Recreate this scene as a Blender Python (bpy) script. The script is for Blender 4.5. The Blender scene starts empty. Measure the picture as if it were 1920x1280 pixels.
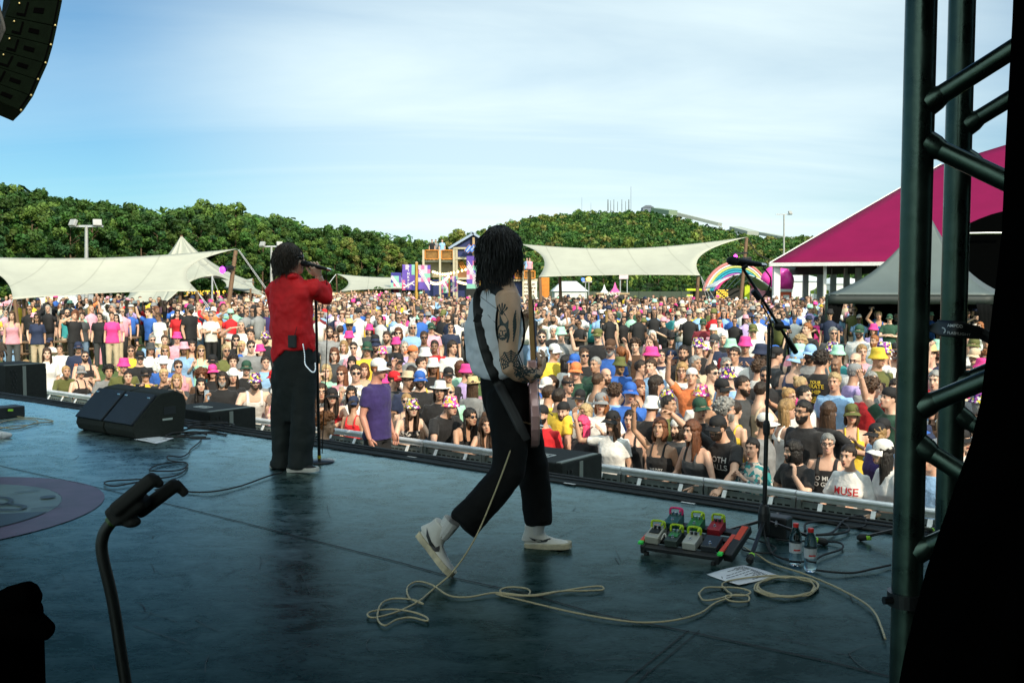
import bpy, bmesh, math, random
import numpy as np
from mathutils import Vector, Matrix, Quaternion, noise
from mathutils.bvhtree import BVHTree
R = math.radians
PI = math.pi
rnd = random.Random(11)
sc = bpy.context.scene
col = sc.collection
CAMZ = 1.42
FPX = 1800.0
PITCH = math.atan(105 / FPX)
cd = bpy.data.cameras.new('camera')
cd.sensor_width = 36
cd.lens = FPX / 1920 * 36
cd.clip_start = 0.05
cd.clip_end = 6000
cam = bpy.data.objects.new('camera', cd)
col.objects.link(cam)
cam.location = (0, 0, CAMZ)
cam.rotation_euler = (PI / 2 - PITCH, 0, 0)
sc.camera = cam
SUN_AZ = Vector((0.52, -0.854)).normalized()
SUN_EL = R(33)
SDIR = Vector((SUN_AZ.x * math.cos(SUN_EL), SUN_AZ.y * math.cos(SUN_EL), math.sin(SUN_EL)))
world = bpy.data.worlds.new('World')
sc.world = world
world.use_nodes = True
wn, wl = world.node_tree.nodes, world.node_tree.links
wn.clear()
def N(t, x=None, **k):
 n = (x or wn).new(t)
 for a, b in k.items():
  setattr(n, a, b)
 return n
wo = N('ShaderNodeOutputWorld')
wb = N('ShaderNodeBackground')
wb.inputs[1].default_value = 0.12
sky = N('ShaderNodeTexSky')
sky.sky_type = 'NISHITA'
sky.sun_disc = False
sky.sun_elevation = SUN_EL
sky.sun_rotation = math.atan2(SDIR.x, SDIR.y)
sky.air_density = 1.0
sky.dust_density = 0.4
sky.ozone_density = 1.6
tc = N('ShaderNodeTexCoord')
sep = N('ShaderNodeSeparateXYZ')
wl.new(tc.outputs['Generated'], sep.inputs[0])
def mth(op, a, b=None, nodes=None, links=None, clamp=False):
 n = (nodes or wn).new('ShaderNodeMath')
 n.operation = op
 n.use_clamp = clamp
 for i, v in enumerate((a, b)):
  if v is None:
   continue
  if isinstance(v, (int, float)):
   n.inputs[i].default_value = v
  else:
   (links or wl).new(v, n.inputs[i])
 return n.outputs[0]
zz = mth('ADD', mth('MAXIMUM', sep.outputs[2], 0.0), 0.12)
cu = mth('DIVIDE', sep.outputs[0], zz)
cv = mth('DIVIDE', sep.outputs[1], zz)
cmb = N('ShaderNodeCombineXYZ')
wl.new(cu, cmb.inputs[0])
wl.new(cv, cmb.inputs[1])
mp = N('ShaderNodeMapping')
mp.inputs['Rotation'].default_value = (0, 0, R(-22))
mp.inputs['Scale'].default_value = (0.22, 0.75, 1)
mp.inputs['Location'].default_value = (1.3, 0.4, 0)
wl.new(cmb.outputs[0], mp.inputs[0])
nz = N('ShaderNodeTexNoise')
nz.inputs['Scale'].default_value = 1.1
nz.inputs['Detail'].default_value = 9
nz.inputs['Roughness'].default_value = 0.56
nz.inputs['Distortion'].default_value = 0.5
wl.new(mp.outputs[0], nz.inputs['Vector'])
cr = N('ShaderNodeMapRange')
cr.inputs[1].default_value = 0.36
cr.inputs[2].default_value = 0.68
cr.inputs[3].default_value = 0.0
cr.inputs[4].default_value = 1.0
wl.new(nz.outputs[0], cr.inputs[0])
dotn = N('ShaderNodeVectorMath', operation='DOT_PRODUCT')
dotn.inputs[1].default_value = Vector((0.08, 0.975, 0.21)).normalized()
nrm = N('ShaderNodeVectorMath', operation='NORMALIZE')
wl.new(tc.outputs['Generated'], nrm.inputs[0])
wl.new(nrm.outputs[0], dotn.inputs[0])
bank = N('ShaderNodeMapRange')
bank.interpolation_type = 'SMOOTHSTEP'
bank.inputs[1].default_value = 0.88
bank.inputs[2].default_value = 1.0
wl.new(dotn.outputs['Value'], bank.inputs[0])
fill_sky = N('ShaderNodeMapRange')  # added fill: unseen sky overhead and behind the camera made brighter
fill_sky.inputs[1].default_value = 0.45
fill_sky.inputs[2].default_value = 0.85
wl.new(mth('ADD', sep.outputs[2], mth('MULTIPLY', sep.outputs[1], -0.7)), fill_sky.inputs[0])
cf = mth('ADD', mth('MULTIPLY', fill_sky.outputs[0], 1.0), mth('ADD', mth('MULTIPLY', cr.outputs[0], mth('ADD', mth('MULTIPLY', bank.outputs[0], 0.25), 0.20)), mth('MULTIPLY', bank.outputs[0], 0.63)), clamp=True)
up_ = N('ShaderNodeMapRange', interpolation_type='SMOOTHSTEP')  # clouds thinned just above the view so the floor reflects less
up_.inputs[1].default_value = 0.25
up_.inputs[2].default_value = 0.40
up_.inputs[3].default_value = 1.0
up_.inputs[4].default_value = 0.12
wl.new(sep.outputs[2], up_.inputs[0])
cf = mth('MAXIMUM', mth('MULTIPLY', cf, up_.outputs[0]), fill_sky.outputs[0])
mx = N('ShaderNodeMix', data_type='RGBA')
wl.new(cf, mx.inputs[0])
skt = N('ShaderNodeMix', data_type='RGBA', blend_type='MULTIPLY')
skt.inputs[0].default_value = 1
skt.inputs[7].default_value = (0.35, 0.53, 0.61, 1)
wl.new(sky.outputs[0], skt.inputs[6])
wl.new(skt.outputs[2], mx.inputs[6])
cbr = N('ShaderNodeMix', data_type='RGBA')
wl.new(fill_sky.outputs[0], cbr.inputs[0])
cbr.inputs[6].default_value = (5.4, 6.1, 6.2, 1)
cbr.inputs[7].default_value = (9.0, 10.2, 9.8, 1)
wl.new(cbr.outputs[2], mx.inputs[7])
tint = N('ShaderNodeMix', data_type='RGBA', blend_type='MULTIPLY')
tint.inputs[0].default_value = 1
wl.new(mx.outputs[2], tint.inputs[6])
tint.inputs[7].default_value = (0.96, 1.0, 1.0, 1)
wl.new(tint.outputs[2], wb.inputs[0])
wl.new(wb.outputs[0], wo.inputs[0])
sl = bpy.data.lights.new('sun', 'SUN')
sl.energy = 3.1
sl.angle = R(0.6)
sl.color = (1.0, 0.86, 0.66)
so = bpy.data.objects.new('sun', sl)
col.objects.link(so)
so.rotation_euler = (-SDIR).to_track_quat('-Z', 'Y').to_euler()
vs = sc.view_settings
sc.display_settings.display_device = 'sRGB'
vs.view_transform = 'Standard'
vs.look = 'None'
vs.exposure = 0.6
vs.gamma = 1
sc.cycles.max_bounces = 5
sc.cycles.diffuse_bounces = 3
sc.cycles.glossy_bounces = 3
sc.cycles.transmission_bounces = 5
sc.cycles.transparent_max_bounces = 8
sc.cycles.caustics_reflective = False
sc.cycles.caustics_refractive = False
sc.cycles.use_denoising = True
sc.cycles.sample_clamp_indirect = 6
cP, sP = math.cos(PITCH), math.sin(PITCH)
def ray(px, py):
 a = (px - 960) / FPX
 b = (640 - py) / FPX
 return Vector((a, cP + b * sP, -sP + b * cP))
def at(px, py, Y):
 d = ray(px, py)
 return Vector((0, 0, CAMZ)) + d * (Y / d.y)
def onz(px, py, z):
 d = ray(px, py)
 return Vector((0, 0, CAMZ)) + d * ((z - CAMZ) / d.z)
SL = 0.775                       # the stage front runs along Y = c - SL*X
KN = math.sqrt(1 + SL * SL)
SN = Vector((SL / KN, 1 / KN, 0))        # out of the stage, to the crowd
ST = Vector((1 / KN, -SL / KN, 0))       # along the stage front, to camera right
def cval(x, y):
 return y + SL * x
def perp(x, y):
 return (y + SL * x) / KN
def fr(n, t, z=0.0):             # point from stage frame (perp, along)
 p = SN * n + ST * t
 return Vector((p.x, p.y, z))
P_EDGE = 7.42 / KN
CB = 11.5
P_BAR = CB / KN
ZP = -1.77                       # pit floor
def sstep(a, b, x):
 t = min(1, max(0, (x - a) / (b - a)))
 return t * t * (3 - 2 * t)
def zg(x, y):
 p = perp(x, y)
 return ZP + 0.53 * sstep(9.3, 14.4, p) + 0.22 * sstep(13, 42, p) + 0.22 * sstep(9.3, 14.5, p) * sstep(-2.5, -7.0, x)
def ground_at(px, py, h):
 """first point along a pixel's ray that is h above the ground"""
 d = ray(px, py)
 t = 6.0
 while t < 400:
  p = Vector((0, 0, CAMZ)) + d * t
  if p.z <= zg(p.x, p.y) + h and perp(p.x, p.y) > P_BAR:
   return p
  t += 0.05
 return p
def link(o, parent=None):
 col.objects.link(o)
 if parent is not None:
  o.parent = parent
 return o
def tag(o, label=None, cat=None, group=None, kind=None):
 if label: o['label'] = label
 if cat: o['category'] = cat
 if group: o['group'] = group
 if kind: o['kind'] = kind
 return o
def thing(name, label, cat, loc=(0, 0, 0), rz=0.0, group=None):
 o = bpy.data.objects.new(name, None)
 o.empty_display_size = 0.1
 o.location = loc
 o.rotation_euler = (0, 0, rz)
 link(o)
 return tag(o, label, cat, group)
def perpframe(d, up=None):
 d = d.normalized()
 u = up or (Vector((0, 0, 1)) if abs(d.z) < 0.9 else Vector((1, 0, 0)))
 a = d.cross(u)
 if a.length < 1e-6:
  a = d.cross(Vector((0, 1, 0)))
 a.normalize()
 return a, a.cross(d).normalized()
class MB:
 def __init__(s):
  s.v = []; s.f = []; s.m = []
 def add(s, v, f, m=0):
  o = len(s.v)
  s.v += [tuple(p) for p in v]
  s.f += [tuple(i + o for i in q) for q in f]
  s.m += [m] * len(f)
  return s
 def box(s, c, size, M=None, m=0, ch=0.0):
  """box with an optional chamfer on all edges"""
  hx, hy, hz = size[0] / 2, size[1] / 2, size[2] / 2
  bm = bmesh.new()
  bmesh.ops.create_cube(bm, size=1)
  for v in bm.verts:
   v.co = Vector((v.co.x * 2 * hx, v.co.y * 2 * hy, v.co.z * 2 * hz))
  if ch > 0:
   bmesh.ops.bevel(bm, geom=bm.edges[:], offset=ch, segments=2, affect='EDGES', profile=0.5)
  c = Vector(c)
  vs_ = [(c + (M @ v.co if M else v.co)) for v in bm.verts]
  fs = [[v.index for v in f.verts] for f in bm.faces]
  bm.free()
  return s.add(vs_, fs, m)
 def bar(s, a, b, w, h, m=0, up=None, ch=0.0):
  a = Vector(a); b = Vector(b)
  d = b - a
  x, z = perpframe(d, up)
  M = Matrix((x, d.normalized(), z)).transposed()
  return s.box((a + b) / 2, (w, d.length, h), M, m, ch)
 def tube(s, pts, r, n=8, m=0, cap=True, flat=1.0, up=None, closed=False):
  pts = [Vector(p) for p in pts]
  k = len(pts)
  if not hasattr(r, '__len__'):
   r = [r] * k
  o = len(s.v)
  prev = None
  for i, p in enumerate(pts):
   if closed:
    d = pts[(i + 1) % k] - pts[i - 1]
   else:
    d = pts[min(i + 1, k - 1)] - pts[max(i - 1, 0)]
   if d.length < 1e-9:
    d = Vector((0, 0, 1))
   d.normalize()
   if prev is None:
    a, b = perpframe(d, up)
    b = d.cross(a).normalized()
   else:
    a = prev - d * prev.dot(d)
    if a.length < 1e-6:
     a, b = perpframe(d, up)
    a.normalize()
    b = a.cross(d).normalized() * -1
    b = d.cross(a).normalized()
   prev = a
   for j in range(n):
    t = 2 * PI * j / n
    q = p + a * (math.cos(t) * r[i]) + b * (math.sin(t) * r[i] * flat)
    s.v.append(tuple(q))
  for i in range(k if closed else k - 1):
   for j in range(n):
    i2 = (i + 1) % k
    s.f.append((o + i * n + j, o + i * n + (j + 1) % n, o + i2 * n + (j + 1) % n, o + i2 * n + j))
    s.m.append(m)
  if cap and not closed:
   s.f.append(tuple(o + j for j in range(n))[::-1]); s.m.append(m)
   s.f.append(tuple(o + (k - 1) * n + j for j in range(n))); s.m.append(m)
  return s
 def lathe(s, prof, c=(0, 0, 0), n=16, m=0, M=None):
  """profile of (radius, height) turned about z"""
  c = Vector(c)
  o = len(s.v)
  for (r_, h) in prof:
   for j in range(n):
    t = 2 * PI * j / n
    q = Vector((r_ * math.cos(t), r_ * math.sin(t), h))
    s.v.append(tuple(c + (M @ q if M else q)))
  for i in range(len(prof) - 1):
   for j in range(n):
    s.f.append((o + i * n + j, o + i * n + (j + 1) % n, o + (i + 1) * n + (j + 1) % n, o + (i + 1) * n + j))
    s.m.append(m)
  if prof[0][0] > 1e-5:
   s.f.append(tuple(o + j for j in range(n))[::-1]); s.m.append(m)
  if prof[-1][0] > 1e-5:
   s.f.append(tuple(o + (len(prof) - 1) * n + j for j in range(n))); s.m.append(m)
  return s
 def loft(s, rings, m=0, cap=True):
  """rings: lists of equal length"""
  o = len(s.v)
  n = len(rings[0])
  for rg in rings:
   s.v += [tuple(p) for p in rg]
  for i in range(len(rings) - 1):
   for j in range(n):
    s.f.append((o + i * n + j, o + i * n + (j + 1) % n, o + (i + 1) * n + (j + 1) % n, o + (i + 1) * n + j))
    s.m.append(m)
  if cap:
   s.f.append(tuple(o + j for j in range(n))[::-1]); s.m.append(m)
   s.f.append(tuple(o + (len(rings) - 1) * n + j for j in range(n))); s.m.append(m)
  return s
 def grid(s, fn, nu, nv, m=0):
  o = len(s.v)
  for i in range(nu + 1):
   for j in range(nv + 1):
    s.v.append(tuple(fn(i / nu, j / nv)))
  w = nv + 1
  for i in range(nu):
   for j in range(nv):
    s.f.append((o + i * w + j, o + (i + 1) * w + j, o + (i + 1) * w + j + 1, o + i * w + j + 1))
    s.m.append(m)
  return s
 def shell(s, fn, nu, nv, th, m=0):
  """a grid with thickness"""
  P = [[Vector(fn(i / nu, j / nv)) for j in range(nv + 1)] for i in range(nu + 1)]
  Q = []
  for i in range(nu + 1):
   row = []
   for j in range(nv + 1):
    du = P[min(i + 1, nu)][j] - P[max(i - 1, 0)][j]
    dv = P[i][min(j + 1, nv)] - P[i][max(j - 1, 0)]
    nn = du.cross(dv)
    nn = nn.normalized() if nn.length > 1e-9 else Vector((0, 0, 1))
    row.append(P[i][j] - nn * th)
   Q.append(row)
  w = nv + 1
  o = len(s.v)
  s.v += [tuple(p) for r_ in P for p in r_]
  o2 = len(s.v)
  s.v += [tuple(p) for r_ in Q for p in r_]
  def q(*a):
   s.f.append(a); s.m.append(m)
  for i in range(nu):
   for j in range(nv):
    a, b, c_, d = i * w + j, (i + 1) * w + j, (i + 1) * w + j + 1, i * w + j + 1
    q(o + a, o + b, o + c_, o + d)
    q(o2 + d, o2 + c_, o2 + b, o2 + a)
  for i in range(nu):
   q(o + i * w, o2 + i * w, o2 + (i + 1) * w, o + (i + 1) * w)
   q(o + i * w + nv, o + (i + 1) * w + nv, o2 + (i + 1) * w + nv, o2 + i * w + nv)
  for j in range(nv):
   q(o + j, o + j + 1, o2 + j + 1, o2 + j)
   q(o + nu * w + j, o2 + nu * w + j, o2 + nu * w + j + 1, o + nu * w + j + 1)
  return s
 def prism(s, outline, h0, h1, M, c=(0, 0, 0), m=0):
  """2-D outline extruded along local z"""
  c = Vector(c)
  n = len(outline)
  v = [c + M @ Vector((p[0], p[1], h0)) for p in outline] + [c + M @ Vector((p[0], p[1], h1)) for p in outline]
  f = [tuple(range(n))[::-1], tuple(range(n, 2 * n))] + [(j, (j + 1) % n, n + (j + 1) % n, n + j) for j in range(n)]
  return s.add(v, f, m)
 def ell(s, c, r, M=None, n=10, m=0):
  c = Vector(c)
  rings = n // 2 + 1
  o = len(s.v)
  for i in range(rings + 1):
   ph = PI * i / rings
   if i in (0, rings):
    q = Vector((0, 0, r[2] * math.cos(ph)))
    s.v.append(tuple(c + (M @ q if M else q)))
    continue
   for j in range(n):
    t = 2 * PI * j / n
    q = Vector((r[0] * math.sin(ph) * math.cos(t), r[1] * math.sin(ph) * math.sin(t), r[2] * math.cos(ph)))
    s.v.append(tuple(c + (M @ q if M else q)))
  for j in range(n):
   s.f.append((o, o + 1 + j, o + 1 + (j + 1) % n)); s.m.append(m)
  for i in range(rings - 2):
   for j in range(n):
    a = o + 1 + i * n
    s.f.append((a + j, a + n + j, a + n + (j + 1) % n, a + (j + 1) % n)); s.m.append(m)
  last = o + 1 + (rings - 1) * n
  for j in range(n):
   a = o + 1 + (rings - 2) * n
   s.f.append((a + (j + 1) % n, a + j, last)); s.m.append(m)
  return s
 def mesh(s, name, mats, smooth=False):
  me = bpy.data.meshes.new(name)
  me.from_pydata(s.v, [], s.f)
  for mt in (mats if isinstance(mats, (list, tuple)) else [mats]):
   me.materials.append(mt)
  if any(s.m):
   me.polygons.foreach_set('material_index', s.m)
  if smooth:
   me.polygons.foreach_set('use_smooth', [True] * len(s.f))
  me.update()
  return me
 def build(s, name, mats, parent=None, smooth=False, world=False):
  """world=True: vertices are in world space, parent stays where it is"""
  o = bpy.data.objects.new(name, s.mesh(name, mats, smooth))
  link(o, parent)
  if world and parent is not None:
   o.matrix_parent_inverse = (Matrix.Translation(parent.location) @ parent.rotation_euler.to_matrix().to_4x4()).inverted()
  return o
def smooth_by_angle(o, ang=40):
 me = o.data
 me.polygons.foreach_set('use_smooth', [True] * len(me.polygons))
 me.set_sharp_from_angle(angle=R(ang))
 return o
def remesh(mb, voxel, smooth=4, disp=0.0, dscale=0.1, name='m', fac=0.5, dec=0):
 me = mb if isinstance(mb, bpy.types.Mesh) else mb.mesh(name, [])
 o = bpy.data.objects.new('tmp', me)
 col.objects.link(o)
 md = o.modifiers.new('r', 'REMESH')
 md.mode = 'VOXEL'
 md.voxel_size = voxel
 if smooth:
  ms = o.modifiers.new('s', 'SMOOTH')
  ms.factor = fac
  ms.iterations = smooth
 if disp:
  tx = bpy.data.textures.new('wr', 'CLOUDS')
  tx.noise_scale = dscale
  tx.noise_depth = 2
  dm = o.modifiers.new('d', 'DISPLACE')
  dm.texture = tx
  dm.strength = disp
  dm.mid_level = 0.5
 if dec:
  dd = o.modifiers.new('c', 'DECIMATE')
  dd.ratio = dec
 dg = bpy.context.evaluated_depsgraph_get()
 dg.update()
 out = bpy.data.meshes.new_from_object(o.evaluated_get(dg))
 out.name = name
 bpy.data.objects.remove(o)
 out.materials.clear()
 out.polygons.foreach_set('use_smooth', [True] * len(out.polygons))
 return out
def join_mesh(me, mb, mats, smooth=True, name=None):
 """an existing mesh (slot 0) plus MB geometry with its own material slots"""
 n0 = len(me.vertices)
 co = np.empty(n0 * 3); me.vertices.foreach_get('co', co)
 v = [tuple(p) for p in co.reshape(-1, 3)] + list(mb.v)
 f = [tuple(p.vertices) for p in me.polygons] + [tuple(i + n0 for i in q) for q in mb.f]
 mi = [0] * len(me.polygons) + list(mb.m)
 out = bpy.data.meshes.new(name or me.name)
 out.from_pydata(v, [], f)
 for mt in mats:
  out.materials.append(mt)
 out.polygons.foreach_set('material_index', mi)
 out.polygons.foreach_set('use_smooth', [smooth] * len(f))
 out.update()
 return out
def text_mb(txt, size, depth=0.0, align='CENTER', shear=0.0, bold=0.0, space=1.0):
 """lettering as flat geometry in local x (along) / y (up)"""
 cu_ = bpy.data.curves.new('t', 'FONT')
 cu_.body = txt
 cu_.size = size
 cu_.align_x = align
 cu_.align_y = 'CENTER'
 cu_.extrude = depth
 cu_.shear = shear
 cu_.offset = bold
 cu_.space_line = space
 cu_.resolution_u = 3
 o = bpy.data.objects.new('t', cu_)
 col.objects.link(o)
 dg = bpy.context.evaluated_depsgraph_get()
 dg.update()
 me = bpy.data.meshes.new_from_object(o.evaluated_get(dg))
 mb = MB()
 mb.v = [tuple(v.co) for v in me.vertices]
 mb.f = [tuple(p.vertices) for p in me.polygons]
 mb.m = [0] * len(mb.f)
 bpy.data.objects.remove(o)
 bpy.data.curves.remove(cu_)
 return mb
def put(mb, src, M, c, m=0):
 """add src's geometry to mb through rotation M and offset c"""
 c = Vector(c)
 return mb.add([c + M @ Vector(p) for p in src.v], src.f, m)
def spline(pts, k=8, closed=False):
 pts = [Vector(p) for p in pts]
 n = len(pts)
 out = []
 for i in range(n if closed else n - 1):
  if closed:
   a, b, c_, d = pts[i - 1], pts[i], pts[(i + 1) % n], pts[(i + 2) % n]
  else:
   a, b, c_, d = pts[max(i - 1, 0)], pts[i], pts[i + 1], pts[min(i + 2, n - 1)]
  for j in range(k):
   t = j / k
   out.append(0.5 * ((2 * b) + (c_ - a) * t + (2 * a - 5 * b + 4 * c_ - d) * t * t + (3 * b - a - 3 * c_ + d) * t ** 3))
 if not closed:
  out.append(pts[-1])
 return out
def axes(x, y, z):
 return Matrix((Vector(x), Vector(y), Vector(z))).transposed()
MATS = {}
def mat(name, c=(0.5, 0.5, 0.5), rough=0.6, metal=0.0, var=0.12, scale=6.0, bump=0.0, bscale=60.0, objcol=False, attr=None,
  emit=None, estr=0.0, trans=0.0, alpha=1.0, spec=0.5, coat=0.0, sss=0.0, mul=None, sheen=0.0, stretch=None, rvar=0.0, translucent=0.0):
 if name in MATS:
  return MATS[name]
 m = bpy.data.materials.new(name)
 m.use_nodes = True
 nt, ns, ls = m.node_tree, m.node_tree.nodes, m.node_tree.links
 b = ns['Principled BSDF']
 b.inputs['Roughness'].default_value = rough
 b.inputs['Metallic'].default_value = metal
 b.inputs['Specular IOR Level'].default_value = spec
 b.inputs['Coat Weight'].default_value = coat
 b.inputs['Transmission Weight'].default_value = trans
 b.inputs['Alpha'].default_value = alpha
 if sheen:
  b.inputs['Sheen Weight'].default_value = sheen
 tcn = ns.new('ShaderNodeTexCoord')
 vec = tcn.outputs['Object']
 if stretch:
  mpn = ns.new('ShaderNodeMapping')
  mpn.inputs['Scale'].default_value = stretch
  ls.new(vec, mpn.inputs[0])
  vec = mpn.outputs[0]
 n1 = ns.new('ShaderNodeTexNoise')
 n1.inputs['Scale'].default_value = scale
 n1.inputs['Detail'].default_value = 5
 n1.inputs['Roughness'].default_value = 0.6
 ls.new(vec, n1.inputs['Vector'])
 mr = ns.new('ShaderNodeMapRange')
 mr.inputs[1].default_value = 0.3
 mr.inputs[2].default_value = 0.7
 mr.inputs[3].default_value = 1 - var
 mr.inputs[4].default_value = 1 + var
 ls.new(n1.outputs[0], mr.inputs[0])
 mxn = ns.new('ShaderNodeMix')
 mxn.data_type = 'RGBA'
 mxn.blend_type = 'MULTIPLY'
 mxn.inputs[0].default_value = 1
 src = None
 if objcol:
  src = ns.new('ShaderNodeObjectInfo').outputs['Color']
 elif attr:
  an = ns.new('ShaderNodeAttribute')
  an.attribute_name = attr
  src = an.outputs['Color']
 if src is not None and mul is not None:
  m2 = ns.new('ShaderNodeMix')
  m2.data_type = 'RGBA'; m2.blend_type = 'MULTIPLY'
  m2.inputs[0].default_value = 1
  ls.new(src, m2.inputs[6])
  m2.inputs[7].default_value = (*mul, 1)
  src = m2.outputs[2]
 if src is not None:
  ls.new(src, mxn.inputs[6])
 else:
  mxn.inputs[6].default_value = (*c, 1)
 ls.new(mr.outputs[0], mxn.inputs[7])
 ls.new(mxn.outputs[2], b.inputs['Base Color'])
 if rvar:
  m3 = ns.new('ShaderNodeMapRange')
  m3.inputs[1].default_value = 0.3; m3.inputs[2].default_value = 0.7
  m3.inputs[3].default_value = max(0.02, rough - rvar); m3.inputs[4].default_value = min(1, rough + rvar)
  ls.new(n1.outputs[0], m3.inputs[0])
  ls.new(m3.outputs[0], b.inputs['Roughness'])
 if bump:
  n2 = ns.new('ShaderNodeTexNoise')
  n2.inputs['Scale'].default_value = bscale
  n2.inputs['Detail'].default_value = 3
  ls.new(vec, n2.inputs['Vector'])
  bn = ns.new('ShaderNodeBump')
  bn.inputs['Strength'].default_value = bump
  bn.inputs['Distance'].default_value = 0.02
  ls.new(n2.outputs[0], bn.inputs['Height'])
  ls.new(bn.outputs[0], b.inputs['Normal'])
 if sss:
  b.inputs['Subsurface Weight'].default_value = sss
  b.inputs['Subsurface Radius'].default_value = (0.012, 0.005, 0.003)
 if emit:
  b.inputs['Emission Color'].default_value = (*emit, 1)
  b.inputs['Emission Strength'].default_value = estr
 if translucent:
  out = ns['Material Output']
  tl = ns.new('ShaderNodeBsdfTranslucent')
  ls.new(mxn.outputs[2], tl.inputs[0])
  ms = ns.new('ShaderNodeMixShader')
  ms.inputs[0].default_value = translucent
  ls.new(b.outputs[0], ms.inputs[1])
  ls.new(tl.outputs[0], ms.inputs[2])
  ls.new(ms.outputs[0], out.inputs[0])
 MATS[name] = m
 return m
BLACK = mat('black_paint', (0.012, 0.013, 0.014), 0.5, var=0.3)
BLACKM = mat('black_metal', (0.014, 0.015, 0.016), 0.35, 0.3, var=0.3)
RUBBER = mat('rubber', (0.012, 0.013, 0.013), 0.7)
STEEL = mat('galvanised_steel', (0.55, 0.57, 0.60), 0.34, 0.4, var=0.2, scale=14, rvar=0.12)
DARKSTEEL = mat('dull_steel', (0.055, 0.085, 0.07), 0.32, 0.9, var=0.35, scale=9, rvar=0.14, bump=0.05, bscale=30)
WHITE = mat('white_paint', (0.78, 0.78, 0.76), 0.5)
WOOD = mat('pole_wood', (0.17, 0.10, 0.055), 0.75, var=0.35, scale=3, stretch=(14, 14, 1), bump=0.2, bscale=20)
WOODL = mat('light_timber', (0.42, 0.30, 0.17), 0.7, var=0.25, scale=3, stretch=(10, 10, 1))
CREAM = mat('tent_canvas', (0.54, 0.545, 0.465), 0.7, var=0.06, scale=1.2, bump=0.1, bscale=2.5, translucent=0.25)
CHROME = mat('chrome', (0.7, 0.7, 0.72), 0.15, 1.0)
def seamed(m, step):
 ns, ls = m.node_tree.nodes, m.node_tree.links
 b = ns['Principled BSDF']
 tcn = next(n for n in ns if n.type == 'TEX_COORD')
 sp = ns.new('ShaderNodeSeparateXYZ'); ls.new(tcn.outputs['Object'], sp.inputs[0])
 f = mth('LESS_THAN', mth('FRACT', mth('ADD', mth('MULTIPLY', sp.outputs[0], 1 / step, ns, ls), mth('MULTIPLY', sp.outputs[1], .12 / step, ns, ls), ns, ls), None, ns, ls), .03, ns, ls)
 old = b.inputs['Base Color'].links[0].from_socket
 x = ns.new('ShaderNodeMix'); x.data_type = 'RGBA'; x.blend_type = 'MULTIPLY'
 ls.new(f, x.inputs[0]); ls.new(old, x.inputs[6]); x.inputs[7].default_value = (.80, .80, .79, 1)
 for l in list(b.inputs['Base Color'].links): ls.remove(l)
 ls.new(x.outputs[2], b.inputs['Base Color'])
seamed(CREAM, 1.9)
PAPER = mat('paper', (0.72, 0.74, 0.78), 0.6, var=0.04)
BULB = mat('warm_bulb', (0.9, 0.8, 0.5), 0.4, emit=(1.0, 0.75, 0.35), estr=2.2)
# ================================================================ GROUND
GRASS = mat('grass', (0.075, 0.12, 0.028), 0.9, var=0.45, scale=0.9, bump=0.6, bscale=14)
def ground():
 mb = MB()
 rs = [0, 3, 5, 6.5, 8, 9, 10, 11, 12, 13, 14, 16, 18, 21, 25, 30, 36, 44, 55, 70, 90, 130, 200, 320, 600, 1200, 3500]
 na = 72
 for r_ in rs[1:]:
  for j in range(na):
   t = 2 * PI * j / na
   x, y = r_ * math.cos(t), 8 + r_ * math.sin(t)
   mb.v.append((x, y, zg(x, y)))
 mb.v.append((0, 8, zg(0, 8)))
 c = len(mb.v) - 1
 for j in range(na):
  mb.f.append((c, j, (j + 1) % na)); mb.m.append(0)
 for i in range(len(rs) - 2):
  for j in range(na):
   mb.f.append((i * na + j, (i + 1) * na + j, (i + 1) * na + (j + 1) % na, i * na + (j + 1) % na)); mb.m.append(0)
 o = mb.build('grass_ground', GRASS, smooth=True)
 tag(o, 'green festival lawn under the crowd', kind='structure')
ground()
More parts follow.
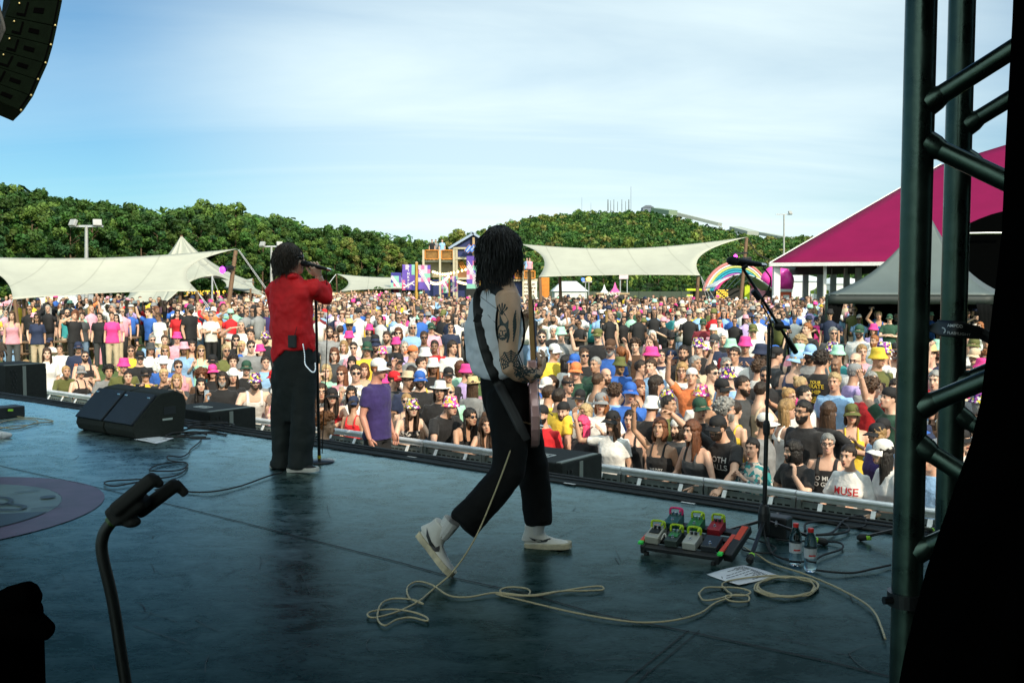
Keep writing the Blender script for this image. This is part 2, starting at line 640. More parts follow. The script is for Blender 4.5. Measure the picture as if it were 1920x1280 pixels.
# ================================================================ STAGE
def floor_mat():
 m = mat('stage_floor_vinyl', (0.003, 0.016, 0.015), 0.37, var=0.3, scale=1.7, bump=0.0, rvar=0.07)
 nt, ns, ls = m.node_tree, m.node_tree.nodes, m.node_tree.links
 b = ns['Principled BSDF']
 tcn = next(n for n in ns if n.type == 'TEX_COORD')
 def ns_noise(scale, det, dist, st, rot):
  mpn = ns.new('ShaderNodeMapping'); mpn.inputs['Scale'].default_value = st; mpn.inputs['Rotation'].default_value = (0, 0, rot)
  ls.new(tcn.outputs['Object'], mpn.inputs[0])
  n = ns.new('ShaderNodeTexNoise'); n.inputs['Scale'].default_value = scale; n.inputs['Detail'].default_value = det
  n.inputs['Roughness'].default_value = 0.65; n.inputs['Distortion'].default_value = dist
  ls.new(mpn.outputs[0], n.inputs['Vector'])
  return n.outputs[0]
 a = ns_noise(3.2, 9, 1.2, (1.0, 1.5, 1), 0.5)
 c_ = ns_noise(17, 8, 1.6, (1.0, 2.2, 1), -0.6)
 s = mth('ADD', mth('MULTIPLY', a, 0.6, ns, ls), mth('MULTIPLY', c_, 0.4, ns, ls), ns, ls)
 mr = ns.new('ShaderNodeMapRange'); mr.inputs[1].default_value = 0.38; mr.inputs[2].default_value = 0.64
 mr.inputs[3].default_value = 0.20; mr.inputs[4].default_value = 0.44
 b.inputs['IOR'].default_value = 1.17
 b.inputs['Specular Tint'].default_value = (0.72, 1.0, 0.98, 1)
 ls.new(s, mr.inputs[0])
 ls.new(mr.outputs[0], b.inputs['Roughness'])
 w = ns.new('ShaderNodeTexVoronoi'); w.feature = 'DISTANCE_TO_EDGE'; w.inputs['Scale'].default_value = 1.3
 wm = ns.new('ShaderNodeMapping'); wm.inputs['Scale'].default_value = (1, 3.2, 1); wm.inputs['Rotation'].default_value = (0, 0, 0.9)
 ls.new(tcn.outputs['Object'], wm.inputs[0]); ls.new(wm.outputs[0], w.inputs['Vector'])
 sc_ = mth('LESS_THAN', w.outputs[0], 0.004, ns, ls)
 sc2 = mth('MULTIPLY', sc_, mth('GREATER_THAN', c_, 0.53, ns, ls), ns, ls)
 mx_ = ns.new('ShaderNodeMix'); mx_.data_type = 'RGBA'
 old = b.inputs['Base Color'].links[0].from_socket
 ls.new(mth('ADD', mth('MULTIPLY', sc2, 0.5, ns, ls), mth('MULTIPLY', mth('SUBTRACT', s, 0.45, ns, ls), 1.6, ns, ls, True), ns, ls, True), mx_.inputs[0])
 ls.new(old, mx_.inputs[6]); mx_.inputs[7].default_value = (0.03, 0.065, 0.062, 1)
 ls.new(mx_.outputs[2], b.inputs['Base Color'])
 df = ns.new('ShaderNodeBsdfDiffuse'); gl = ns.new('ShaderNodeBsdfGlossy'); ms_ = ns.new('ShaderNodeMixShader')
 ls.new(mx_.outputs[2], df.inputs[0]); gl.inputs[0].default_value = (0.74, 0.93, 0.89, 1)
 ls.new(mr.outputs[0], gl.inputs['Roughness'])
 fn_ = ns.new('ShaderNodeFresnel'); fn_.inputs[0].default_value = 1.35
 wv_ = ns.new('ShaderNodeMapRange'); wv_.inputs[1].default_value = 0.40; wv_.inputs[2].default_value = 0.62; wv_.inputs[3].default_value = 2.6; wv_.inputs[4].default_value = 5.8
 ls.new(s, wv_.inputs[0])
 ls.new(mth('MULTIPLY', mth('POWER', fn_.outputs[0], 2.0, ns, ls), wv_.outputs[0], ns, ls, True), ms_.inputs[0])
 ls.new(df.outputs[0], ms_.inputs[1]); ls.new(gl.outputs[0], ms_.inputs[2]); ls.new(ms_.outputs[0], ns['Material Output'].inputs[0])
 bn = ns.new('ShaderNodeBump'); bn.inputs['Strength'].default_value = 0.35; bn.inputs['Distance'].default_value = 0.006
 ls.new(s, bn.inputs['Height']); ls.new(bn.outputs[0], gl.inputs['Normal'])
 return m
FLOOR = floor_mat()
T0, T1 = -17.2, 6.0              # stage ends, along the front
def quadsheet(n0, n1, t0, t1, z, mb, m=0):
 return mb.add([fr(n0, t0, z), fr(n1, t0, z), fr(n1, t1, z), fr(n0, t1, z)], [(0, 1, 2, 3)], m)
mb = MB()
P_LIP = 7.12 / KN
mb.grid(lambda u, v: fr(-8 + u * (P_LIP + 8), T1 - v * (T1 - T0), 0), 8, 12)
fl = mb.build('stage_floor', FLOOR)
tag(fl, 'worn dark rubber stage floor', kind='structure')
mb = MB()
mb.box(fr((P_LIP + P_EDGE) / 2, (T0 + T1) / 2, -0.04), (P_EDGE - P_LIP, T1 - T0, 0.10), axes(SN, ST * -1, (0, 0, 1)))
tag(mb.build('stage_edge_strip', mat('edge_black', (0.012, 0.018, 0.018), 0.75, var=0.4)), 'black carpeted strip along the stage front', kind='structure')
mb = MB()
mb.box(fr(P_EDGE - 0.09, (T0 + T1) / 2, -0.86), (0.06, T1 - T0, 1.46), axes(SN, ST * -1, (0, 0, 1)))
tag(mb.build('stage_front_skirt', BLACK), 'black skirt below the stage front', kind='structure')
mb = MB()
SEAM = mat('seam_black', (0.004, 0.005, 0.005), 0.8)
def seam(pts, w=0.010, z=0.004):
 P = [onz(x, y, z) for x, y in pts]
 for a, b in zip(P, P[1:]):
  s = (b - a).cross(Vector((0, 0, 1))).normalized() * w / 2
  mb.add([a - s, b - s, b + s, a + s], [(0, 1, 2, 3)])
seam([(-30, 866), (70, 888), (200, 917), (340, 950), (440, 975), (560, 1005), (760, 1056), (850, 1082), (990, 1112), (1130, 1152), (1292, 1183)])
seam([(1292, 1183), (1420, 1210), (1560, 1240), (1680, 1270)], 0.010)
seam([(1292, 1180), (1240, 1222), (1180, 1270), (1150, 1300)], 0.005)
seam([(1312, 1180), (1262, 1222), (1204, 1270), (1174, 1300)], 0.004)
tag(mb.build('floor_seam', SEAM), 'dark joint lines between stage floor sheets', kind='structure')
rs = random.Random(21)
mb = MB()
for i in range(120):
 c = onz(rs.uniform(0, 1650), rs.uniform(850, 1275), .0035)
 if cval(c.x, c.y) > 7.0: continue
 a, L, bd = rs.uniform(0, PI), rs.uniform(.03, .22) * rs.choice([1, 1, 1.8]), rs.gauss(0, .35)
 w = rs.uniform(.0006, .002)
 P = []
 for j in range(7):
  P.append(c.copy()); c = c + Vector((math.cos(a), math.sin(a), 0)) * L / 6; a += bd / 6
 for q, r2 in zip(P, P[1:]):
  s_ = (r2 - q).cross(Vector((0, 0, 1))).normalized() * w
  mb.add([q - s_, r2 - s_, r2 + s_, q + s_], [(3, 2, 1, 0)], 0 if i % 3 else 1)
for px, py in ((622, 866), (1068, 912), (772, 862), (1290, 948)):
 c = onz(px, py - 6, .0135); d2 = ST * .05
 mb.add([c - d2 - SN * .012, c + d2 - SN * .012, c + d2 + SN * .012, c - d2 + SN * .012], [(0, 1, 2, 3)], 2)
tag(mb.build('floor_scuffs', [mat('scuff_pale', (.018, .034, .032), .6), mat('scuff_dark', (.002, .004, .004), .6), mat('tape_white', (.6, .6, .58), .6)]), 'scuff marks and tape on the stage floor', kind='structure')
mb = MB()
ec = Vector((-3.75, 5.95, 0))
def disc(r0, r1, z, m, a0=0, a1=2 * PI, n=72, c=ec):
 for j in range(n):
  t, t2 = a0 + (a1 - a0) * j / n, a0 + (a1 - a0) * (j + 1) / n
  mb.add([c + Vector((r0 * math.cos(t), r0 * math.sin(t), z)), c + Vector((r1 * math.cos(t), r1 * math.sin(t), z)),
    c + Vector((r1 * math.cos(t2), r1 * math.sin(t2), z)), c + Vector((r0 * math.cos(t2), r0 * math.sin(t2), z))], [(0, 1, 2, 3)], m)
disc(0.84, 1.10, 0.004, 0)
disc(0.0, 0.838, 0.004, 1)
dk = 2
chord = [ec + Vector((0.836 * math.cos(t), 0.836 * math.sin(t), 0.008)) for t in np.linspace(R(-150), R(0), 40)]
mb.add(chord, [tuple(range(40))], dk)
def stroke(pts, w=0.03):
 P = [onz(x, y, 0.012) for x, y in spline([(a, b, 0) for a, b in pts], 6) and [(q.x, q.y) for q in spline([(a, b, 0) for a, b in pts], 6)]]
 for a, b in zip(P, P[1:]):
  s = (b - a).cross(Vector((0, 0, 1))).normalized() * w / 2
  mb.add([a - s, b - s, b + s, a + s], [(0, 1, 2, 3)], dk)
stroke([(-6, 931), (12, 932), (21, 937), (14, 943), (-6, 946)])
stroke([(-6, 944), (25, 944), (46, 948), (34, 954), (-6, 954)])
stroke([(27, 922), (50, 920), (75, 918)], 0.018)
stroke([(58, 953), (90, 950), (116, 948)], 0.018)
disc(0, 0.05, 0.012, dk, n=16, c=onz(90, 934, 0))
eo = mb.build('floor_emblem', [mat('emblem_pink', (0.085, 0.045, 0.075), 0.42, var=0.3, scale=5), mat('emblem_white', (0.10, 0.15, 0.14), 0.42, var=0.3, scale=5), mat('emblem_ink', (0.012, 0.026, 0.034), 0.42)])
tag(eo, 'round pink ringed emblem painted on the stage floor', kind='structure')
STB = axes(SN, ST * -1, (0, 0, 1))
WING = mat('black_scrim', (0.012, 0.013, 0.013), 0.9)
h = thing('stage_house', 'dark stage roof with back wall and side wings around the performers', 'stage', fr(-3, -5, 0))
def hp(name, c, size):
 b = MB(); b.box(c, size, STB, 0); return b.build(name, WING, h, world=True)
hp('roof', fr(0.3, -6.0, 6.7), (7.2, 25.4, 0.3))
hp('back_wall', fr(-3.1, 4.0, 2.6), (0.2, 5.6, 8.4))
hp('side_wall', fr(-1.4, 6.8, 2.9), (13.4, 0.2, 9.0))
hp('shade_scrim', fr(5.95, 3.2, 1.8), (0.1, 7.0, 6.8))  # out-of-view scrim, added and sized to shade the front rows
# ================================================================ CROWD BARRIER
def barrier_section():
 root = thing('crowd_barrier', 'aluminium crowd barrier section between the pit and the front row', 'barrier', group='crowd barrier sections along the pit')
 m_ = MB(); m_.tube([(-0.495, 0, 1.185), (0.495, 0, 1.185)], 0.033, 10)
 m_.box((0, 0.0, 1.145), (0.99, 0.035, 0.03), ch=0.004)
 smooth_by_angle(m_.build('top_rail', mat('rail_aluminium', (0.72, 0.75, 0.78), 0.3, 0.3, var=0.15), root))
 m_ = MB()
 for x in (-0.47, 0.47):
  m_.box((x, 0, 0.60), (0.045, 0.05, 1.07), ch=0.006)
 m_.box((0, 0, 0.10), (0.90, 0.04, 0.05), ch=0.006)
 m_.box((0, 0, 0.62), (0.90, 0.03, 0.035), ch=0.006)
 m_.build('frame', mat('barrier_frame', (0.22, 0.25, 0.25), 0.45, 0.6, var=0.3), root)
 m_ = MB()
 pm = mat('perforated_panel', (0.24, 0.28, 0.28), 0.55, 0.4, var=0.25)
 m_.box((0, 0.012, 0.58), (0.90, 0.006, 1.06), m=0)
 for i in range(15):
  for j in range(11):
   m_.box((-0.40 + j * 0.08, 0.0075, 0.14 + i * 0.065), (0.055, 0.002, 0.016), m=1)
 m_.build('panel', [pm, mat('slot_dark', (0.006, 0.008, 0.008), 0.9)], root)
 for x in (-0.25, 0.25):
  m_ = MB(); m_.bar((x, -0.03, 1.12), (x, -0.66, 0.05), 0.045, 0.012, ch=0.002)
  m_.build('brace', mat('brace_aluminium', (0.80, 0.82, 0.82), 0.4, 0.35, var=0.15), root)
 m_ = MB(); m_.box((0, -0.42, 0.02), (0.98, 0.80, 0.03), ch=0.004)
 m_.build('foot_plate', mat('tread_plate', (0.07, 0.08, 0.08), 0.5, 0.6, var=0.3), root)
 return root
bar0 = barrier_section()
def copy_tree(o, parent=None):
 c = o.copy()
 link(c, parent)
 for ch in list(o.children):
  copy_tree(ch, c)
 return c
rz_bar = math.atan2(ST.y, ST.x)
i = 0
t = -21.0
while t < 1.2:
 b = bar0 if i == 0 else copy_tree(bar0)
 q = fr(P_BAR, t, ZP - .03)
 b.location = q
 b.rotation_euler = (rnd.uniform(-.006, .006), 0, rz_bar + rnd.uniform(-0.012, 0.012))
 t += 1.0
 i += 1
# ================================================================ TRUSS TOWER AND DRAPE (right wing)
tr = thing('truss_tower', 'dull steel lattice truss tower beside the stage wing', 'truss', (0.85, 1.75, 0))
c1, c2 = at(1712, 640, 1.68), at(1787, 640, 1.98)
v12 = Vector((c2.x - c1.x, c2.y - c1.y, 0))
v14 = Vector((v12.y, -v12.x, 0)) * 1.05
C = [Vector((c1.x, c1.y, 0)), Vector((c2.x, c2.y, 0)), Vector((c2.x, c2.y, 0)) + v14, Vector((c1.x, c1.y, 0)) + v14]
RT = 0.0262
for k, q in enumerate(C):
 m_ = MB()
 zs = np.linspace(0.0, 6.8, 24)
 m_.tube([q + Vector((0, 0, z)) for z in zs], RT if k != 1 else 0.0258, 24)
 smooth_by_angle(m_.build('chord', DARKSTEEL, tr, world=True))
def lattice(a, b, za, zb, r_=0.0125):
 m_ = MB()
 A, B_ = a + Vector((0, 0, za)), b + Vector((0, 0, zb))
 d = (B_ - A).normalized()
 m_.tube([A, B_], r_, 16)
 for E, s_ in ((A, 1), (B_, -1)):     # weld collar
  E2 = E + d * s_ * RT * 0.95
  m_.tube([E2 - d * s_ * .008, E2 + d * s_ * 0.008, E2 + d * s_ * 0.02], [r_ * 1.4, r_ * 1.28, r_ * 1.0], 16)
 smooth_by_angle(m_.build('diagonal_brace', DARKSTEEL, tr, world=True))
z0 = at(1740, 205, c1.y).z
z0b = at(1740, 262, c1.y).z
zl = at(1740, 770, c1.y).z
zlb = at(1740, 825, c1.y).z
zk = at(1720, 1040, c1.y).z
for q in (0, 1):
 a, b = (C[0], C[3]) if q == 0 else (C[1], C[2])
 dz = 0 if q == 0 else 0.012
 lattice(a, b, z0 + dz, z0 + dz + 0.22, 0.0165)
 lattice(a, b, z0b + dz, z0b + dz - 0.22, 0.0165)
 lattice(a, b, zl + dz, zl + dz + 0.20, 0.0165)
 lattice(a, b, zlb + dz, zlb + dz - 0.22, 0.0165)
 lattice(a, b, zk + dz, zk + dz + 0.25, 0.0165)
for a, b in ((C[3], C[2]),):
 for zz_ in (0.3, 0.8, 1.3, 1.8, 2.3):
  lattice(a, b, zz_, zz_ + 0.25, 0.0125)
m_ = MB()
kk = at(1664, 1128, 1.66)
m_.lathe([(0.030, -0.012), (0.0335, -0.012), (0.0335, 0.012), (0.030, 0.012)], (c1.x, c1.y, kk.z), 24)
m_.tube([(c1.x - 0.03, c1.y - 0.01, kk.z), (c1.x - 0.046, c1.y - 0.012, kk.z)], 0.007, 8)
m_.build('clamp_collar', BLACKM, tr, world=True)
DRAPE = mat('black_velvet', (0.0012, 0.0012, 0.0013), 1.0, spec=0.0, var=0.2)
prof = [(-0.6, 1932), (0.0, 1918), (0.2, 1905), (0.35, 1897), (0.5, 1872), (0.62, 1852), (0.75, 1792), (0.85, 1748), (1.0, 1700), (1.25, 1672), (1.9, 1640)]
def drape(u, v):
 f = -0.6 + u * 2.5
 xs = [p[0] for p in prof]; ys = [p[1] for p in prof]
 px = float(np.interp(f, xs, ys))
 e = at(px, f * 1280, 1.43)
 x = e.x + v * 1.1
 fold = 0.022 * math.sin(v * 34 + 1.2 * math.sin(u * 3)) + 0.012 * math.sin(v * 71 + 2)
 return Vector((x, e.y + fold - 0.10 * v, e.z + 0.006 * math.sin(u * 9 + v * 12)))
m_ = MB(); m_.shell(drape, 40, 60, 0.004)
o = m_.build('stage_drape', DRAPE, smooth=True)
tag(o, 'black folded stage drape hanging beside the truss tower', 'drape')
def ribbon_pt(u, v):
 px = np.interp(u, [0, 0.25, 0.55, 0.8, 1.0], [1738, 1762, 1800, 1838, 1862])
 py = np.interp(u, [0, 0.25, 0.55, 0.8, 1.0], [612, 600, 602, 612, 640]) + (v - 0.0) * np.interp(u, [0, 0.25, 0.55, 0.8, 1.0], [6, 30, 32, 24, 10])
 return at(px, py, 1.92 - 0.06 * math.sin(u * PI) + 0.015 * math.sin(u * 8 + v))
rb = thing('printed_ribbon', 'black ribbon with white lettering tied round the truss tower', 'ribbon', at(1800, 610, 1.9))
m_ = MB(); m_.shell(ribbon_pt, 24, 6, 0.0012)
m_.build('band', mat('ribbon_black', (0.006, 0.006, 0.007), 0.5), rb, smooth=True, world=True)
m_ = MB()
def rib_text(txt, u0, v0, size):
 tm = text_mb(txt, 1.0, align='LEFT', bold=0.01)
 vs_ = []
 for p in tm.v:
  q = ribbon_pt(u0 + p[0] * size * 0.55, v0 - p[1] * size * 2.1)
  vs_.append(q + (Vector((0, 0, CAMZ)) - q).normalized() * .010)
 m_.add(vs_, tm.f)
rib_text('AMPCO', 0.36, 0.30, 0.12)
rib_text('FLASHLIGHT', 0.36, 0.74, 0.105)
for k in range(20):
 t1, t2 = 2 * PI * k / 20, 2 * PI * (k + 1) / 20
 vs_ = [ribbon_pt(0.26 + rr * 0.045 * math.cos(tt), 0.62 + rr * 0.20 * math.sin(tt)) + Vector((0, -0.010, 0)) for rr, tt in ((0.6, t1), (1, t1), (1, t2), (0.6, t2))]
 m_.add(vs_, [(0, 1, 2, 3)])
m_.build('lettering', mat('ribbon_print', (0.75, 0.75, 0.72), 0.5), rb, world=True)
m_ = MB()
tl = spline([at(1838, 618, 1.90), at(1862, 632, 1.88), at(1880, 655, 1.86), at(1890, 690, 1.85)], 6)
for a, b in zip(tl, tl[1:]):
 m_.bar(a, b, 0.002, 0.011)
m_.build('tail', MATS['ribbon_black'], rb, world=True)
# ================================================================ LINE ARRAY (top corner)
la = thing('line_array', 'curved black hanging line array of loudspeaker cabinets', 'speaker', at(40, 20, 15.5))
right = [(124, -66), (121, -32), (117, 0), (107, 50), (99, 86), (89, 120), (75, 151), (62, 181), (43, 209)]
left = [(26, -66), (24, -32), (20, 0), (10, 30), (1, 62), (-9, 92), (-24, 119), (-38, 144), (-58, 166)]
CAB = mat('cabinet_dark', (0.0016, 0.004, 0.0018), 0.9, spec=.05, var=0.3)
YA = 15.5
for k in range(len(right) - 1):
 a, b = at(*right[k], YA), at(*right[k + 1], YA)
 c_, d = at(*left[k], YA), at(*left[k + 1], YA)
 inw = Vector((-0.62, 0.9, 0)).normalized() * 1.15     # cabinet width away from us
 pad = 0.02
 A, B_ = a.lerp(b, pad), a.lerp(b, 1 - pad)
 D, E = c_.lerp(d, pad), c_.lerp(d, 1 - pad)
 m_ = MB()
 vs_ = [A, B_, E, D]
 vs_ += [p + inw for p in vs_]
 m_.add(vs_, [(0, 1, 2, 3), (7, 6, 5, 4), (0, 4, 5, 1), (1, 5, 6, 2), (2, 6, 7, 3), (3, 7, 4, 0)])
 cb = m_.build('cabinet', CAB, la, world=True)
 m_ = MB()
 off = Vector((0, -0.012, 0))
 def q(u, v):
  return A.lerp(D, u).lerp(B_.lerp(E, u), v) + off
 m_.add([q(.30, .36), q(.50, .36), q(.50, .60), q(.30, .60)], [(0, 1, 2, 3)])
 m_.add([q(.62, .10), q(.66, .10), q(.66, .85), q(.62, .85)], [(0, 1, 2, 3)])
 m_.add([q(.66, .72), q(.80, .72), q(.80, .85), q(.66, .85)], [(0, 1, 2, 3)])
 m_.add([q(.05, .0), q(.08, .0), q(.08, 1.0), q(.05, 1.0)], [(0, 1, 2, 3)])
 m_.build('rigging_plate', DRAPE, cb, world=False)
 m_ = MB(); m_.ell(q(0.03, 1.0), (0.022, 0.022, 0.022), n=8); m_.ell(q(0.80, 0.2), (0.02, 0.02, 0.02), n=8)
 m_.build('rigging_pin', mat('brass_pin', (0.6, 0.45, 0.2), 0.3, 1.0), cb)
m_ = MB()
for k in range(3):
 m_.tube(spline([at(-12 - k * 5, -40, YA), at(-2 + k * 4, 20 + 12 * k, YA), at(4, 45 + 10 * k, YA), at(-10, 70 + 12 * k, YA)], 6), 0.03, 6)
m_.build('cable_loom', RUBBER, la, world=True)
# ================================================================ FLOOR MONITORS, PIT SPEAKERS
GRILLE = mat('speaker_grille', (0.007, 0.012, 0.020), 0.5, 0.0, var=0.35, scale=25, bump=0.4, bscale=220)
CARPET = mat('speaker_carpet', (0.009, 0.012, 0.007), 0.8, var=0.5, scale=60, bump=0.4, bscale=120)
def wedge(c, label):
 root = thing('floor_monitor', label, 'speaker', c, rz_bar)
 root.scale = (.80,) * 3
 prof_ = [(-0.40, 0.03), (-0.43, 0.10), (-0.41, 0.18), (-0.10, 0.48), (-0.04, 0.51), (0.14, 0.53), (0.25, 0.47), (0.28, 0.36), (0.24, 0.05), (0.20, 0.0), (-0.34, 0.0)]
 Mx = axes((0, 1, 0), (0, 0, 1), (1, 0, 0))
 m_ = MB(); m_.prism(prof_, -0.31, 0.31, Mx)
 bo = m_.build('cabinet', CARPET, root)
 bv = bo.modifiers.new('b', 'BEVEL'); bv.width = 0.012; bv.segments = 2; bv.limit_method = 'ANGLE'; bv.angle_limit = R(30)
 m_ = MB()
 a, b_ = Vector((0, -0.425, 0.165)), Vector((0, -0.105, 0.487))
 d = (b_ - a).normalized(); n_ = Vector((0, -d.z, d.y))
 m_.box((a + b_) / 2 + n_ * 0.012, (0.60, (b_ - a).length, 0.03), axes((1, 0, 0), d, n_ * -1), ch=0.008)
 m_.build('grille', GRILLE, root)
 for sx in (-0.24, 0.24):
  m_ = MB(); p = a.lerp(b_, 0.86) + n_ * 0.03
  m_.bar(p + Vector((sx - 0.03, 0, 0)), p + Vector((sx + 0.03, 0, 0)), 0.016, 0.02, ch=0.004)
  m_.build('clip', CHROME, root)
 for sx in (-1, 1):
  m_ = MB(); m_.box((sx * 0.312, 0.05, 0.30), (0.006, 0.16, 0.09), ch=0.002)
  m_.build('handle_recess', BLACK, root)
  m_ = MB(); m_.box((sx * 0.3125, 0.02, 0.20), (0.004, 0.13, 0.022))
  m_.build('name_plate', mat('pale_plate', (0.45, 0.5, 0.45), 0.4), root)
 return root
wc = onz(284, 818, 0)
wedge(wc + ST * -0.16 + SN * 0.10, 'black floor monitor wedge with its carpeted end towards us, right one of the pair')
wedge(wc + ST * -0.68 + SN * 0.10, 'black floor monitor wedge behind its twin, farther along the stage edge')
def pit_speaker(c, w, d, h_, label, top=True):
 root = thing('pit_speaker', label, 'speaker', c, rz_bar)
 m_ = MB(); m_.box((0, 0, h_ / 2), (w, d, h_), ch=0.012)
 m_.build('cabinet', mat('box_black', (0.010, 0.013, 0.012), 0.9, var=0.4, scale=20), root)
 m_ = MB(); m_.box((0, d / 2 + 0.01, h_ / 2), (w * 0.9, 0.02, h_ * 0.92), ch=0.004)
 m_.build('grille', GRILLE, root)
 m_ = MB()
 m_.box((w / 2 + 0.004, -d * 0.05, h_ / 2), (0.008, 0.05, h_ * 0.98))
 m_.box((w * 0.5 - 0.03, -d * 0.05, h_ + 0.004), (0.05, 0.9 * d, 0.008))
 m_.build('edge_tape', mat('tape_grey', (0.20, 0.22, 0.20), 0.6), root)
 for k in range(9):
  for y in (.28, .36):
   m_ = MB(); m_.box((w / 2 + 0.005, -d * y + 0.02 * (k % 2), h_ - 0.08 - k * 0.05), (0.010, 0.016, 0.025)); m_.build('vent_slot', BLACK, root)
 if top:
  m_ = MB()
  for dx in (-1, 1):
   m_.box((-w * 0.05 + dx * 0.10, -d * 0.12, h_ + 0.002), (0.012, 0.12, 0.004))
   m_.box((-w * 0.05, -d * 0.12 + dx * 0.054, h_ + 0.002), (0.188, 0.012, 0.004))
  m_.box((-w * 0.05, -d * 0.12, h_ + 0.002), (0.14, 0.02, 0.004))
  m_.build('top_sticker', mat('sticker_white', (0.6, 0.62, 0.6), 0.6), root)
 return root
def in_pit(px, c):
 u = (px - 960) / FPX
 Y = c / (1 + SL * u)
 return Vector((u * Y, Y, ZP))
pit_speaker(in_pit(392, 8.35), 0.85, 0.62, 1.79, 'black pit speaker stack behind the pair of floor monitors')
pit_speaker(in_pit(1032, 8.28), 0.66, 0.60, 1.77, 'black pit speaker stack with grey tape, seen past the guitarist')
pit_speaker(in_pit(22, 8.6), 0.8, 0.6, 2.02, 'black pit speaker stack at the far end of the stage front', False)
# ================================================================ PEOPLE: materials
SKIN = mat('skin', rough=0.5, var=0.08, scale=20, objcol=True, sss=0.06)
LIP = mat('lips', rough=0.5, var=0.05, objcol=True, mul=(0.78, 0.42, 0.42))
EYEW = mat('eye_white', (0.65, 0.63, 0.60), 0.3, var=0.03)
DARK = mat('eye_dark', (0.012, 0.008, 0.006), 0.3, var=0.03)
CLOTH = mat('cloth', rough=0.85, var=0.16, scale=9, objcol=True, bump=0.35, bscale=26, sheen=0.15)
DENIM = mat('trouser_cloth', rough=0.85, var=0.2, scale=14, objcol=True, bump=0.3, bscale=30)
HAIR = mat('hair', rough=0.5, var=0.45, scale=30, objcol=True, bump=0.7, bscale=90, stretch=(1, 1, 0.25))
HATM = mat('hat_cloth', rough=0.8, var=0.14, scale=16, objcol=True, bump=0.25, bscale=60)
GLASS = mat('dark_lens', (0.008, 0.008, 0.012), 0.08, spec=0.8)
def pattern_mat(name, cols, scale=28.0):
 m = mat(name, rough=0.8, var=0.1, objcol=True)
 ns, ls = m.node_tree.nodes, m.node_tree.links
 b = ns['Principled BSDF']
 v = ns.new('ShaderNodeTexVoronoi'); v.inputs['Scale'].default_value = scale
 tcn = next(n for n in ns if n.type == 'TEX_COORD')
 ls.new(tcn.outputs['Object'], v.inputs['Vector'])
 sp = ns.new('ShaderNodeSeparateColor'); ls.new(v.outputs['Color'], sp.inputs[0])
 rp = ns.new('ShaderNodeValToRGB'); rp.color_ramp.interpolation = 'CONSTANT'
 el = rp.color_ramp.elements
 el[0].position = 0.0; el[0].color = (*cols[0], 1)
 el[1].position = 0.18; el[1].color = (*cols[1], 1)
 e = el.new(0.36); e.color = (*cols[2], 1)
 ls.new(sp.outputs[0], rp.inputs[0])
 mx_ = ns.new('ShaderNodeMix'); mx_.data_type = 'RGBA'
 ls.new(mth('GREATER_THAN', sp.outputs[0], 0.5, ns, ls), mx_.inputs[0])
 old = b.inputs['Base Color'].links[0].from_socket
 ls.new(rp.outputs[0], mx_.inputs[6]); ls.new(old, mx_.inputs[7])
 ls.new(mx_.outputs[2], b.inputs['Base Color'])
 return m
HATP = pattern_mat('hat_print', [(0.7, 0.6, 0.05), (0.75, 0.72, 0.7), (0.35, 0.06, 0.4)], 40)
CLOTHP = pattern_mat('printed_cloth', [(0.6, 0.58, 0.55), (0.10, 0.10, 0.12), (0.5, 0.45, 0.4)], 26)
def ring(c, ra, rb, n=18, M=None, p=2.3):
 out = []
 for j in range(n):
  t = 2 * PI * j / n
  ct, st = math.cos(t), math.sin(t)
  x = ra * math.copysign(abs(ct) ** (2 / p), ct)
  y = rb * math.copysign(abs(st) ** (2 / p), st)
  q = Vector((x, y, 0))
  out.append(Vector(c) + (M @ q if M else q))
 return out
TM = [(.80, .150, .100, 0), (.88, .170, .115, .005), (.96, .166, .112, 0), (1.05, .156, .108, -.008), (1.15, .162, .112, -.006), (1.26, .182, .122, 0), (1.35, .194, .118, .006), (1.405, .178, .094, .012), (1.445, .112, .074, .016), (1.475, .070, .064, .015), (1.52, .057, .060, .004), (1.60, .055, .060, -.008)]
TF = [(.80, .152, .104, 0), (.88, .180, .120, .006), (.96, .168, .108, .004), (1.05, .138, .094, 0), (1.13, .135, .095, -.004), (1.235, .152, .122, -.016), (1.30, .158, .112, -.008), (1.365, .164, .090, .006), (1.405, .146, .076, .012), (1.435, .090, .062, .014), (1.465, .056, .054, .012), (1.51, .049, .052, .004), (1.60, .048, .053, -.008)]
HEAD = [(-.119, .018, -.072, -.03), (-.108, .038, -.090, -.005), (-.085, .052, -.094, .02), (-.055, .062, -.093, .05), (-.02, .069, -.090, .075), (.012, .072, -.086, .09), (.04, .075, -.092, .097), (.07, .073, -.080, .095), (.095, .060, -.056, .078), (.112, .038, -.028, .05), (.120, .012, -.005, .022)]
def head_geo(mb, M, c):
 rings = []
 for z, hw, yf, yb in HEAD:
  rg = []
  for j in range(18):
   t = 2 * PI * j / 18
   y0_, ry = (yf + yb) / 2, (yb - yf) / 2
   rg.append(c + M @ Vector((hw * math.cos(t), y0_ + ry * math.sin(t), z)))
  rings.append(rg)
 mb.loft(rings)
 def P(x, y, z): return c + M @ Vector((x, y, z))
 mb.tube([P(0, -.082, .030), P(0, -.098, .0), P(0, -.112, -.028), P(0, -.094, -.042)], [.009, .011, .016, .010], 8)
 mb.ell(P(0, -.086, .034), (.052, .016, .012), M, 10)            # brow ridge
 mb.ell(P(0, -.083, -.066), (.024, .016, .016), M, 10)           # mouth mound
 mb.ell(P(0, -.082, -.100), (.022, .016, .015), M, 10)           # chin
 for s in (-1, 1):
  mb.ell(P(s * .073, .006, -.008), (.012, .020, .032), M, 8)  # ears
  mb.ell(P(s * .045, -.066, -.030), (.022, .02, .02), M, 8)   # cheeks
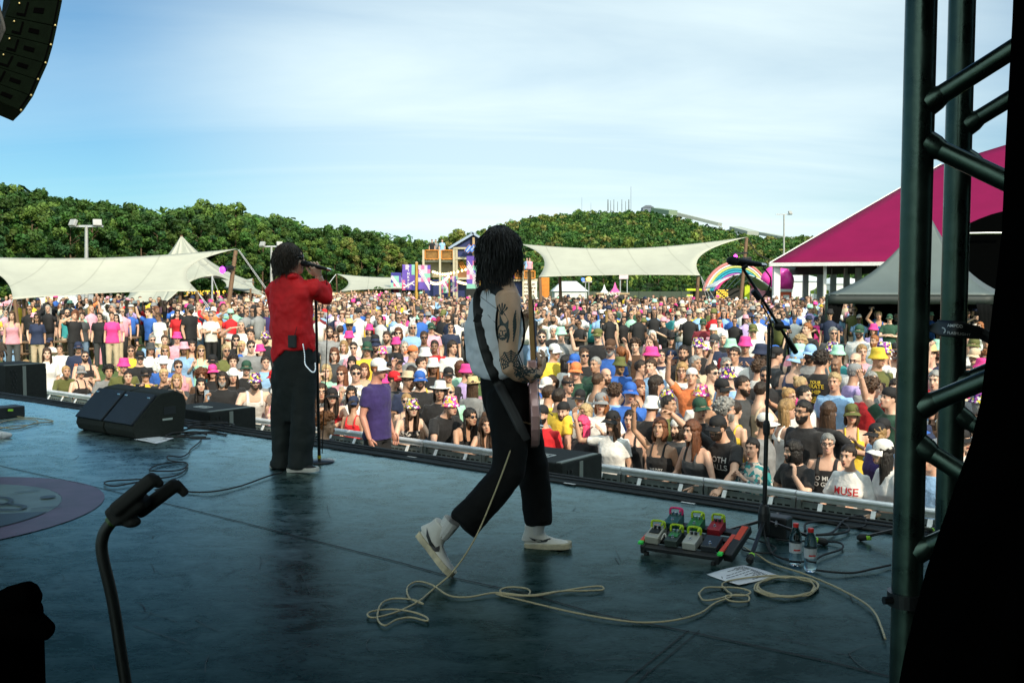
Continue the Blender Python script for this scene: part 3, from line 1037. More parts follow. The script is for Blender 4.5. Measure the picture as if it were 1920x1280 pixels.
def face_bits(mb, M, c, smile=0.0, mouth_open=0.0):
 def P(x, y, z): return c + M @ Vector((x, y, z))
 for s in (-1, 1):
  mb.ell(P(s * .030, -.0845, .008), (.0145, .007, .0065), M, 8, 1)
  mb.ell(P(s * .030, -.0895, .008), (.0062, .004, .0062), M, 8, 2)
  mb.tube([P(s * .014, -.0955, .026), P(s * .032, -.0965, .031), P(s * .049, -.086, .026)], [.003, .0042, .002], 5, 2)
  mb.tube([P(s * .016, -.091, .0135), P(s * .030, -.0935, .0165), P(s * .045, -.086, .0125)], [.0015, .0022, .001], 4, 2)
 mb.ell(P(0, -.0965, -.062), (.022, .006, .0055 + .003 * smile), M, 8, 3)
 mb.ell(P(0, -.0965, -.0715 - mouth_open * .016), (.018, .006, .0058), M, 8, 3)
 if mouth_open:
  mb.ell(P(0, -.098, -.067 - mouth_open * .008), (.016, .004, .004 + .010 * mouth_open), M, 8, 2)
 elif smile > 0.5:
  mb.ell(P(0, -.1005, -.0665), (.017, .003, .0035), M, 8, 1)
 else:
  mb.ell(P(0, -.1012, -.0668), (.018, .0022, .0013), M, 8, 2)
def hand_geo(mb, w, d, pn, grip=0.3, side=1, point=False, m=0, sc_=1.0):
 """w wrist, d along the hand, pn palm normal; side: +1 thumb to d x pn"""
 d = d.normalized()
 pn = (pn - d * pn.dot(d)).normalized()
 a = d.cross(pn) * side
 M = axes(a, pn, d)
 def P(x, y, z): return w + M @ Vector((x * sc_, y * sc_, z * sc_))
 mb.loft([ring(P(0, 0, z), ra * sc_, rb * sc_, 10, M) for z, ra, rb in ((-.012, .024, .019), (.015, .030, .018), (.05, .040, .016), (.085, .040, .014), (.096, .034, .010))], m)
 for k, (x, L) in enumerate(((.030, .068), (.010, .076), (-.010, .071), (-.029, .056))):
  g = 0.05 if (point and k == 0) else (1.5 if point else grip)
  g *= 1 + 0.18 * k * (0 if point else 1)
  p = P(x, 0, .088)
  dd, up = M @ Vector((0.12 * (x / .03) * (1 - min(g, 1)), 0, 1)), M @ Vector((0, 1, 0))
  pts = [p]
  ax = dd.cross(up).normalized()
  for s_, fr_ in ((0.42, .5), (0.32, .8), (0.26, .7)):
   dd = Quaternion(ax, g * fr_) @ dd
   pts.append(pts[-1] + dd.normalized() * L * s_ * sc_)
  mb.tube(pts, [.0085 * sc_, .0085 * sc_, .0078 * sc_, .0062 * sc_], 7, m)
 th = [P(.030, .0, .025), P(.050, .010, .055), P(.056, .022 + .015 * grip, .083), P(.052 - .012 * grip, .030 + .02 * grip, .103)]
 mb.tube(th, [.013 * sc_, .011 * sc_, .0095 * sc_, .007 * sc_], 7, m)
POSES = {
 'down':    dict(R=((-.05, .03, -.28), (-.06, -.07, -.52)), L=((.05, .03, -.28), (.06, -.06, -.52))),
 'lean':    dict(lean=24, pitch=-14, R=((-.11, -.16, -.24), (.02, -.38, -.28)), L=((.11, -.16, -.24), (-.02, -.39, -.27)), hd=(0, -.45, -.9), grip=.5),
 'rail':    dict(lean=9, pitch=-4, R=((-.12, -.02, -.27), (-.05, -.26, -.33)), L=((.12, -.02, -.27), (.05, -.26, -.33)), hd=(0, -.7, -.7), grip=1.1),
 'point':   dict(pitch=-10, yaw=8, R=((-.15, -.10, .21), (-.10, -.20, .45)), L=((.07, .03, -.28), (.04, -.16, -.42)), point=True, hdR=(.1, -.3, .9)),
 'fist':    dict(lean=4, yaw=-12, R=((-.24, -.06, .13), (-.22, -.14, .38)), L=((.07, .0, -.28), (.02, -.18, -.40)), grip=1.5, hdR=(0, -.35, .9)),
 'bothup':  dict(pitch=-8, R=((-.20, -.10, .18), (-.12, -.16, .42)), L=((.21, -.06, .17), (.15, -.10, .42)), grip=.15, hdR=(0, -.1, 1), hdL=(0, -.1, 1)),
 'phone':   dict(R=((-.10, -.18, -.20), (.04, -.36, .0)), L=((.10, -.18, -.20), (-.05, -.36, .0)), grip=.9, hdR=(.25, -.1, .95), hdL=(-.25, -.1, .95)),
 'phone1':  dict(yaw=6, R=((-.12, -.16, -.22), (-.02, -.36, -.06)), L=((.05, .03, -.28), (.06, -.07, -.52)), grip=.9, hdR=(.1, -.1, .97)),
 'phonehi': dict(pitch=-6, R=((-.14, -.16, .16), (-.02, -.26, .38)), L=((.05, .03, -.28), (.06, -.07, -.52)), grip=.9, hdR=(.1, -.1, .97)),
 'crossed': dict(yaw=-6, R=((-.08, -.10, -.27), (.14, -.20, -.22)), L=((.08, -.10, -.27), (-.14, -.22, -.25)), hdR=(.95, -.1, .1), hdL=(-.95, -.1, .1), grip=.4),
 'cup':     dict(yaw=10, R=((-.08, -.03, -.28), (-.01, -.27, -.20)), L=((.05, .03, -.28), (.06, -.07, -.52)), grip=.9, hdR=(.3, -.8, .35)),
 'clap':    dict(R=((-.12, -.10, -.24), (.06, -.32, -.09)), L=((.12, -.10, -.24), (-.10, -.32, -.09)), hdR=(.3, -.6, .7), hdL=(-.3, -.6, .7), grip=.2),
 'wave':    dict(yaw=-8, R=((-.27, -.04, -.02), (-.30, -.10, .23)), L=((.05, .03, -.28), (.06, -.06, -.52)), grip=.2, hdR=(-.1, -.1, 1)),
 'reach':   dict(lean=16, yaw=-4, R=((-.20, -.14, .17), (-.33, -.26, .33)), L=((.12, -.20, -.20), (.14, -.42, -.33)), hdR=(-.3, -.8, .4), hdL=(.1, -.8, -.3), grip=.7),
 'chin':    dict(lean=8, yaw=-22, R=((-.11, -.06, -.26), (-.03, -.27, -.34)), L=((.10, -.14, -.24), (.01, -.25, .0)), hdR=(.2, -.8, -.5), hdL=(-.15, .25, .95), grip=.6),
 'shade':   dict(yaw=4, R=((-.22, -.14, .06), (-.02, -.24, .20)), L=((.05, .03, -.28), (.06, -.06, -.52)), hdR=(.9, -.1, .2), grip=.2),
 'sit':     dict(sit=True, lean=6, R=((-.10, -.06, -.26), (-.04, -.30, -.34)), L=((.10, -.06, -.26), (.03, -.30, -.36)), grip=.5),
 'wide':    dict(yaw=12, R=((-.24, -.02, -.16), (-.44, -.14, -.18)), L=((.22, -.02, -.18), (.42, -.14, -.16)), hdR=(-.9, -.4, 0), hdL=(.9, -.4, 0), grip=.3),
}
BODY_MATS = [SKIN, EYEW, DARK, LIP]
TPL = {}
VOX = 0.0115
def template(pose, fem):
 key = (pose, fem)
 if key in TPL:
  return TPL[key]
 P = POSES[pose]
 lean = R(P.get('lean', 0))
 T = TF if fem else TM
 sh_w, sh_z = (.150, 1.385) if fem else (.178, 1.392)
 r_up, r_el, r_wr = (.044, .034, .024) if fem else (.054, .041, .029)
 sit = P.get('sit')
 dz = -0.74 if sit else 0.0
 piv = Vector((0, 0, .95))
 def U(p, h=None):
  p = Vector(p)
  h = p.z if h is None else h
  a = lean * sstep(.92, 1.22, h)
  q = p - piv
  return piv + Vector((q.x, q.y * math.cos(a) - q.z * math.sin(a), q.y * math.sin(a) + q.z * math.cos(a))) + Vector((0, 0, dz))
 def torso(rows, inf=0.0, hem=0.0, n=18):
  rg = []
  for z, ra, rb, yo in rows:
   k = inf + hem * max(0, (1.25 - z) / 0.4)
   rg.append([U(p, z) for p in ring((0, yo, z), ra + k, rb + k, n)])
  return rg
 mb = MB()
 mb.loft(torso(T))
 sh = {}
 for s, side in ((-1, 'R'), (1, 'L')):
  S = U((s * sh_w, .012, sh_z))
  E, W = S + Vector(P[side][0]), S + Vector(P[side][1])
  sh[side] = (S, E, W)
  inn = U((s * sh_w * .55, .012, sh_z + .005))
  mb.tube([inn, S, S.lerp(E, .35), S.lerp(E, .8), E, E.lerp(W, .3), E.lerp(W, .75), W, W + (W - E).normalized() * .02],
    [r_up * .95, r_up * 1.08, r_up, r_el * 1.05, r_el, r_el * 1.02, r_wr * 1.15, r_wr, r_wr * .95], 12)
 legs = {}
 for s, side in ((-1, 'R'), (1, 'L')):
  if sit:
   hp_, kn, an = Vector((s * .09, -.02, .13)), Vector((s * .30, -.36, .28)), Vector((-s * .02, -.42 - .06 * s, .07))
   to = an + Vector((-s * .16, -.06, -.02))
  else:
   hp_, kn, an = Vector((s * .092, 0, .88)), Vector((s * .105, -.015, .49)), Vector((s * .115, .02, .085))
   to = an + Vector((s * .03, -.17, -.06))
  legs[side] = (hp_, kn, an, to)
  th = .088 if not fem else .090
  mb.tube([hp_ + Vector((0, 0, .03)) * (0 if sit else 1), hp_.lerp(kn, .3), kn, kn.lerp(an, .3), kn.lerp(an, .75), an], [th, th * .9, .056, .056, .042, .038], 12)
  mb.tube([an + Vector((0, .03, -.045)), an + Vector((0, .0, -.035)), an.lerp(to, .5) + Vector((0, 0, -.012)), to, to + (to - an).normalized() * .05], [.03, .038, .036, .034, .018], 10)
 yaw, pitch = R(P.get('yaw', 0)), R(P.get('pitch', 0))
 HM = (Matrix.Rotation(yaw, 3, 'Z') @ Matrix.Rotation(lean * .45 + pitch, 3, 'X')) * .94
 hc = U((0, -.022, 1.635 if not fem else 1.625), 1.6)
 head_geo(mb, HM, hc)
 me = raw = remesh(mb, VOX, 5, name='body')
 ex = MB()
 face_bits(ex, HM, hc, smile=rnd.choice([0, .3, .8, 1]), mouth_open=rnd.choice([0, 0, 0, .6]))
 nfb = len(ex.f)
 hands = {}
 for s, side in ((-1, 'R'), (1, 'L')):
  S, E, W = sh[side]
  hd = P.get('hd' + side) or P.get('hd')
  hd = Vector(hd) if hd else (W - E)
  pn = Vector((-s * .8, -.3, -.2)) if abs(hd.normalized().z) > .6 else Vector((-s * .3, .2, -.9))
  pt = P.get('point') and side == 'R'
  hand_geo(ex, W, hd, pn, P.get('grip', .35), side=-s if True else s, point=pt)
  hands[side] = (W.copy(), hd.normalized())
 me = join_mesh(me, ex, BODY_MATS, name='body')
 t = dict(raw=raw, ex=ex, nfb=nfb, me=me, head=Matrix.Translation(hc) @ HM.to_4x4(), hands=hands, fem=fem, top=hc.z + .12, hc=hc, cl={}, sh=sh, legs=legs, torso=torso, T=T, U=U, sit=sit, P=P)
 TPL[key] = t
 return t
def clothes(t, kind):
 """shirt and leg-wear meshes that follow the template's pose"""
 if kind in t['cl']:
  return t['cl'][kind]
 mb = MB()
 T, torso, U, fem = t['T'], t['torso'], t['U'], t['fem']
 su = .050 if fem else .060
 if kind in ('tee', 'long', 'polo', 'loose'):
  rows = [r_ for r_ in T if .86 <= r_[0] <= 1.45]
  rows = [(.83, T[1][1], T[1][2], 0)] + rows
  lz, la_, lb, ly = [r_ for r_ in T if r_[0] > 1.45][0]
  rows.append((lz - .004, la_ + .006, lb + .004, ly))
  mb.loft(torso(rows, .013, .022 if kind == 'loose' else .012))
  for s, side in ((-1, 'R'), (1, 'L')):
   S, E, W = t['sh'][side]
   inn = U((s * .08, .012, 1.385))
   if kind == 'long':
    mb.tube([inn, S, S.lerp(E, .5), E, E.lerp(W, .5), E.lerp(W, .93)], [su, su * 1.18, su * 1.05, su * .95, su * .8, su * .68], 12)
   else:
    k = .78 if kind == 'loose' else .62
    mb.tube([inn, S, S.lerp(E, .3), S.lerp(E, k)], [su, su * 1.2, su * 1.16, su * (1.22 if kind == 'loose' else 1.1)], 12)
  me = remesh(mb, .0125, 3, .016, .10, name='shirt')
 elif kind == 'tank':
  top = 1.31 if not fem else 1.275
  rows = [(.84, T[1][1], T[1][2], 0)] + [r_ for r_ in T if .86 <= r_[0] <= top + .0] 
  zt = [r_ for r_ in T if r_[0] <= top + .05][-1]
  rows.append((top + .03, zt[1] * .93, zt[2] * .97, zt[3]))
  mb.loft(torso(rows, .009, .008))
  xs_ = .075 if fem else .10
  for s in (-1, 1):
   pts = [U((s * xs_ * 1.05, -.115, 1.28)), U((s * xs_, -.088, 1.36)), U((s * xs_, -.03, 1.437)), U((s * xs_, .04, 1.437)), U((s * xs_, .10, 1.36)), U((s * xs_ * 1.05, .12, 1.27))]
   mb.tube(spline(pts, 4), .016 if fem else .026, 8)
  me = remesh(mb, .0115, 2, .008, .08, name='tank_top')
 elif kind in ('trousers', 'shorts'):
  if not t['sit']:
   rows = [r_ for r_ in T if r_[0] <= .97]
   mb.loft(torso(rows, .012))
  else:
   rows = [r_ for r_ in T if r_[0] <= .97]
   mb.loft(torso(rows, .014))
  for s, side in ((-1, 'R'), (1, 'L')):
   hp_, kn, an, to = t['legs'][side]
   if kind == 'trousers':
    mb.tube([hp_, hp_.lerp(kn, .35), kn, kn.lerp(an, .5), kn.lerp(an, .95)], [.100, .096, .078, .074, .072], 12)
   else:
    mb.tube([hp_, hp_.lerp(kn, .35), hp_.lerp(kn, .9)], [.104, .100, .092], 12)
  me = remesh(mb, .013, 3, .012, .1, name=kind)
 t['cl'][kind] = me
 return me
HM_CACHE = {}
def sphere_dirs(nu=22, nv=14):
 return nu, nv
def hair_mesh(style):
 k = ('hair', style)
 if k in HM_CACHE:
  return HM_CACHE[k]
 mb = MB()
 r0 = random.Random(hash(style) % 1000 if False else sum(map(ord, style)))
 nu, nv = 28, 16
 big = {'afro': .045, 'curly': .022, 'short': .006, 'buzz': .001, 'medium': .014, 'long': .012, 'bun': .005, 'pony': .006}.get(style, .006)
 amp = {'afro': .030, 'curly': .024, 'short': .012, 'buzz': .003, 'medium': .014, 'long': .012, 'bun': .006, 'pony': .007}.get(style, .01)
 def shellpt(u, v):
  th, ph = 2 * PI * u, PI * v * .74
  d = Vector((math.sin(ph) * math.cos(th), math.sin(ph) * math.sin(th), math.cos(ph)))
  r_ = Vector((.080 + big, .102 + big, .098 + big))
  q = Vector((d.x * r_.x, d.y * r_.y + .010, d.z * r_.z + .032))
  nn = noise.noise(Vector((d.x, d.y, d.z)) * (5 if style in ('afro', 'curly') else 3.2) + Vector((r0.random() * 0 + 7, 1, 2))) + .5 * noise.noise(d * 11)
  q += d * amp * nn
  hl = .062 + .012 * math.cos(d.x * 14)            # hair line on the brow
  if style in ('medium', 'long') and abs(q.x) > .05: hl = -.2 if q.y > -.035 else .02
  side = q.y < -.005 and q.z < (hl if q.y < -.045 else .005)
  if style in ('short', 'buzz', 'bun', 'pony') and abs(q.x) > .06 and q.z < -.03 and q.y < .03: side = True
  if side:
   q = Vector((q.x * .80, q.y * .72 + .010, q.z))
  return q
 mb.grid(shellpt, nu, nv)
 if style in ('long', 'medium'):
  L = .36 if style == 'long' else .17
  rings = []
  for i in range(9):
   f = i / 8
   z = .02 - f * L
   w = .088 + .022 * math.sin(f * PI * .8) - .02 * f * f
   rg = []
   for j in range(20):
    t = R(-52) + (R(232) + R(0)) * j / 19
    x, y = w * math.cos(t), .012 + (.100 - .008 * f) * math.sin(t)
    x += .008 * math.sin(j * 2.3 + f * 6); y += .006 * math.sin(j * 3.1 + f * 9)
    rg.append(Vector((x, y, z + .012 * math.sin(j * 1.9) * f)))
   for j in range(20):
    t = R(180) - R(0) + (-R(180)) * j / 19
    q = rg[19 - j]
    rg.append(Vector((q.x * .74, (q.y - .012) * .72 + .012, q.z)))
   rings.append(rg)
  mb.loft(rings)
 if style == 'bun':
  mb.ell((0, .085, .105), (.042, .040, .038), n=12)
 if style == 'pony':
  mb.tube(spline([(0, .10, .05), (0, .145, .03), (0, .15, -.06), (.01, .13, -.17)], 5), [.022, .026, .03, .033, .034, .036, .036, .034, .034, .032, .030, .028, .024, .020, .012, .006][:16], 10)
 if style in ('afro', 'curly'):
  for i in range(90 if style == 'afro' else 60):
   th, ph = r0.uniform(0, 2 * PI), math.acos(r0.uniform(-.25, 1))
   d = Vector((math.sin(ph) * math.cos(th), math.sin(ph) * math.sin(th), math.cos(ph)))
   if d.y < -.35 and d.z < .55: continue
   c = Vector((d.x * (.085 + big), d.y * (.105 + big) + .01, d.z * (.10 + big) + .032))
   s_ = r0.uniform(.012, .024)
   mb.ell(c, (s_, s_, s_), n=6)
 me = mb.mesh('hair', [HAIR], True)
 HM_CACHE[k] = me
 return me
def hat_mesh(kind):
 k = ('hat', kind)
 if k in HM_CACHE:
  return HM_CACHE[k]
 mb = MB()
 S = Matrix.Diagonal((1.0, 1.20, 1.0))
 c = (0, .006, 0)
 if kind in ('bucket', 'printbucket'):
  mb.lathe([(.002, .150), (.060, .150), (.078, .142), (.086, .10), (.092, .058), (.096, .052), (.116, .022), (.126, .004), (.125, .0), (.112, .016), (.094, .046), (.084, .045)], c, 24, 0, S)
 elif kind in ('cap', 'backcap'):
  f = -1 if kind == 'backcap' else 1
  mb.lathe([(.002, .142), (.030, .140), (.056, .128), (.075, .106), (.085, .078), (.088, .042), (.084, .036)], c, 24, 0, S)
  mb.ell((0, .006, .144), (.007, .007, .004), n=6)
  def brim(u, v):
   t = R(-62) + R(124) * v
   rr = .086 + u * .078 * math.cos(t * .95) ** .6
   x = rr * math.sin(t) * (1 - .05 * u)
   y = -(rr * math.cos(t)) * (1.05 if u < .1 else 1.08)
   return Vector((x, f * y + .004, .048 - .030 * u - .12 * u * (x * x) / .01 * .16 - .010))
  mb.shell(brim, 6, 14, .004)
 elif kind == 'fedora':
  mb.lathe([(.002, .138), (.030, .142), (.062, .150), (.076, .140), (.084, .09), (.088, .055), (.110, .048), (.140, .050), (.152, .056), (.152, .052), (.11, .043), (.086, .042)], c, 26, 0, S)
 elif kind == 'cowboy':
  def cb(u, v):
   t = 2 * PI * v
   prof_ = [(.002, .150), (.05, .158), (.074, .150), (.082, .10), (.09, .052), (.12, .045), (.16, .05), (.185, .058)]
   x = u * (len(prof_) - 1); i = min(int(x), len(prof_) - 2); g = x - i
   rr = prof_[i][0] * (1 - g) + prof_[i + 1][0] * g; z = prof_[i][1] * (1 - g) + prof_[i + 1][1] * g
   if rr > .09: z += (rr - .09) * .75 * abs(math.cos(t)) ** 2
   return Vector((rr * math.cos(t), rr * math.sin(t) * 1.15 + .006, z))
  mb.shell(cb, 14, 28, .004)
 elif kind == 'beanie':
  mb.lathe([(.002, .152), (.040, .146), (.070, .122), (.086, .085), (.092, .045), (.095, .040), (.095, .012), (.088, .010)], c, 22, 0, S)
 elif kind == 'bandana':
  mb.lathe([(.080, .030), (.088, .034), (.088, .070), (.080, .074)], c, 22, 0, S)
 elif kind == 'glasses' or kind == 'specs':
  thin = kind == 'specs'
  for s in (-1, 1):
   if thin:
    ptsr = [(s * (.031 + .024 * math.cos(a)), -.099 + .012 * abs(math.cos(a)) * (1 if s * math.cos(a) > 0 else .2), .008 + .017 * math.sin(a)) for a in np.linspace(0, 2 * PI, 14, endpoint=False)]
    mb.tube(ptsr, .0028, 5, closed=True)
   else:
    mb.ell((s * .033, -.098, .009), (.027, .006, .0195), Matrix.Rotation(s * R(14), 3, 'Z'), 12)
   mb.tube([(s * .058, -.089, .014), (s * .076, -.05, .012), (s * .080, .006, .004)], [.0042, .0038, .003], 6)
  mb.tube([(-.014, -.103, .014), (.014, -.103, .014)], .003, 6)
 elif kind == 'beard':
  def bd(u, v):
   t = R(-88) + R(176) * v
   z = -.034 - u * .100
   hw = float(np.interp(z, [-.14, -.115, -.085, -.055, -.02], [.020, .042, .058, .067, .073]))
   yf = float(np.interp(z, [-.14, -.108, -.085, -.055, -.02], [-.080, -.101, -.103, -.098, -.090]))
   x = hw * math.sin(t); y = .0 + (yf) * math.cos(t) ** .8 if math.cos(t) > 0 else 0
   if u < .35 and abs(x) < .024 and z > -.08: y += .022
   nn = .004 * noise.noise(Vector((x, y, z)) * 60)
   return Vector((x * 1.05, y - nn, z))
  mb.shell(bd, 9, 18, .012)
  mb.tube([(-.030, -.093, -.060), (-.014, -.1045, -.052), (0, -.106, -.051), (.014, -.1045, -.052), (.030, -.093, -.060)], [.004, .0065, .006, .0065, .004], 6)
 me = mb.mesh(kind, [HATP if kind == 'printbucket' else (GLASS if kind in ('glasses', 'specs') else (HAIR if kind == 'beard' else HATM))], kind not in ('glasses_',))
 HM_CACHE[k] = me
 return me
COLR = dict(white=(.78, .78, .76), black=(.011, .011, .013), grey=(.24, .25, .26), charcoal=(.05, .055, .06), navy=(.014, .024, .065), blue=(.03, .13, .50), sky=(.27, .47, .74),
   red=(.60, .012, .02), maroon=(.17, .012, .022), pink=(.85, .055, .30), rose=(.78, .36, .45), yellow=(.78, .56, .05), olive=(.12, .13, .035), green=(.02, .075, .045),
   mint=(.36, .68, .52), lilac=(.46, .36, .68), purple=(.032, .018, .12), orange=(.78, .22, .07), beige=(.56, .45, .31), brown=(.085, .042, .022), teal=(.03, .26, .28), straw=(.66, .50, .25), denim=(.16, .25, .38))
CNAME = dict(sky='light blue', rose='pale pink', mint='mint green', green='dark green', teal='teal', straw='straw', olive='olive green', denim='pale denim')
HAIRC = dict(black=(.010, .008, .007), dark=(.022, .013, .008), brown=(.055, .028, .014), auburn=(.13, .045, .018), blond=(.36, .22, .09), fair=(.50, .36, .18), grey=(.26, .26, .25), white=(.6, .58, .55), pink=(.85, .06, .18), ginger=(.26, .09, .025))
SKINC = [(.66, .40, .29), (.70, .45, .33), (.60, .35, .24), (.72, .48, .36), (.50, .29, .19), (.63, .37, .26), (.26, .14, .085)]
def jit(c, s=.12):
 k = 1 + rnd.uniform(-s, s)
 return tuple(max(.003, min(1, x * k)) for x in c)
LABELS = set()
POSEW = dict(down='', lean='leaning on the barrier rail', rail='gripping the barrier rail', point='pointing up with one arm', fist='with a raised fist', bothup='with both arms up', phone='holding both hands up to a phone',
             phone1='with a hand raised in front', phonehi='with one arm held high', crossed='with arms crossed', cup='with one forearm raised', clap='clapping', wave='waving', reach='reaching over the barrier', chin='with a hand at the chin', shade='shading the eyes', sit='sitting on the grass', wide='with arms spread')
GARM = dict(tee='t-shirt', long='long-sleeved top', polo='polo shirt', loose='loose t-shirt', tank='sleeveless top')
HATW = dict(bucket='bucket hat', printbucket='patterned bucket hat', cap='cap', backcap='backwards cap', fedora='brimmed sun hat', cowboy='wide cowboy hat', beanie='beanie', bandana='headband')
PEOPLE = []
def person(loc, rz, pose='down', fem=False, shirt=('tee', 'white'), hair=('short', 'brown'), hat=None, glasses=None, beard=None, legs=('trousers', 'denim'), scale=1.0, skin=None, mirror=False,
           label=None, extra=None, group='festival crowd facing the stage', pattern=False, shoes=False):
 t = template(pose, fem)
 root = bpy.data.objects.new('person', None)
 root.empty_display_size = .1
 root.location = loc
 root.rotation_euler = (0, 0, rz)
 root.scale = (-scale if mirror else scale, scale, scale)
 link(root)
 def child(name, me, color, M=None):
  o = bpy.data.objects.new(name, me)
  o.color = (*color, 1)
  link(o, root)
  if M is not None:
   o.matrix_local = M
  return o
 sk = skin or rnd.choice(SKINC[:6] * 3 + SKINC[6:])
 child('body', t['me'], sk)
 sname = {'tank': 'sleeveless_top', 'long': 'long_sleeved_top', 'polo': 'polo_shirt'}.get(shirt[0], 't_shirt')
 so_ = child(sname, clothes(t, shirt[0]), jit(COLR[shirt[1]]))
 if pattern:
  so_.data = so_.data.copy()
  so_.data.materials.clear(); so_.data.materials.append(CLOTHP)
 else:
  if not so_.data.materials: so_.data.materials.append(CLOTH)
 if legs:
  lo = child('trousers' if legs[0] == 'trousers' else 'shorts', clothes(t, legs[0]), jit(COLR[legs[1]]))
  if not lo.data.materials: lo.data.materials.append(DENIM)
 if shoes:
  for side in 'RL':
   kk_ = ('shoe', pose, fem, side)
   if kk_ not in HM_CACHE:
    hp_, kn, an, to = t['legs'][side]
    m_ = MB()
    d_ = (to - an); d_.z = 0; d_.normalize()
    m_.tube([an + Vector((0, 0, .02)), an + Vector((0, 0, -.02)), an - d_ * .03 + Vector((0, 0, -.05))], [.05, .052, .045], 12)
    m_.tube([an - d_ * .06 + Vector((0, 0, -.045)), an + Vector((0, 0, -.04)), an.lerp(to, .6) + Vector((0, 0, -.012)), to + Vector((0, 0, .0)), to + d_ * .07], [.03, .046, .046, .042, .02], 12)
    HM_CACHE[kk_] = remesh(m_, .012, 2, name='shoe'); HM_CACHE[kk_].materials.append(CLOTH)
   child('shoe', HM_CACHE[kk_], COLR[rnd.choice(['white', 'black', 'grey'])])
 HMx = t['head']
 hcol = HAIRC[hair[1]] if hair else None
 if hair:
  st = hair[0]
  if hat and st in ('afro', 'curly'): st = 'medium'
  child('hair', hair_mesh(st), jit(hcol, .2), HMx @ (Matrix.Scale(.965, 4) if hat else Matrix.Identity(4)))
 if hat:
  child({'bucket': 'bucket_hat', 'printbucket': 'bucket_hat', 'cap': 'cap', 'backcap': 'cap', 'fedora': 'sun_hat', 'cowboy': 'cowboy_hat'}.get(hat[0], hat[0]), hat_mesh(hat[0]), jit(COLR[hat[1]], .08),
              HMx @ Matrix.Rotation(R(rnd.uniform(-5, 5)), 4, 'Y'))
 if glasses:
  child('sunglasses' if glasses == 'glasses' else 'spectacles', hat_mesh(glasses), (0, 0, 0), HMx)
 if beard:
  child('beard', hat_mesh('beard'), jit(HAIRC[beard], .2), HMx)
 PEOPLE.append(root)
 if label is None:
  label = person_label(loc, pose, shirt, hat, glasses, pattern, beard, True)
 LABELS.add(label)
 tag(root, label, 'person', group)
 return root, t
def zone(loc):
 v = Vector(loc) - Vector((0, 0, CAMZ))
 u = 960 + v.x / v.y * FPX
 p = perp(loc[0], loc[1])
 if u < 200: a = 'by the far left tent poles'
 elif u < 345: a = 'beyond the floor monitors'
 elif u < 510: a = 'left of the singer'
 elif u < 620: a = 'behind the singer'
 elif u < 730: a = 'right of the singer'
 elif u < 870: a = 'left of the guitarist'
 elif u < 1000: a = 'behind the guitarist'
 elif u < 1130: a = 'right of the guitarist'
 elif u < 1260: a = 'under the middle tent'
 elif u < 1420: a = 'left of the boom microphone'
 elif u < 1550: a = 'right of the boom microphone'
 elif u < 1690: a = 'left of the truss tower'
 else: a = 'seen past the truss tower'
 d = p - P_BAR
 b = 'at the barrier' if d < .75 else ('in the second row' if d < 1.5 else ('a few rows back' if d < 3.2 else ('in the middle rows' if d < 6 else ('in the rear rows' if d < 9.5 else 'far back'))))
 return a, b
def person_label(loc, pose, shirt, hat, glasses, pattern, beard, force=False):
 a, b = zone(loc)
 cn = CNAME.get(shirt[1], shirt[1])
 s = f"person in {'patterned ' if pattern else ''}{cn} {GARM[shirt[0]]}"
 w = []
 if hat:
  hc_ = '' if hat[0] == 'printbucket' else CNAME.get(hat[1], hat[1]) + ' '
  w.append((hc_ if hat[0] != 'printbucket' else (CNAME.get(hat[1], hat[1]) + ' ')) + HATW[hat[0]])
 if glasses:
  w.append('sunglasses' if glasses == 'glasses' else 'glasses')
 if w: s += ' and ' + ' and '.join(w) if len(w) == 1 else ', ' + ' and '.join(w)
 pw = POSEW[pose]
 cands = [s + (', ' + pw if pw else '') + ', ' + b, s + ', ' + b + ' ' + a, s + (', ' + pw if pw else '') + ', ' + a]
 if len((s + pw + b + a).split()) < 15:
  cands.append(s + (', ' + pw if pw else '') + ', ' + b + ' ' + a)
 for c in cands:
  if len(c.split()) <= 15 and c not in LABELS:
   return c
 if force and s + ', ' + b not in LABELS: return s + ', ' + b
 if not force: return None
 v = Vector(loc)
 for q in sorted(PEOPLE, key=lambda o: (o.location - v).length)[1:12]:
  lb = q.get('label')
  if not lb: continue
  k = lb.split(',')[0].split(' and ')[0].replace('person in', 'the person in')
  du = v.x / v.y - q.location.x / q.location.y
  c = s + (', right of ' if du > 0 else ', left of ') + k
  if len(c.split()) <= 16 and c not in LABELS:
   return c
 return None
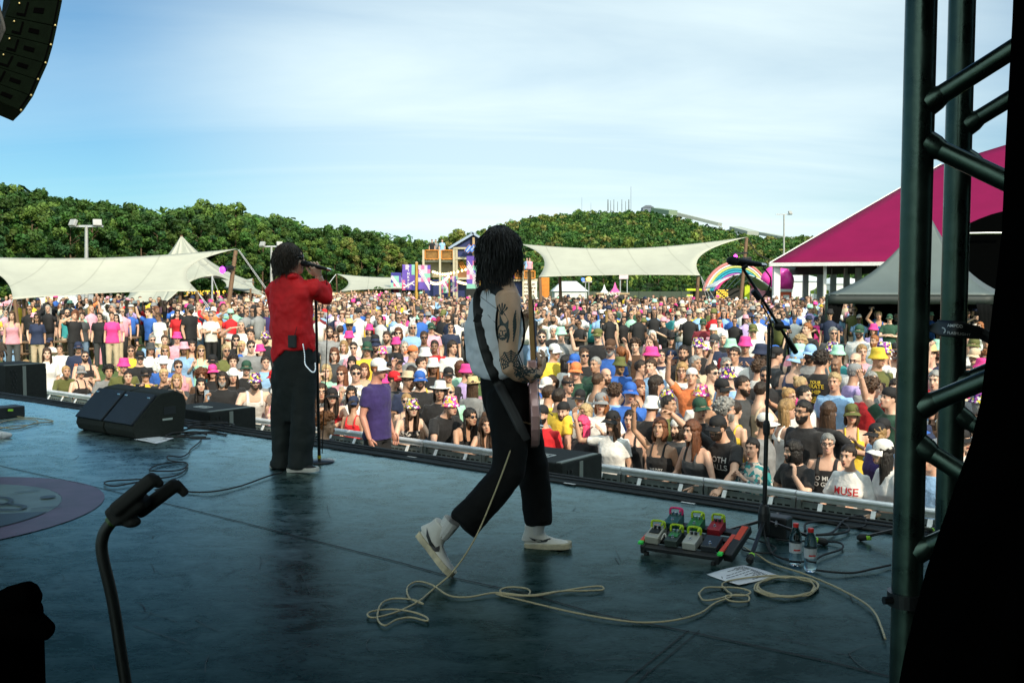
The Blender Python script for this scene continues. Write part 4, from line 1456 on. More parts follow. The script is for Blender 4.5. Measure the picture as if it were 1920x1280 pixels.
# ================================================================ CROWD
def face_to(loc, yaw=0.0, target=(-1.0, 5.0)):
 d = Vector((target[0] - loc[0], target[1] - loc[1]))
 return math.atan2(d.x, -d.y) + R(yaw)
TAKEN = []
HPOS = []
def hides(x, Y, hz=1.66):
 sx, sy = 960 + x / Y * FPX, 535 + FPX * (CAMZ - zg(x, Y) - hz) / Y
 return any(Y < q[2] and abs(sx - q[0]) < q[3] and sy - q[1] < q[4] for q in HPOS)
def put_person(px, py, front=None, scale=None, yaw=0, dz=0.0, **k):
 """stand a person where the photo shows the head"""
 t = template(k.get('pose', 'down'), k.get('fem', False))
 hz = t['hc'].z
 if front is not None:
  u = (px - 960) / FPX
  Y = (CB + front * KN) / (1 + SL * u)
  p = at(px, py, Y)
  hd = t['hc']
  g = zg(p.x, p.y)
  s = max(.90, min(1.10, (p.z - g - dz) / hz))
  rz = face_to(p, yaw)
  off = Matrix.Rotation(rz, 3, 'Z') @ Vector((hd.x, hd.y, 0)) * s
  loc = Vector((p.x - off.x, p.y - off.y, g + dz))
 else:
  s = scale or rnd.uniform(.96, 1.06) * (.96 if k.get('fem') else 1.0)
  p = ground_at(px, py, hz * s)
  rz = face_to(p, yaw)
  loc = Vector((p.x, p.y, zg(p.x, p.y)))
 TAKEN.append((loc.x, loc.y))
 HPOS.append((px, py, p.y, 30 if (px, py) == (1538, 677) else 15, 95 if (px, py) == (1538, 677) else 24))
 r_ = person(loc, rz, scale=s, **k)
 return r_
def hold(name, label, cat, root, t, side, build, off=(0, 0, 0)):
 """an object held in a hand: a thing of its own"""
 W, hd = t['hands'][side]
 bpy.context.view_layer.update()
 Mw = Matrix.LocRotScale(root.location, root.rotation_euler, root.scale)
 p = Mw @ (W + hd * .09 + Vector(off))
 o = thing(name, label, cat, p, root.rotation_euler.z)
 build(o)
 return o
PHONEM = mat('phone_body', (0.015, 0.016, 0.02), 0.25)
def phone_parts(land=True, c=(0.015, .016, .02)):
 def b(o):
  m_ = MB(); m_.box((0, 0, .0), (.155, .009, .075) if land else (.075, .009, .155), ch=.004)
  m_.build('case', mat('phone_case_%d' % int(sum(c) * 1000), c, .3), o)
  m_ = MB(); m_.ell((.055, .0, .022) if land else (-.02, 0, .055), (.010, .007, .010), n=8)
  m_.build('camera_lens', GLASS, o)
 return b
def cup_parts(o):
 m_ = MB(); m_.lathe([(.027, -.06), (.036, .06), (.033, .058), (.025, -.056), (.001, -.055)], n=14)
 m_.build('beaker', mat('clear_beaker', (.75, .75, .72), .15, alpha=.75), o)
 m_ = MB(); m_.lathe([(.001, .03), (.0315, .03), (.025, -.05), (.001, -.05)], n=12)
 m_.build('drink', mat('beer', (.65, .38, .06), .2), o)
H = []
def h(px, py, front=None, **k): H.append((px, py, front, k))
W_, B_, M_, L_ = 'white', 'black', True, False
F = dict
h(49, 684, .5, fem=1, shirt=('tee', 'olive'), hair=('pony', 'blond'), pose='down')
h(88, 663, 1.0, fem=1, shirt=('loose', W_), hair=('long', 'brown'), pose='cup', legs=('trousers', 'denim'), yaw=-10)
h(124, 697, .35, fem=1, shirt=('long', 'olive'), hair=('pony', 'blond'), pose='lean', yaw=10)
h(152, 697, .35, fem=1, shirt=('tank', B_), hair=('pony', 'blond'), hat=('cap', 'grey'), pose='chin', yaw=25)
h(204, 697, .25, shirt=('tee', 'grey'), hair=('curly', B_), pose='rail')
h(240, 707, .34, fem=1, shirt=('tank', 'beige'), hair=('pony', 'dark'), pose='lean')
h(273, 703, .4, shirt=('tee', 'yellow'), hair=('short', 'dark'), hat=('cap', B_), glasses='glasses', pose='phone')
h(307, 704, .45, shirt=('tee', B_), hair=('short', 'fair'), pose='phone', yaw=5)
h(331, 714, .4, fem=1, shirt=('tee', 'charcoal'), hair=('medium', 'blond'), pose='phone')
h(377, 722, .34, fem=1, shirt=('tee', B_), hair=('long', B_), pose='lean')
h(378, 705, .9, fem=1, shirt=('tee', 'brown'), hair=('afro', 'auburn'), pose='down')
h(417, 711, .42, shirt=('tee', 'black'), hair=('medium', 'dark'), glasses='specs', beard='grey', pose='phone1', yaw=-12)
h(437, 705, .8, fem=1, shirt=('tee', B_), hair=('long', 'dark'), hat=('beanie', W_), pose='down')
h(462, 690, 1.2, shirt=('tee', B_), hair=('short', 'dark'), hat=('cap', 'green'), pose='down')
h(478, 716, .35, shirt=('tank', 'white'), hair=('short', 'dark'), hat=('printbucket', 'purple'), beard='dark', pose='lean', glasses='glasses', yaw=4)
h(603, 735, .34, fem=1, shirt=('tee', W_), hair=('long', 'brown'), glasses='specs', pose='lean')
h(623, 743, .38, fem=1, shirt=('tank', 'red'), hair=('long', 'dark'), hat=('cap', B_), pose='lean')
h(664, 757, .45, fem=1, shirt=('tank', 'red'), hair=('pony', 'dark'), hat=('backcap', 'navy'), pose='down', yaw=150)
h(659, 738, .8, fem=1, shirt=('tee', W_), hair=('long', B_), pose='down')
h(667, 700, 1.1, shirt=('tee', W_), hair=('short', 'dark'), glasses='glasses', pose='phone1', pattern=True)
h(762, 752, .75, fem=1, shirt=('tank', 'beige'), hair=('pony', 'blond'), glasses='glasses', pose='down')
h(773, 765, .36, fem=1, shirt=('tank', B_), hair=('long', 'brown'), hat=('printbucket', 'charcoal'), glasses='glasses', pose='lean', pattern=True, yaw=20)
h(765, 713, 1.25, shirt=('tee', 'navy'), hair=('short', 'brown'), hat=('fedora', 'beige'), glasses='specs', pose='down', yaw=40)
h(787, 712, 1.3, shirt=('tee', B_), hair=('short', 'brown'), hat=('cap', 'blue'), beard='brown', pose='down', yaw=15, pattern=False)
h(845, 762, .36, shirt=('tee', B_), hair=('short', 'brown'), hat=('printbucket', 'pink'), pose='lean', yaw=42)
h(882, 782, .36, fem=1, shirt=('tank', B_), hair=('long', B_), glasses='glasses', pose='lean', yaw=45)
h(913, 800, .36, fem=1, shirt=('tank', 'charcoal'), hair=('long', 'brown'), pose='lean', yaw=8)
h(825, 733, .8, shirt=('tee', B_), hair=('medium', 'dark'), hat=('fedora', W_), pose='down')
h(842, 735, 1.0, shirt=('tee', 'mint'), hair=('buzz', 'fair'), glasses='glasses', pose='down')
h(1092, 797, .5, fem=1, shirt=('tee', B_), hair=('long', 'pink'), glasses='glasses', pose='down', yaw=-30)
h(1148, 790, .38, fem=1, shirt=('tee', W_), hair=('long', 'brown'), hat=('cap', B_), pose='wave', yaw=-12)
h(1182, 787, .75, fem=1, shirt=('tank', B_), hair=('short', 'dark'), pose='down')
h(1237, 803, .38, fem=1, shirt=('tank', B_), hair=('medium', 'auburn'), pose='point', yaw=-8)
h(1270, 803, .75, shirt=('tee', 'charcoal'), hair=('curly', 'dark'), hat=('backcap', W_), beard='dark', pose='down', yaw=-20)
h(1297, 808, .25, fem=1, shirt=('tank', 'charcoal'), hair=('long', 'auburn'), pose='rail', pattern=False, yaw=-25)
h(1346, 802, .38, shirt=('tee', 'black'), hair=('short', 'dark'), hat=('cap', B_), beard='dark', pose='reach', yaw=-22)
h(1410, 848, .45, fem=1, shirt=('long', 'teal'), hair=('pony', 'black'), pose='clap', pattern=True, yaw=-5)
h(1487, 845, .42, shirt=('tee', B_), hair=('medium', B_), beard='black', pose='chin', yaw=-20)
h(1552, 832, .9, shirt=('tank', B_), hair=('short', 'grey'), glasses='specs', pose='cup', yaw=10)
h(1590, 855, .25, fem=1, shirt=('loose', 'white'), hair=('bun', 'dark'), pose='rail', yaw=0)
h(1655, 848, .25, fem=1, shirt=('tee', W_), hair=('long', B_), hat=('cap', W_), pose='rail', yaw=-35)
h(1743, 862, .5, shirt=('tee', 'sky'), hair=('short', 'brown'), pose='rail')
for a in [
 (113, 655, F(shirt=('tee', W_), hair=('short', 'brown'), legs=('shorts', 'sky'), pose='sit', scale=1.0)),
 (147, 652, F(shirt=('tee', 'navy'), hair=('short', 'dark'), hat=('cap', 'navy'), pose='down')),
 (159, 668, F(shirt=('tank', B_), hair=('buzz', 'dark'), glasses='glasses', beard='dark', pose='crossed')),
 (232, 686, F(shirt=('tee', 'olive'), hair=('short', 'dark'), hat=('bucket', 'pink'), glasses='glasses', pose='down')),
 (245, 658, F(shirt=('tee', 'yellow'), hair=('short', 'brown'), glasses='glasses', pose='down')),
 (262, 671, F(shirt=('polo', B_), hair=('short', 'dark'), hat=('cap', B_), pose='down')),
 (282, 654, F(fem=1, shirt=('tee', W_), hair=('long', 'brown'), hat=('bucket', 'charcoal'), pose='down')),
 (307, 681, F(shirt=('tee', 'blue'), hair=('short', 'grey'), hat=('bucket', W_), glasses='glasses', pose='down')),
 (310, 658, F(shirt=('tee', W_), hair=('medium', 'blond'), glasses='glasses', pose='down')),
 (334, 688, F(shirt=('tank', 'rose'), hair=('short', 'brown'), glasses='glasses', pose='phone1')),
 (345, 654, F(fem=1, shirt=('loose', 'sky'), hair=('long', 'blond'), hat=('bucket', 'rose'), pose='down')),
 (359, 649, F(fem=1, shirt=('tank', B_), hair=('long', 'dark'), pose='down')),
 (377, 658, F(fem=1, shirt=('tank', 'mint'), hair=('long', 'blond'), glasses='glasses', pose='phone1')),
 (285, 638, F(shirt=('tee', 'sky'), hair=('short', 'grey'), glasses='glasses', pose='down')),
 (308, 638, F(fem=1, shirt=('tank', 'blue'), hair=('pony', 'brown'), pose='down')),
 (332, 634, F(shirt=('tee', 'rose'), hair=('short', 'dark'), hat=('bucket', 'pink'), pose='down')),
 (398, 678, F(shirt=('tee', 'teal'), hair=('short', 'dark'), hat=('cap', B_), glasses='glasses', pose='phone')),
 (399, 697, F(fem=1, shirt=('tee', B_), hair=('long', 'brown'), hat=('cap', 'pink'), pose='phone1')),
 (423, 658, F(fem=1, shirt=('tee', 'olive'), hair=('bun', 'fair'), glasses='glasses', pose='down')),
 (437, 678, F(shirt=('tee', W_), hair=('curly', 'dark'), pose='down')),
 (442, 638, F(fem=1, shirt=('tee', B_), hair=('long', 'dark'), glasses='glasses', pose='down')),
 (453, 650, F(fem=1, shirt=('tee', 'blue'), hair=('long', 'fair'), pose='down')),
 (470, 650, F(shirt=('tee', 'grey'), hair=('short', 'dark'), glasses='glasses', pose='down')),
 (488, 658, F(fem=1, shirt=('tee', W_), hair=('long', 'brown'), hat=('bucket', 'pink'), pose='shade')),
 (470, 628, F(shirt=('tee', W_), hair=('short', 'dark'), pose='down')),
 (497, 634, F(shirt=('tee', B_), hair=('short', 'dark'), hat=('printbucket', 'purple'), beard='dark', pose='down')),
 (497, 680, F(shirt=('tee', 'sky'), hair=('short', 'dark'), pose='phone1')),
 (455, 622, F(fem=1, shirt=('tee', W_), hair=('long', 'dark'), pose='down')),
 (452, 611, F(shirt=('tee', W_), hair=('buzz', 'grey'), pose='shade')),
 (617, 623, F(shirt=('tee', 'grey'), hair=('short', 'brown'), glasses='specs', beard='brown', pose='down')),
 (629, 632, F(fem=1, shirt=('tank', 'grey'), hair=('long', 'brown'), glasses='glasses', pose='down')),
 (638, 620, F(shirt=('tee', B_), hair=('short', 'brown'), pose='down', yaw=170)),
 (655, 610, F(shirt=('tee', W_), hair=('short', 'grey'), hat=('cowboy', 'straw'), glasses='glasses', pose='down', scale=1.08)),
 (655, 633, F(shirt=('tee', W_), hair=('short', 'brown'), hat=('bucket', 'pink'), pose='down')),
 (645, 650, F(fem=1, shirt=('loose', W_), hair=('medium', 'blond'), pose='down')),
 (663, 653, F(fem=1, shirt=('tee', 'rose'), hair=('pony', 'dark'), glasses='glasses', pose='down')),
 (688, 655, F(shirt=('tee', 'yellow'), hair=('short', 'brown'), hat=('cap', 'green'), glasses='glasses', pose='down', scale=1.07)),
 (627, 665, F(fem=1, shirt=('tee', 'charcoal'), hair=('medium', 'auburn'), glasses='specs', pose='down')),
 (660, 680, F(fem=1, shirt=('tee', W_), hair=('curly', B_), hat=('backcap', B_), pose='down')),
 (612, 697, F(fem=1, shirt=('tee', 'mint'), hair=('medium', 'fair'), pose='shade')),
 (683, 695, F(fem=1, shirt=('tee', 'beige'), hair=('medium', 'auburn'), pose='down')),
 (703, 640, F(shirt=('tee', B_), hair=('short', 'dark'), hat=('cap', B_), pose='down')),
 (725, 633, F(shirt=('long', W_), hair=('short', 'brown'), beard='brown', pose='down')),
 (740, 633, F(fem=1, shirt=('tee', 'grey'), hair=('long', 'dark'), glasses='glasses', pose='down')),
 (693, 618, F(fem=1, shirt=('tee', 'charcoal'), hair=('medium', 'dark'), hat=('bucket', 'pink'), glasses='glasses', pose='down')),
 (747, 625, F(fem=1, shirt=('tee', B_), hair=('medium', 'auburn'), glasses='glasses', pose='down')),
 (773, 615, F(shirt=('tee', 'sky'), hair=('medium', 'white'), glasses='glasses', pose='down', scale=1.06)),
 (795, 633, F(shirt=('tee', 'charcoal'), hair=('short', 'brown'), glasses='glasses', pose='down')),
 (808, 615, F(shirt=('tee', 'rose'), hair=('short', 'brown'), hat=('cap', 'green'), pose='down')),
 (845, 614, F(shirt=('tee', 'navy'), hair=('short', 'dark'), glasses='glasses', pose='down')),
 (705, 648, F(shirt=('tee', 'brown'), hair=('short', 'dark'), hat=('bucket', 'navy'), beard='dark', pose='down')),
 (743, 645, F(fem=1, shirt=('tee', B_), hair=('long', 'brown'), hat=('bucket', 'pink'), pose='down')),
 (758, 652, F(shirt=('tee', 'lilac'), hair=('buzz', 'grey'), pose='down')),
 (717, 662, F(fem=1, shirt=('tee', 'sky'), hair=('medium', 'brown'), hat=('printbucket', 'pink'), pose='phone1')),
 (747, 678, F(shirt=('tee', B_), hair=('short', 'dark'), hat=('cap', B_), glasses='specs', pose='down', scale=1.06)),
 (733, 692, F(fem=1, shirt=('tee', 'beige'), hair=('medium', 'dark'), glasses='glasses', pose='down')),
 (737, 712, F(shirt=('tee', 'charcoal'), hair=('short', 'dark'), hat=('cap', 'red'), pose='down', yaw=60)),
 (772, 662, F(shirt=('tee', 'grey'), hair=('short', 'brown'), hat=('backcap', 'orange'), pose='down', yaw=60)),
 (797, 668, F(shirt=('tee', 'charcoal'), hair=('short', 'brown'), hat=('bucket', W_), pose='down', scale=1.05)),
 (815, 650, F(shirt=('tee', 'red'), hair=('short', 'dark'), pose='shade')),
 (847, 652, F(shirt=('tee', W_), hair=('medium', 'dark'), pose='down', yaw=35)),
 (788, 683, F(shirt=('tee', W_), hair=('short', 'dark'), pose='down', yaw=50)),
 (840, 703, F(shirt=('tee', B_), hair=('short', 'dark'), hat=('cap', B_), pose='down', yaw=20)),
 (873, 698, F(shirt=('tee', 'lilac'), hair=('short', 'brown'), hat=('bucket', 'pink'), beard='brown', pose='down', yaw=70)),
 (886, 724, F(fem=1, shirt=('loose', 'grey'), hair=('long', 'brown'), hat=('fedora', 'straw'), pose='down', yaw=160)),
 (862, 690, F(fem=1, shirt=('tee', 'mint'), hair=('medium', 'auburn'), pose='down', yaw=150)),
 (1017, 668, F(fem=1, shirt=('tee', 'rose'), hair=('medium', 'brown'), hat=('bucket', W_), pose='down')),
 (1038, 660, F(shirt=('tee', 'yellow'), hair=('short', 'brown'), hat=('cap', W_), pose='down', yaw=50)),
 (1016, 632, F(shirt=('tee', 'sky'), hair=('short', 'dark'), glasses='glasses', beard='dark', pose='down', scale=1.05)),
 (1037, 622, F(shirt=('tee', B_), hair=('short', 'white'), pose='down')),
 (1052, 627, F(shirt=('tee', 'grey'), hair=('short', 'grey'), hat=('bucket', 'mint'), pose='down')),
 (1060, 680, F(shirt=('tee', W_), hair=('long', B_), pose='down', yaw=120)),
 (1080, 697, F(shirt=('tee', 'green'), hair=('short', 'brown'), hat=('cap', 'orange'), pose='cup', scale=1.05)),
 (1063, 723, F(shirt=('tee', 'charcoal'), hair=('short', 'brown'), hat=('bandana', B_), glasses='glasses', pose='down', yaw=50)),
 (1095, 667, F(shirt=('tee', B_), hair=('short', 'brown'), glasses='glasses', pose='cup')),
 (1028, 740, F(shirt=('tee', 'yellow'), hair=('short', 'brown'), pose='down', yaw=110)),
 (1047, 748, F(shirt=('tee', 'yellow'), hair=('short', 'dark'), pose='down', yaw=140)),
 (1057, 770, F(shirt=('loose', 'grey'), hair=('short', 'brown'), hat=('backcap', B_), beard='brown', pose='chin')),
 (1120, 716, F(shirt=('tank', W_), hair=('short', 'brown'), pose='clap', yaw=130)),
 (1152, 737, F(shirt=('long', 'sky'), hair=('curly', 'brown'), pose='down', yaw=150)),
 (1135, 705, F(shirt=('tee', 'charcoal'), hair=None, beard='brown', pose='down', yaw=40)),
 (1197, 728, F(fem=1, shirt=('tank', 'charcoal'), hair=('long', 'auburn'), pose='down', yaw=60)),
 (1228, 722, F(shirt=('tee', W_), hair=('medium', 'dark'), pose='down', yaw=120)),
 (1221, 764, F(shirt=('tee', B_), hair=('short', 'brown'), hat=('bucket', W_), pose='down', yaw=160)),
 (1250, 759, F(shirt=('tee', 'olive'), hair=('buzz', 'black'), pose='down', yaw=80)),
 (1145, 652, F(shirt=('tee', 'blue'), hair=('short', 'grey'), hat=('cap', 'brown'), beard='grey', pose='down', scale=1.08)),
 (1122, 629, F(shirt=('tee', B_), hair=('short', 'brown'), hat=('cap', 'olive'), pose='wave', scale=1.05)),
 (1223, 630, F(fem=1, shirt=('tee', 'rose'), hair=('long', 'white'), pose='down')),
 (1217, 643, F(shirt=('tee', B_), hair=('short', 'brown'), pose='clap')),
 (1258, 636, F(fem=1, shirt=('tee', B_), hair=('long', 'dark'), hat=('cowboy', B_), glasses='glasses', pose='down')),
 (1282, 663, F(shirt=('tee', B_), hair=('short', 'dark'), beard='dark', pose='down')),
 (1193, 648, F(shirt=('long', 'brown'), hair=('curly', 'brown'), pose='fist', mirror=True)),
 (1200, 690, F(shirt=('tee', 'charcoal'), hair=('short', 'dark'), pose='down', yaw=70)),
 (1222, 688, F(shirt=('tee', 'sky'), hair=('short', 'brown'), pose='down', yaw=-20)),
 (1258, 672, F(shirt=('tee', W_), hair=('short', 'dark'), hat=('cap', 'navy'), pose='down', yaw=50)),
 (1298, 708, F(shirt=('tee', 'orange'), hair=('short', 'brown'), hat=('backcap', W_), pose='point', scale=1.0)),
 (1333, 700, F(shirt=('tank', 'beige'), hair=('short', 'dark'), glasses='glasses', pose='down', yaw=60)),
 (1314, 741, F(fem=1, shirt=('tee', W_), hair=('short', 'brown'), hat=('printbucket', 'pink'), pose='down', yaw=30)),
 (1352, 730, F(shirt=('tank', 'charcoal'), hair=('short', 'dark'), hat=('cap', B_), glasses='glasses', pose='down', yaw=60)),
 (1311, 767, F(shirt=('tee', B_), hair=('short', 'dark'), hat=('cap', 'green'), pose='down', yaw=40)),
 (1390, 723, F(shirt=('tee', 'charcoal'), hair=('short', 'dark'), beard='dark', pose='down', yaw=70)),
 (1303, 682, F(shirt=('tee', 'beige'), hair=('short', 'grey'), pose='wide', yaw=40)),
 (1422, 692, F(shirt=('tee', W_), hair=('curly', 'brown'), pose='down', yaw=150)),
 (1378, 665, F(shirt=('tee', W_), hair=('short', 'dark'), glasses='specs', pose='clap')),
 (1397, 648, F(shirt=('polo', 'navy'), hair=('short', 'grey'), hat=('bucket', 'pink'), pose='clap', scale=1.05)),
 (1412, 620, F(shirt=('tee', W_), hair=('short', 'dark'), hat=('cap', 'olive'), glasses='glasses', pose='down', scale=1.06)),
 (1452, 667, F(shirt=('tee', 'charcoal'), hair=('short', 'dark'), hat=('backcap', B_), pose='down', yaw=130, scale=1.05)),
 (1492, 677, F(shirt=('tank', 'navy'), hair=('short', 'fair'), hat=('backcap', 'sky'), pose='down', yaw=160, scale=1.04)),
 (1520, 663, F(shirt=('tee', 'grey'), hair=('short', 'dark'), hat=('cap', 'sky'), beard='dark', pose='down')),
 (1377, 770, F(fem=1, shirt=('tank', 'yellow'), hair=('bun', 'dark'), pose='down', yaw=160)),
 (1432, 795, F(shirt=('tee', 'grey'), hair=('short', 'brown'), hat=('cap', W_), pose='down', yaw=100)),
 (1473, 768, F(fem=1, shirt=('tank', W_), hair=('long', 'blond'), pose='down', yaw=130)),
 (1478, 745, F(fem=1, shirt=('tee', 'charcoal'), hair=('bun', 'blond'), glasses='specs', pose='wide', yaw=60)),
 (1505, 742, F(shirt=('tee', 'white'), hair=('short', 'black'), pose='down', yaw=70)),
 (1425, 735, F(shirt=('tank', 'beige'), hair=('short', 'dark'), pose='wide', yaw=140)),
 (1552, 775, F(fem=1, shirt=('tee', B_), hair=('long', 'brown'), pose='wide', yaw=160)),
 (1605, 678, F(shirt=('tee', W_), hair=None, glasses='specs', beard='white', pose='down', scale=1.04)),
 (1645, 672, F(shirt=('long', 'olive'), hair=('short', 'fair'), hat=('bucket', 'yellow'), pose='cup', yaw=50, scale=1.05)),
 (1600, 700, F(shirt=('tee', 'lilac'), hair=('short', 'grey'), hat=('cap', 'grey'), pose='phone', yaw=130)),
 (1625, 730, F(shirt=('tee', 'red'), hair=('curly', 'brown'), pose='fist', yaw=150)),
 (1632, 715, F(shirt=('tee', 'grey'), hair=('short', 'grey'), glasses='specs', pose='down', yaw=50)),
 (1670, 748, F(shirt=('tee', 'green'), hair=('short', 'dark'), hat=('backcap', B_), pose='point', yaw=-35, mirror=False)),
 (1612, 622, F(shirt=('tee', W_), hair=('short', 'brown'), hat=('cap', 'green'), beard='brown', pose='down', scale=1.07)),
 (1515, 617, F(shirt=('tee', B_), hair=('short', 'ginger'), pose='down', yaw=-40, scale=1.07)),
 (1562, 625, F(shirt=('tee', 'charcoal'), hair=('short', 'grey'), glasses='glasses', pose='cup', scale=1.04)),
 (1648, 592, F(shirt=('tank', 'blue'), hair=('short', 'fair'), pose='phonehi', scale=1.02)),
 (1668, 597, F(shirt=('tee', 'green'), hair=('short', 'dark'), hat=('cap', 'green'), pose='crossed')),
 (1640, 640, F(shirt=('tee', W_), hair=('short', 'ginger'), beard='ginger', pose='down', yaw=-20)),
 (1638, 618, F(fem=1, shirt=('tee', 'lilac'), hair=('medium', 'brown'), hat=('bucket', 'pink'), pose='down')),
 (1340, 640, F(shirt=('tee', 'navy'), hair=('short', 'brown'), hat=('cap', 'charcoal'), pose='down')),
 (1338, 618, F(fem=1, shirt=('tee', 'rose'), hair=('long', 'fair'), hat=('bucket', W_), pose='down')),
 (1318, 607, F(shirt=('tee', 'maroon'), hair=('short', 'brown'), hat=('cap', 'green'), pose='down')),
 (1357, 635, F(fem=1, shirt=('tee', B_), hair=('medium', 'white'), pose='down')),
 (1322, 655, F(fem=1, shirt=('tee', W_), hair=('medium', 'brown'), hat=('printbucket', W_), pose='clap')),
 (1310, 650, F(shirt=('tee', B_), hair=('short', 'dark'), hat=('printbucket', 'purple'), pose='down')),
 (1745, 665, F(shirt=('tee', 'rose'), hair=('short', 'brown'), hat=('fedora', 'straw'), pose='down')),
 (1755, 715, F(shirt=('tee', 'sky'), hair=('short', 'grey'), pose='down', scale=1.04)),
 (1838, 612, F(fem=1, shirt=('tee', W_), hair=('medium', 'ginger'), pose='down')),
 (1828, 668, F(shirt=('tee', 'beige'), hair=('short', 'brown'), hat=('cap', 'beige'), pose='down')),
 (1850, 640, F(shirt=('tee', 'charcoal'), hair=('short', 'dark'), glasses='specs', pose='down'))]:
 h(a[0], a[1], None, **a[2])
PRINTS = {}
def shirt_print(root, t, kind, lines, back=False, colr='white', size=.07, z=1.25, italic=0.0, dx=0.0):
 """lettering laid on the shirt, following its surface"""
 me = clothes(t, kind)
 bvh = BVHTree.FromPolygons([v.co for v in me.vertices], [tuple(p.vertices) for p in me.polygons])
 m_ = MB()
 y0_, dr = (1.0, Vector((0, -1, 0))) if back else (-1.0, Vector((0, 1, 0)))
 zz_ = z + (t['hc'].z - 1.63)
 for i, ln in enumerate(lines):
  s_ = size
  if isinstance(ln, tuple): ln, s_ = ln
  tm = text_mb(ln, s_, shear=italic, bold=.0012)
  vs_ = []
  for p in tm.v:
   x = (p[0] + dx) * (-1 if back else 1)
   if not back: x = p[0] + dx
   q = Vector((x, y0_, zz_ + p[1]))
   hit = bvh.ray_cast(q, dr)
   y = hit[0].y if hit[0] else 0
   vs_.append(Vector((x, y + (.005 if back else -.005), q.z)))
  m_.add(vs_, tm.f)
  zz_ -= s_ * .98
 o = m_.build('shirt_print', mat('print_' + colr, COLR[colr], .7, var=.1), root)
 return o
for px, py, front, k in H:
 k = dict(k)
 k['fem'] = bool(k.get('fem'))
 if front is None and 'yaw' not in k:
  k['yaw'] = rnd.uniform(-14, 14)
 r_, t_ = put_person(px, py, front, **k)
 key = (px, py)
 if key == (1538, 677): pass
 if key == (1552, 832): shirt_print(r_, t_, 'tank', ['NO MUSIC', 'NO GLORY'], size=.072, z=1.24)
 if key == (1346, 802): shirt_print(r_, t_, 'tee', ['BOTH', 'FALLS'], size=.085, z=1.30, italic=.2)
 if key == (1237, 803): shirt_print(r_, t_, 'tank', [('THE PUTY', .035), ('DIVAS', .05)], z=1.17)
 if key == (1590, 855): shirt_print(r_, t_, 'loose', ['MUSE'], colr='red', size=.11, z=1.27)
 if key == (147, 652): shirt_print(r_, t_, 'tee', ['PUR'], colr='orange', size=.10, z=1.25)
 if key == (417, 711): shirt_print(r_, t_, 'tee', [('iiii', .1)], colr='grey', size=.10, z=1.20)
 if key == (1092, 797): shirt_print(r_, t_, 'tee', [('MAKE IT LOUD', .03)], colr='red', z=1.22)
 if key == (273, 703): hold('phone', 'dark phone held up in both hands at the barrier beyond the monitors', 'phone', r_, t_, 'R', phone_parts(), (.0, 0, 0))
 if key == (331, 714): hold('phone', 'large black phone held up before a face at the barrier', 'phone', r_, t_, 'R', phone_parts(), (.0, 0, 0))
 if key == (417, 711): hold('phone', 'pale phone held upright by the bearded person in black beside the pit speaker', 'phone', r_, t_, 'R', phone_parts(False, (.35, .45, .55)))
 if key == (667, 700): hold('phone', 'beige phone held upright right of the singer', 'phone', r_, t_, 'R', phone_parts(False, (.5, .42, .32)))
 if key == (398, 678): hold('phone', 'black phone held sideways by the person in a teal shirt', 'phone', r_, t_, 'R', phone_parts())
 if key == (1648, 592): hold('phone', 'phone held high in front of the grey pagoda tent', 'phone', r_, t_, 'R', phone_parts())
 if key == (1600, 700): hold('phone', 'phone raised by the person in lilac left of the truss tower', 'phone', r_, t_, 'R', phone_parts())
 if key == (1095, 667): hold('beer_cup', 'clear beaker of beer held right of the guitarist', 'cup', r_, t_, 'R', cup_parts)
 if key == (1645, 672): hold('beer_cup', 'clear beaker held by the person in a yellow bucket hat', 'cup', r_, t_, 'R', cup_parts)
r_, t_ = put_person(1538, 677, None, yaw=168, scale=1.06, fem=False, shirt=('tee', B_), hair=('curly', 'dark'), pose='down', label='person seen from behind in black t-shirt with yellow lettering down the back')
shirt_print(r_, t_, 'tee', [('YOUR', .055), ('PIRATE', .075), ('SHIP', .075), ('CAN EAT A', .045), ('BAG OF', .065)], back=True, colr='yellow', z=1.36)
def pit_person(px, py, c, **k):
 q = in_pit(px, c)
 t = template(k['pose'], False)
 p = at(px, py, q.y)
 dz = p.z - t['hc'].z * k.get('scale', 1.0) - ZP
 loc = Vector((q.x, q.y, ZP + max(0, dz) * (1 if k.pop('step', False) else 0)))
 k.setdefault('group', 'crew in the pit')
 return person(loc, k.pop('rz'), **k), loc
(r_, t_), sl_ = pit_person(706, 692, 10.7, rz=R(62), pose='down', shirt=('polo', 'purple'), hair=('buzz', 'ginger'), hat=('cap', W_), legs=('shorts', 'black'), scale=1.09, step=True, shoes=True, skin=(.55, .26, .19), label='steward in purple polo and white cap standing in the pit')
m_ = MB()
me = clothes(t_, 'polo')
for s in (-1, 1):
 pass
if sl_.z > ZP + .02:
 st_ = thing('pit_step', 'black step riser under the steward in the pit', 'step', (sl_.x, sl_.y, ZP), rz_bar)
 m_ = MB(); m_.box((0, 0, (sl_.z - ZP) - .02), (.7, .5, .04), ch=.005); m_.build('tread', BLACK, st_)
 for sx in (-.3, .3):
  for sy in (-.2, .2):
   m_ = MB(); m_.box((sx, sy, (sl_.z - ZP) / 2 - .02), (.05, .05, sl_.z - ZP - .04)); m_.build('leg', BLACKM, st_)
(r_, t_), sl_ = pit_person(606, 795, 8.9, rz=R(78), pose='down', shirt=('tee', 'black'), hair=('curly', 'ginger'), scale=1.0, label='person in black t-shirt low in the pit behind the singer microphone stand')
p_ = at(606, 795, sl_.y)
r_.location.z = p_.z - t_['hc'].z
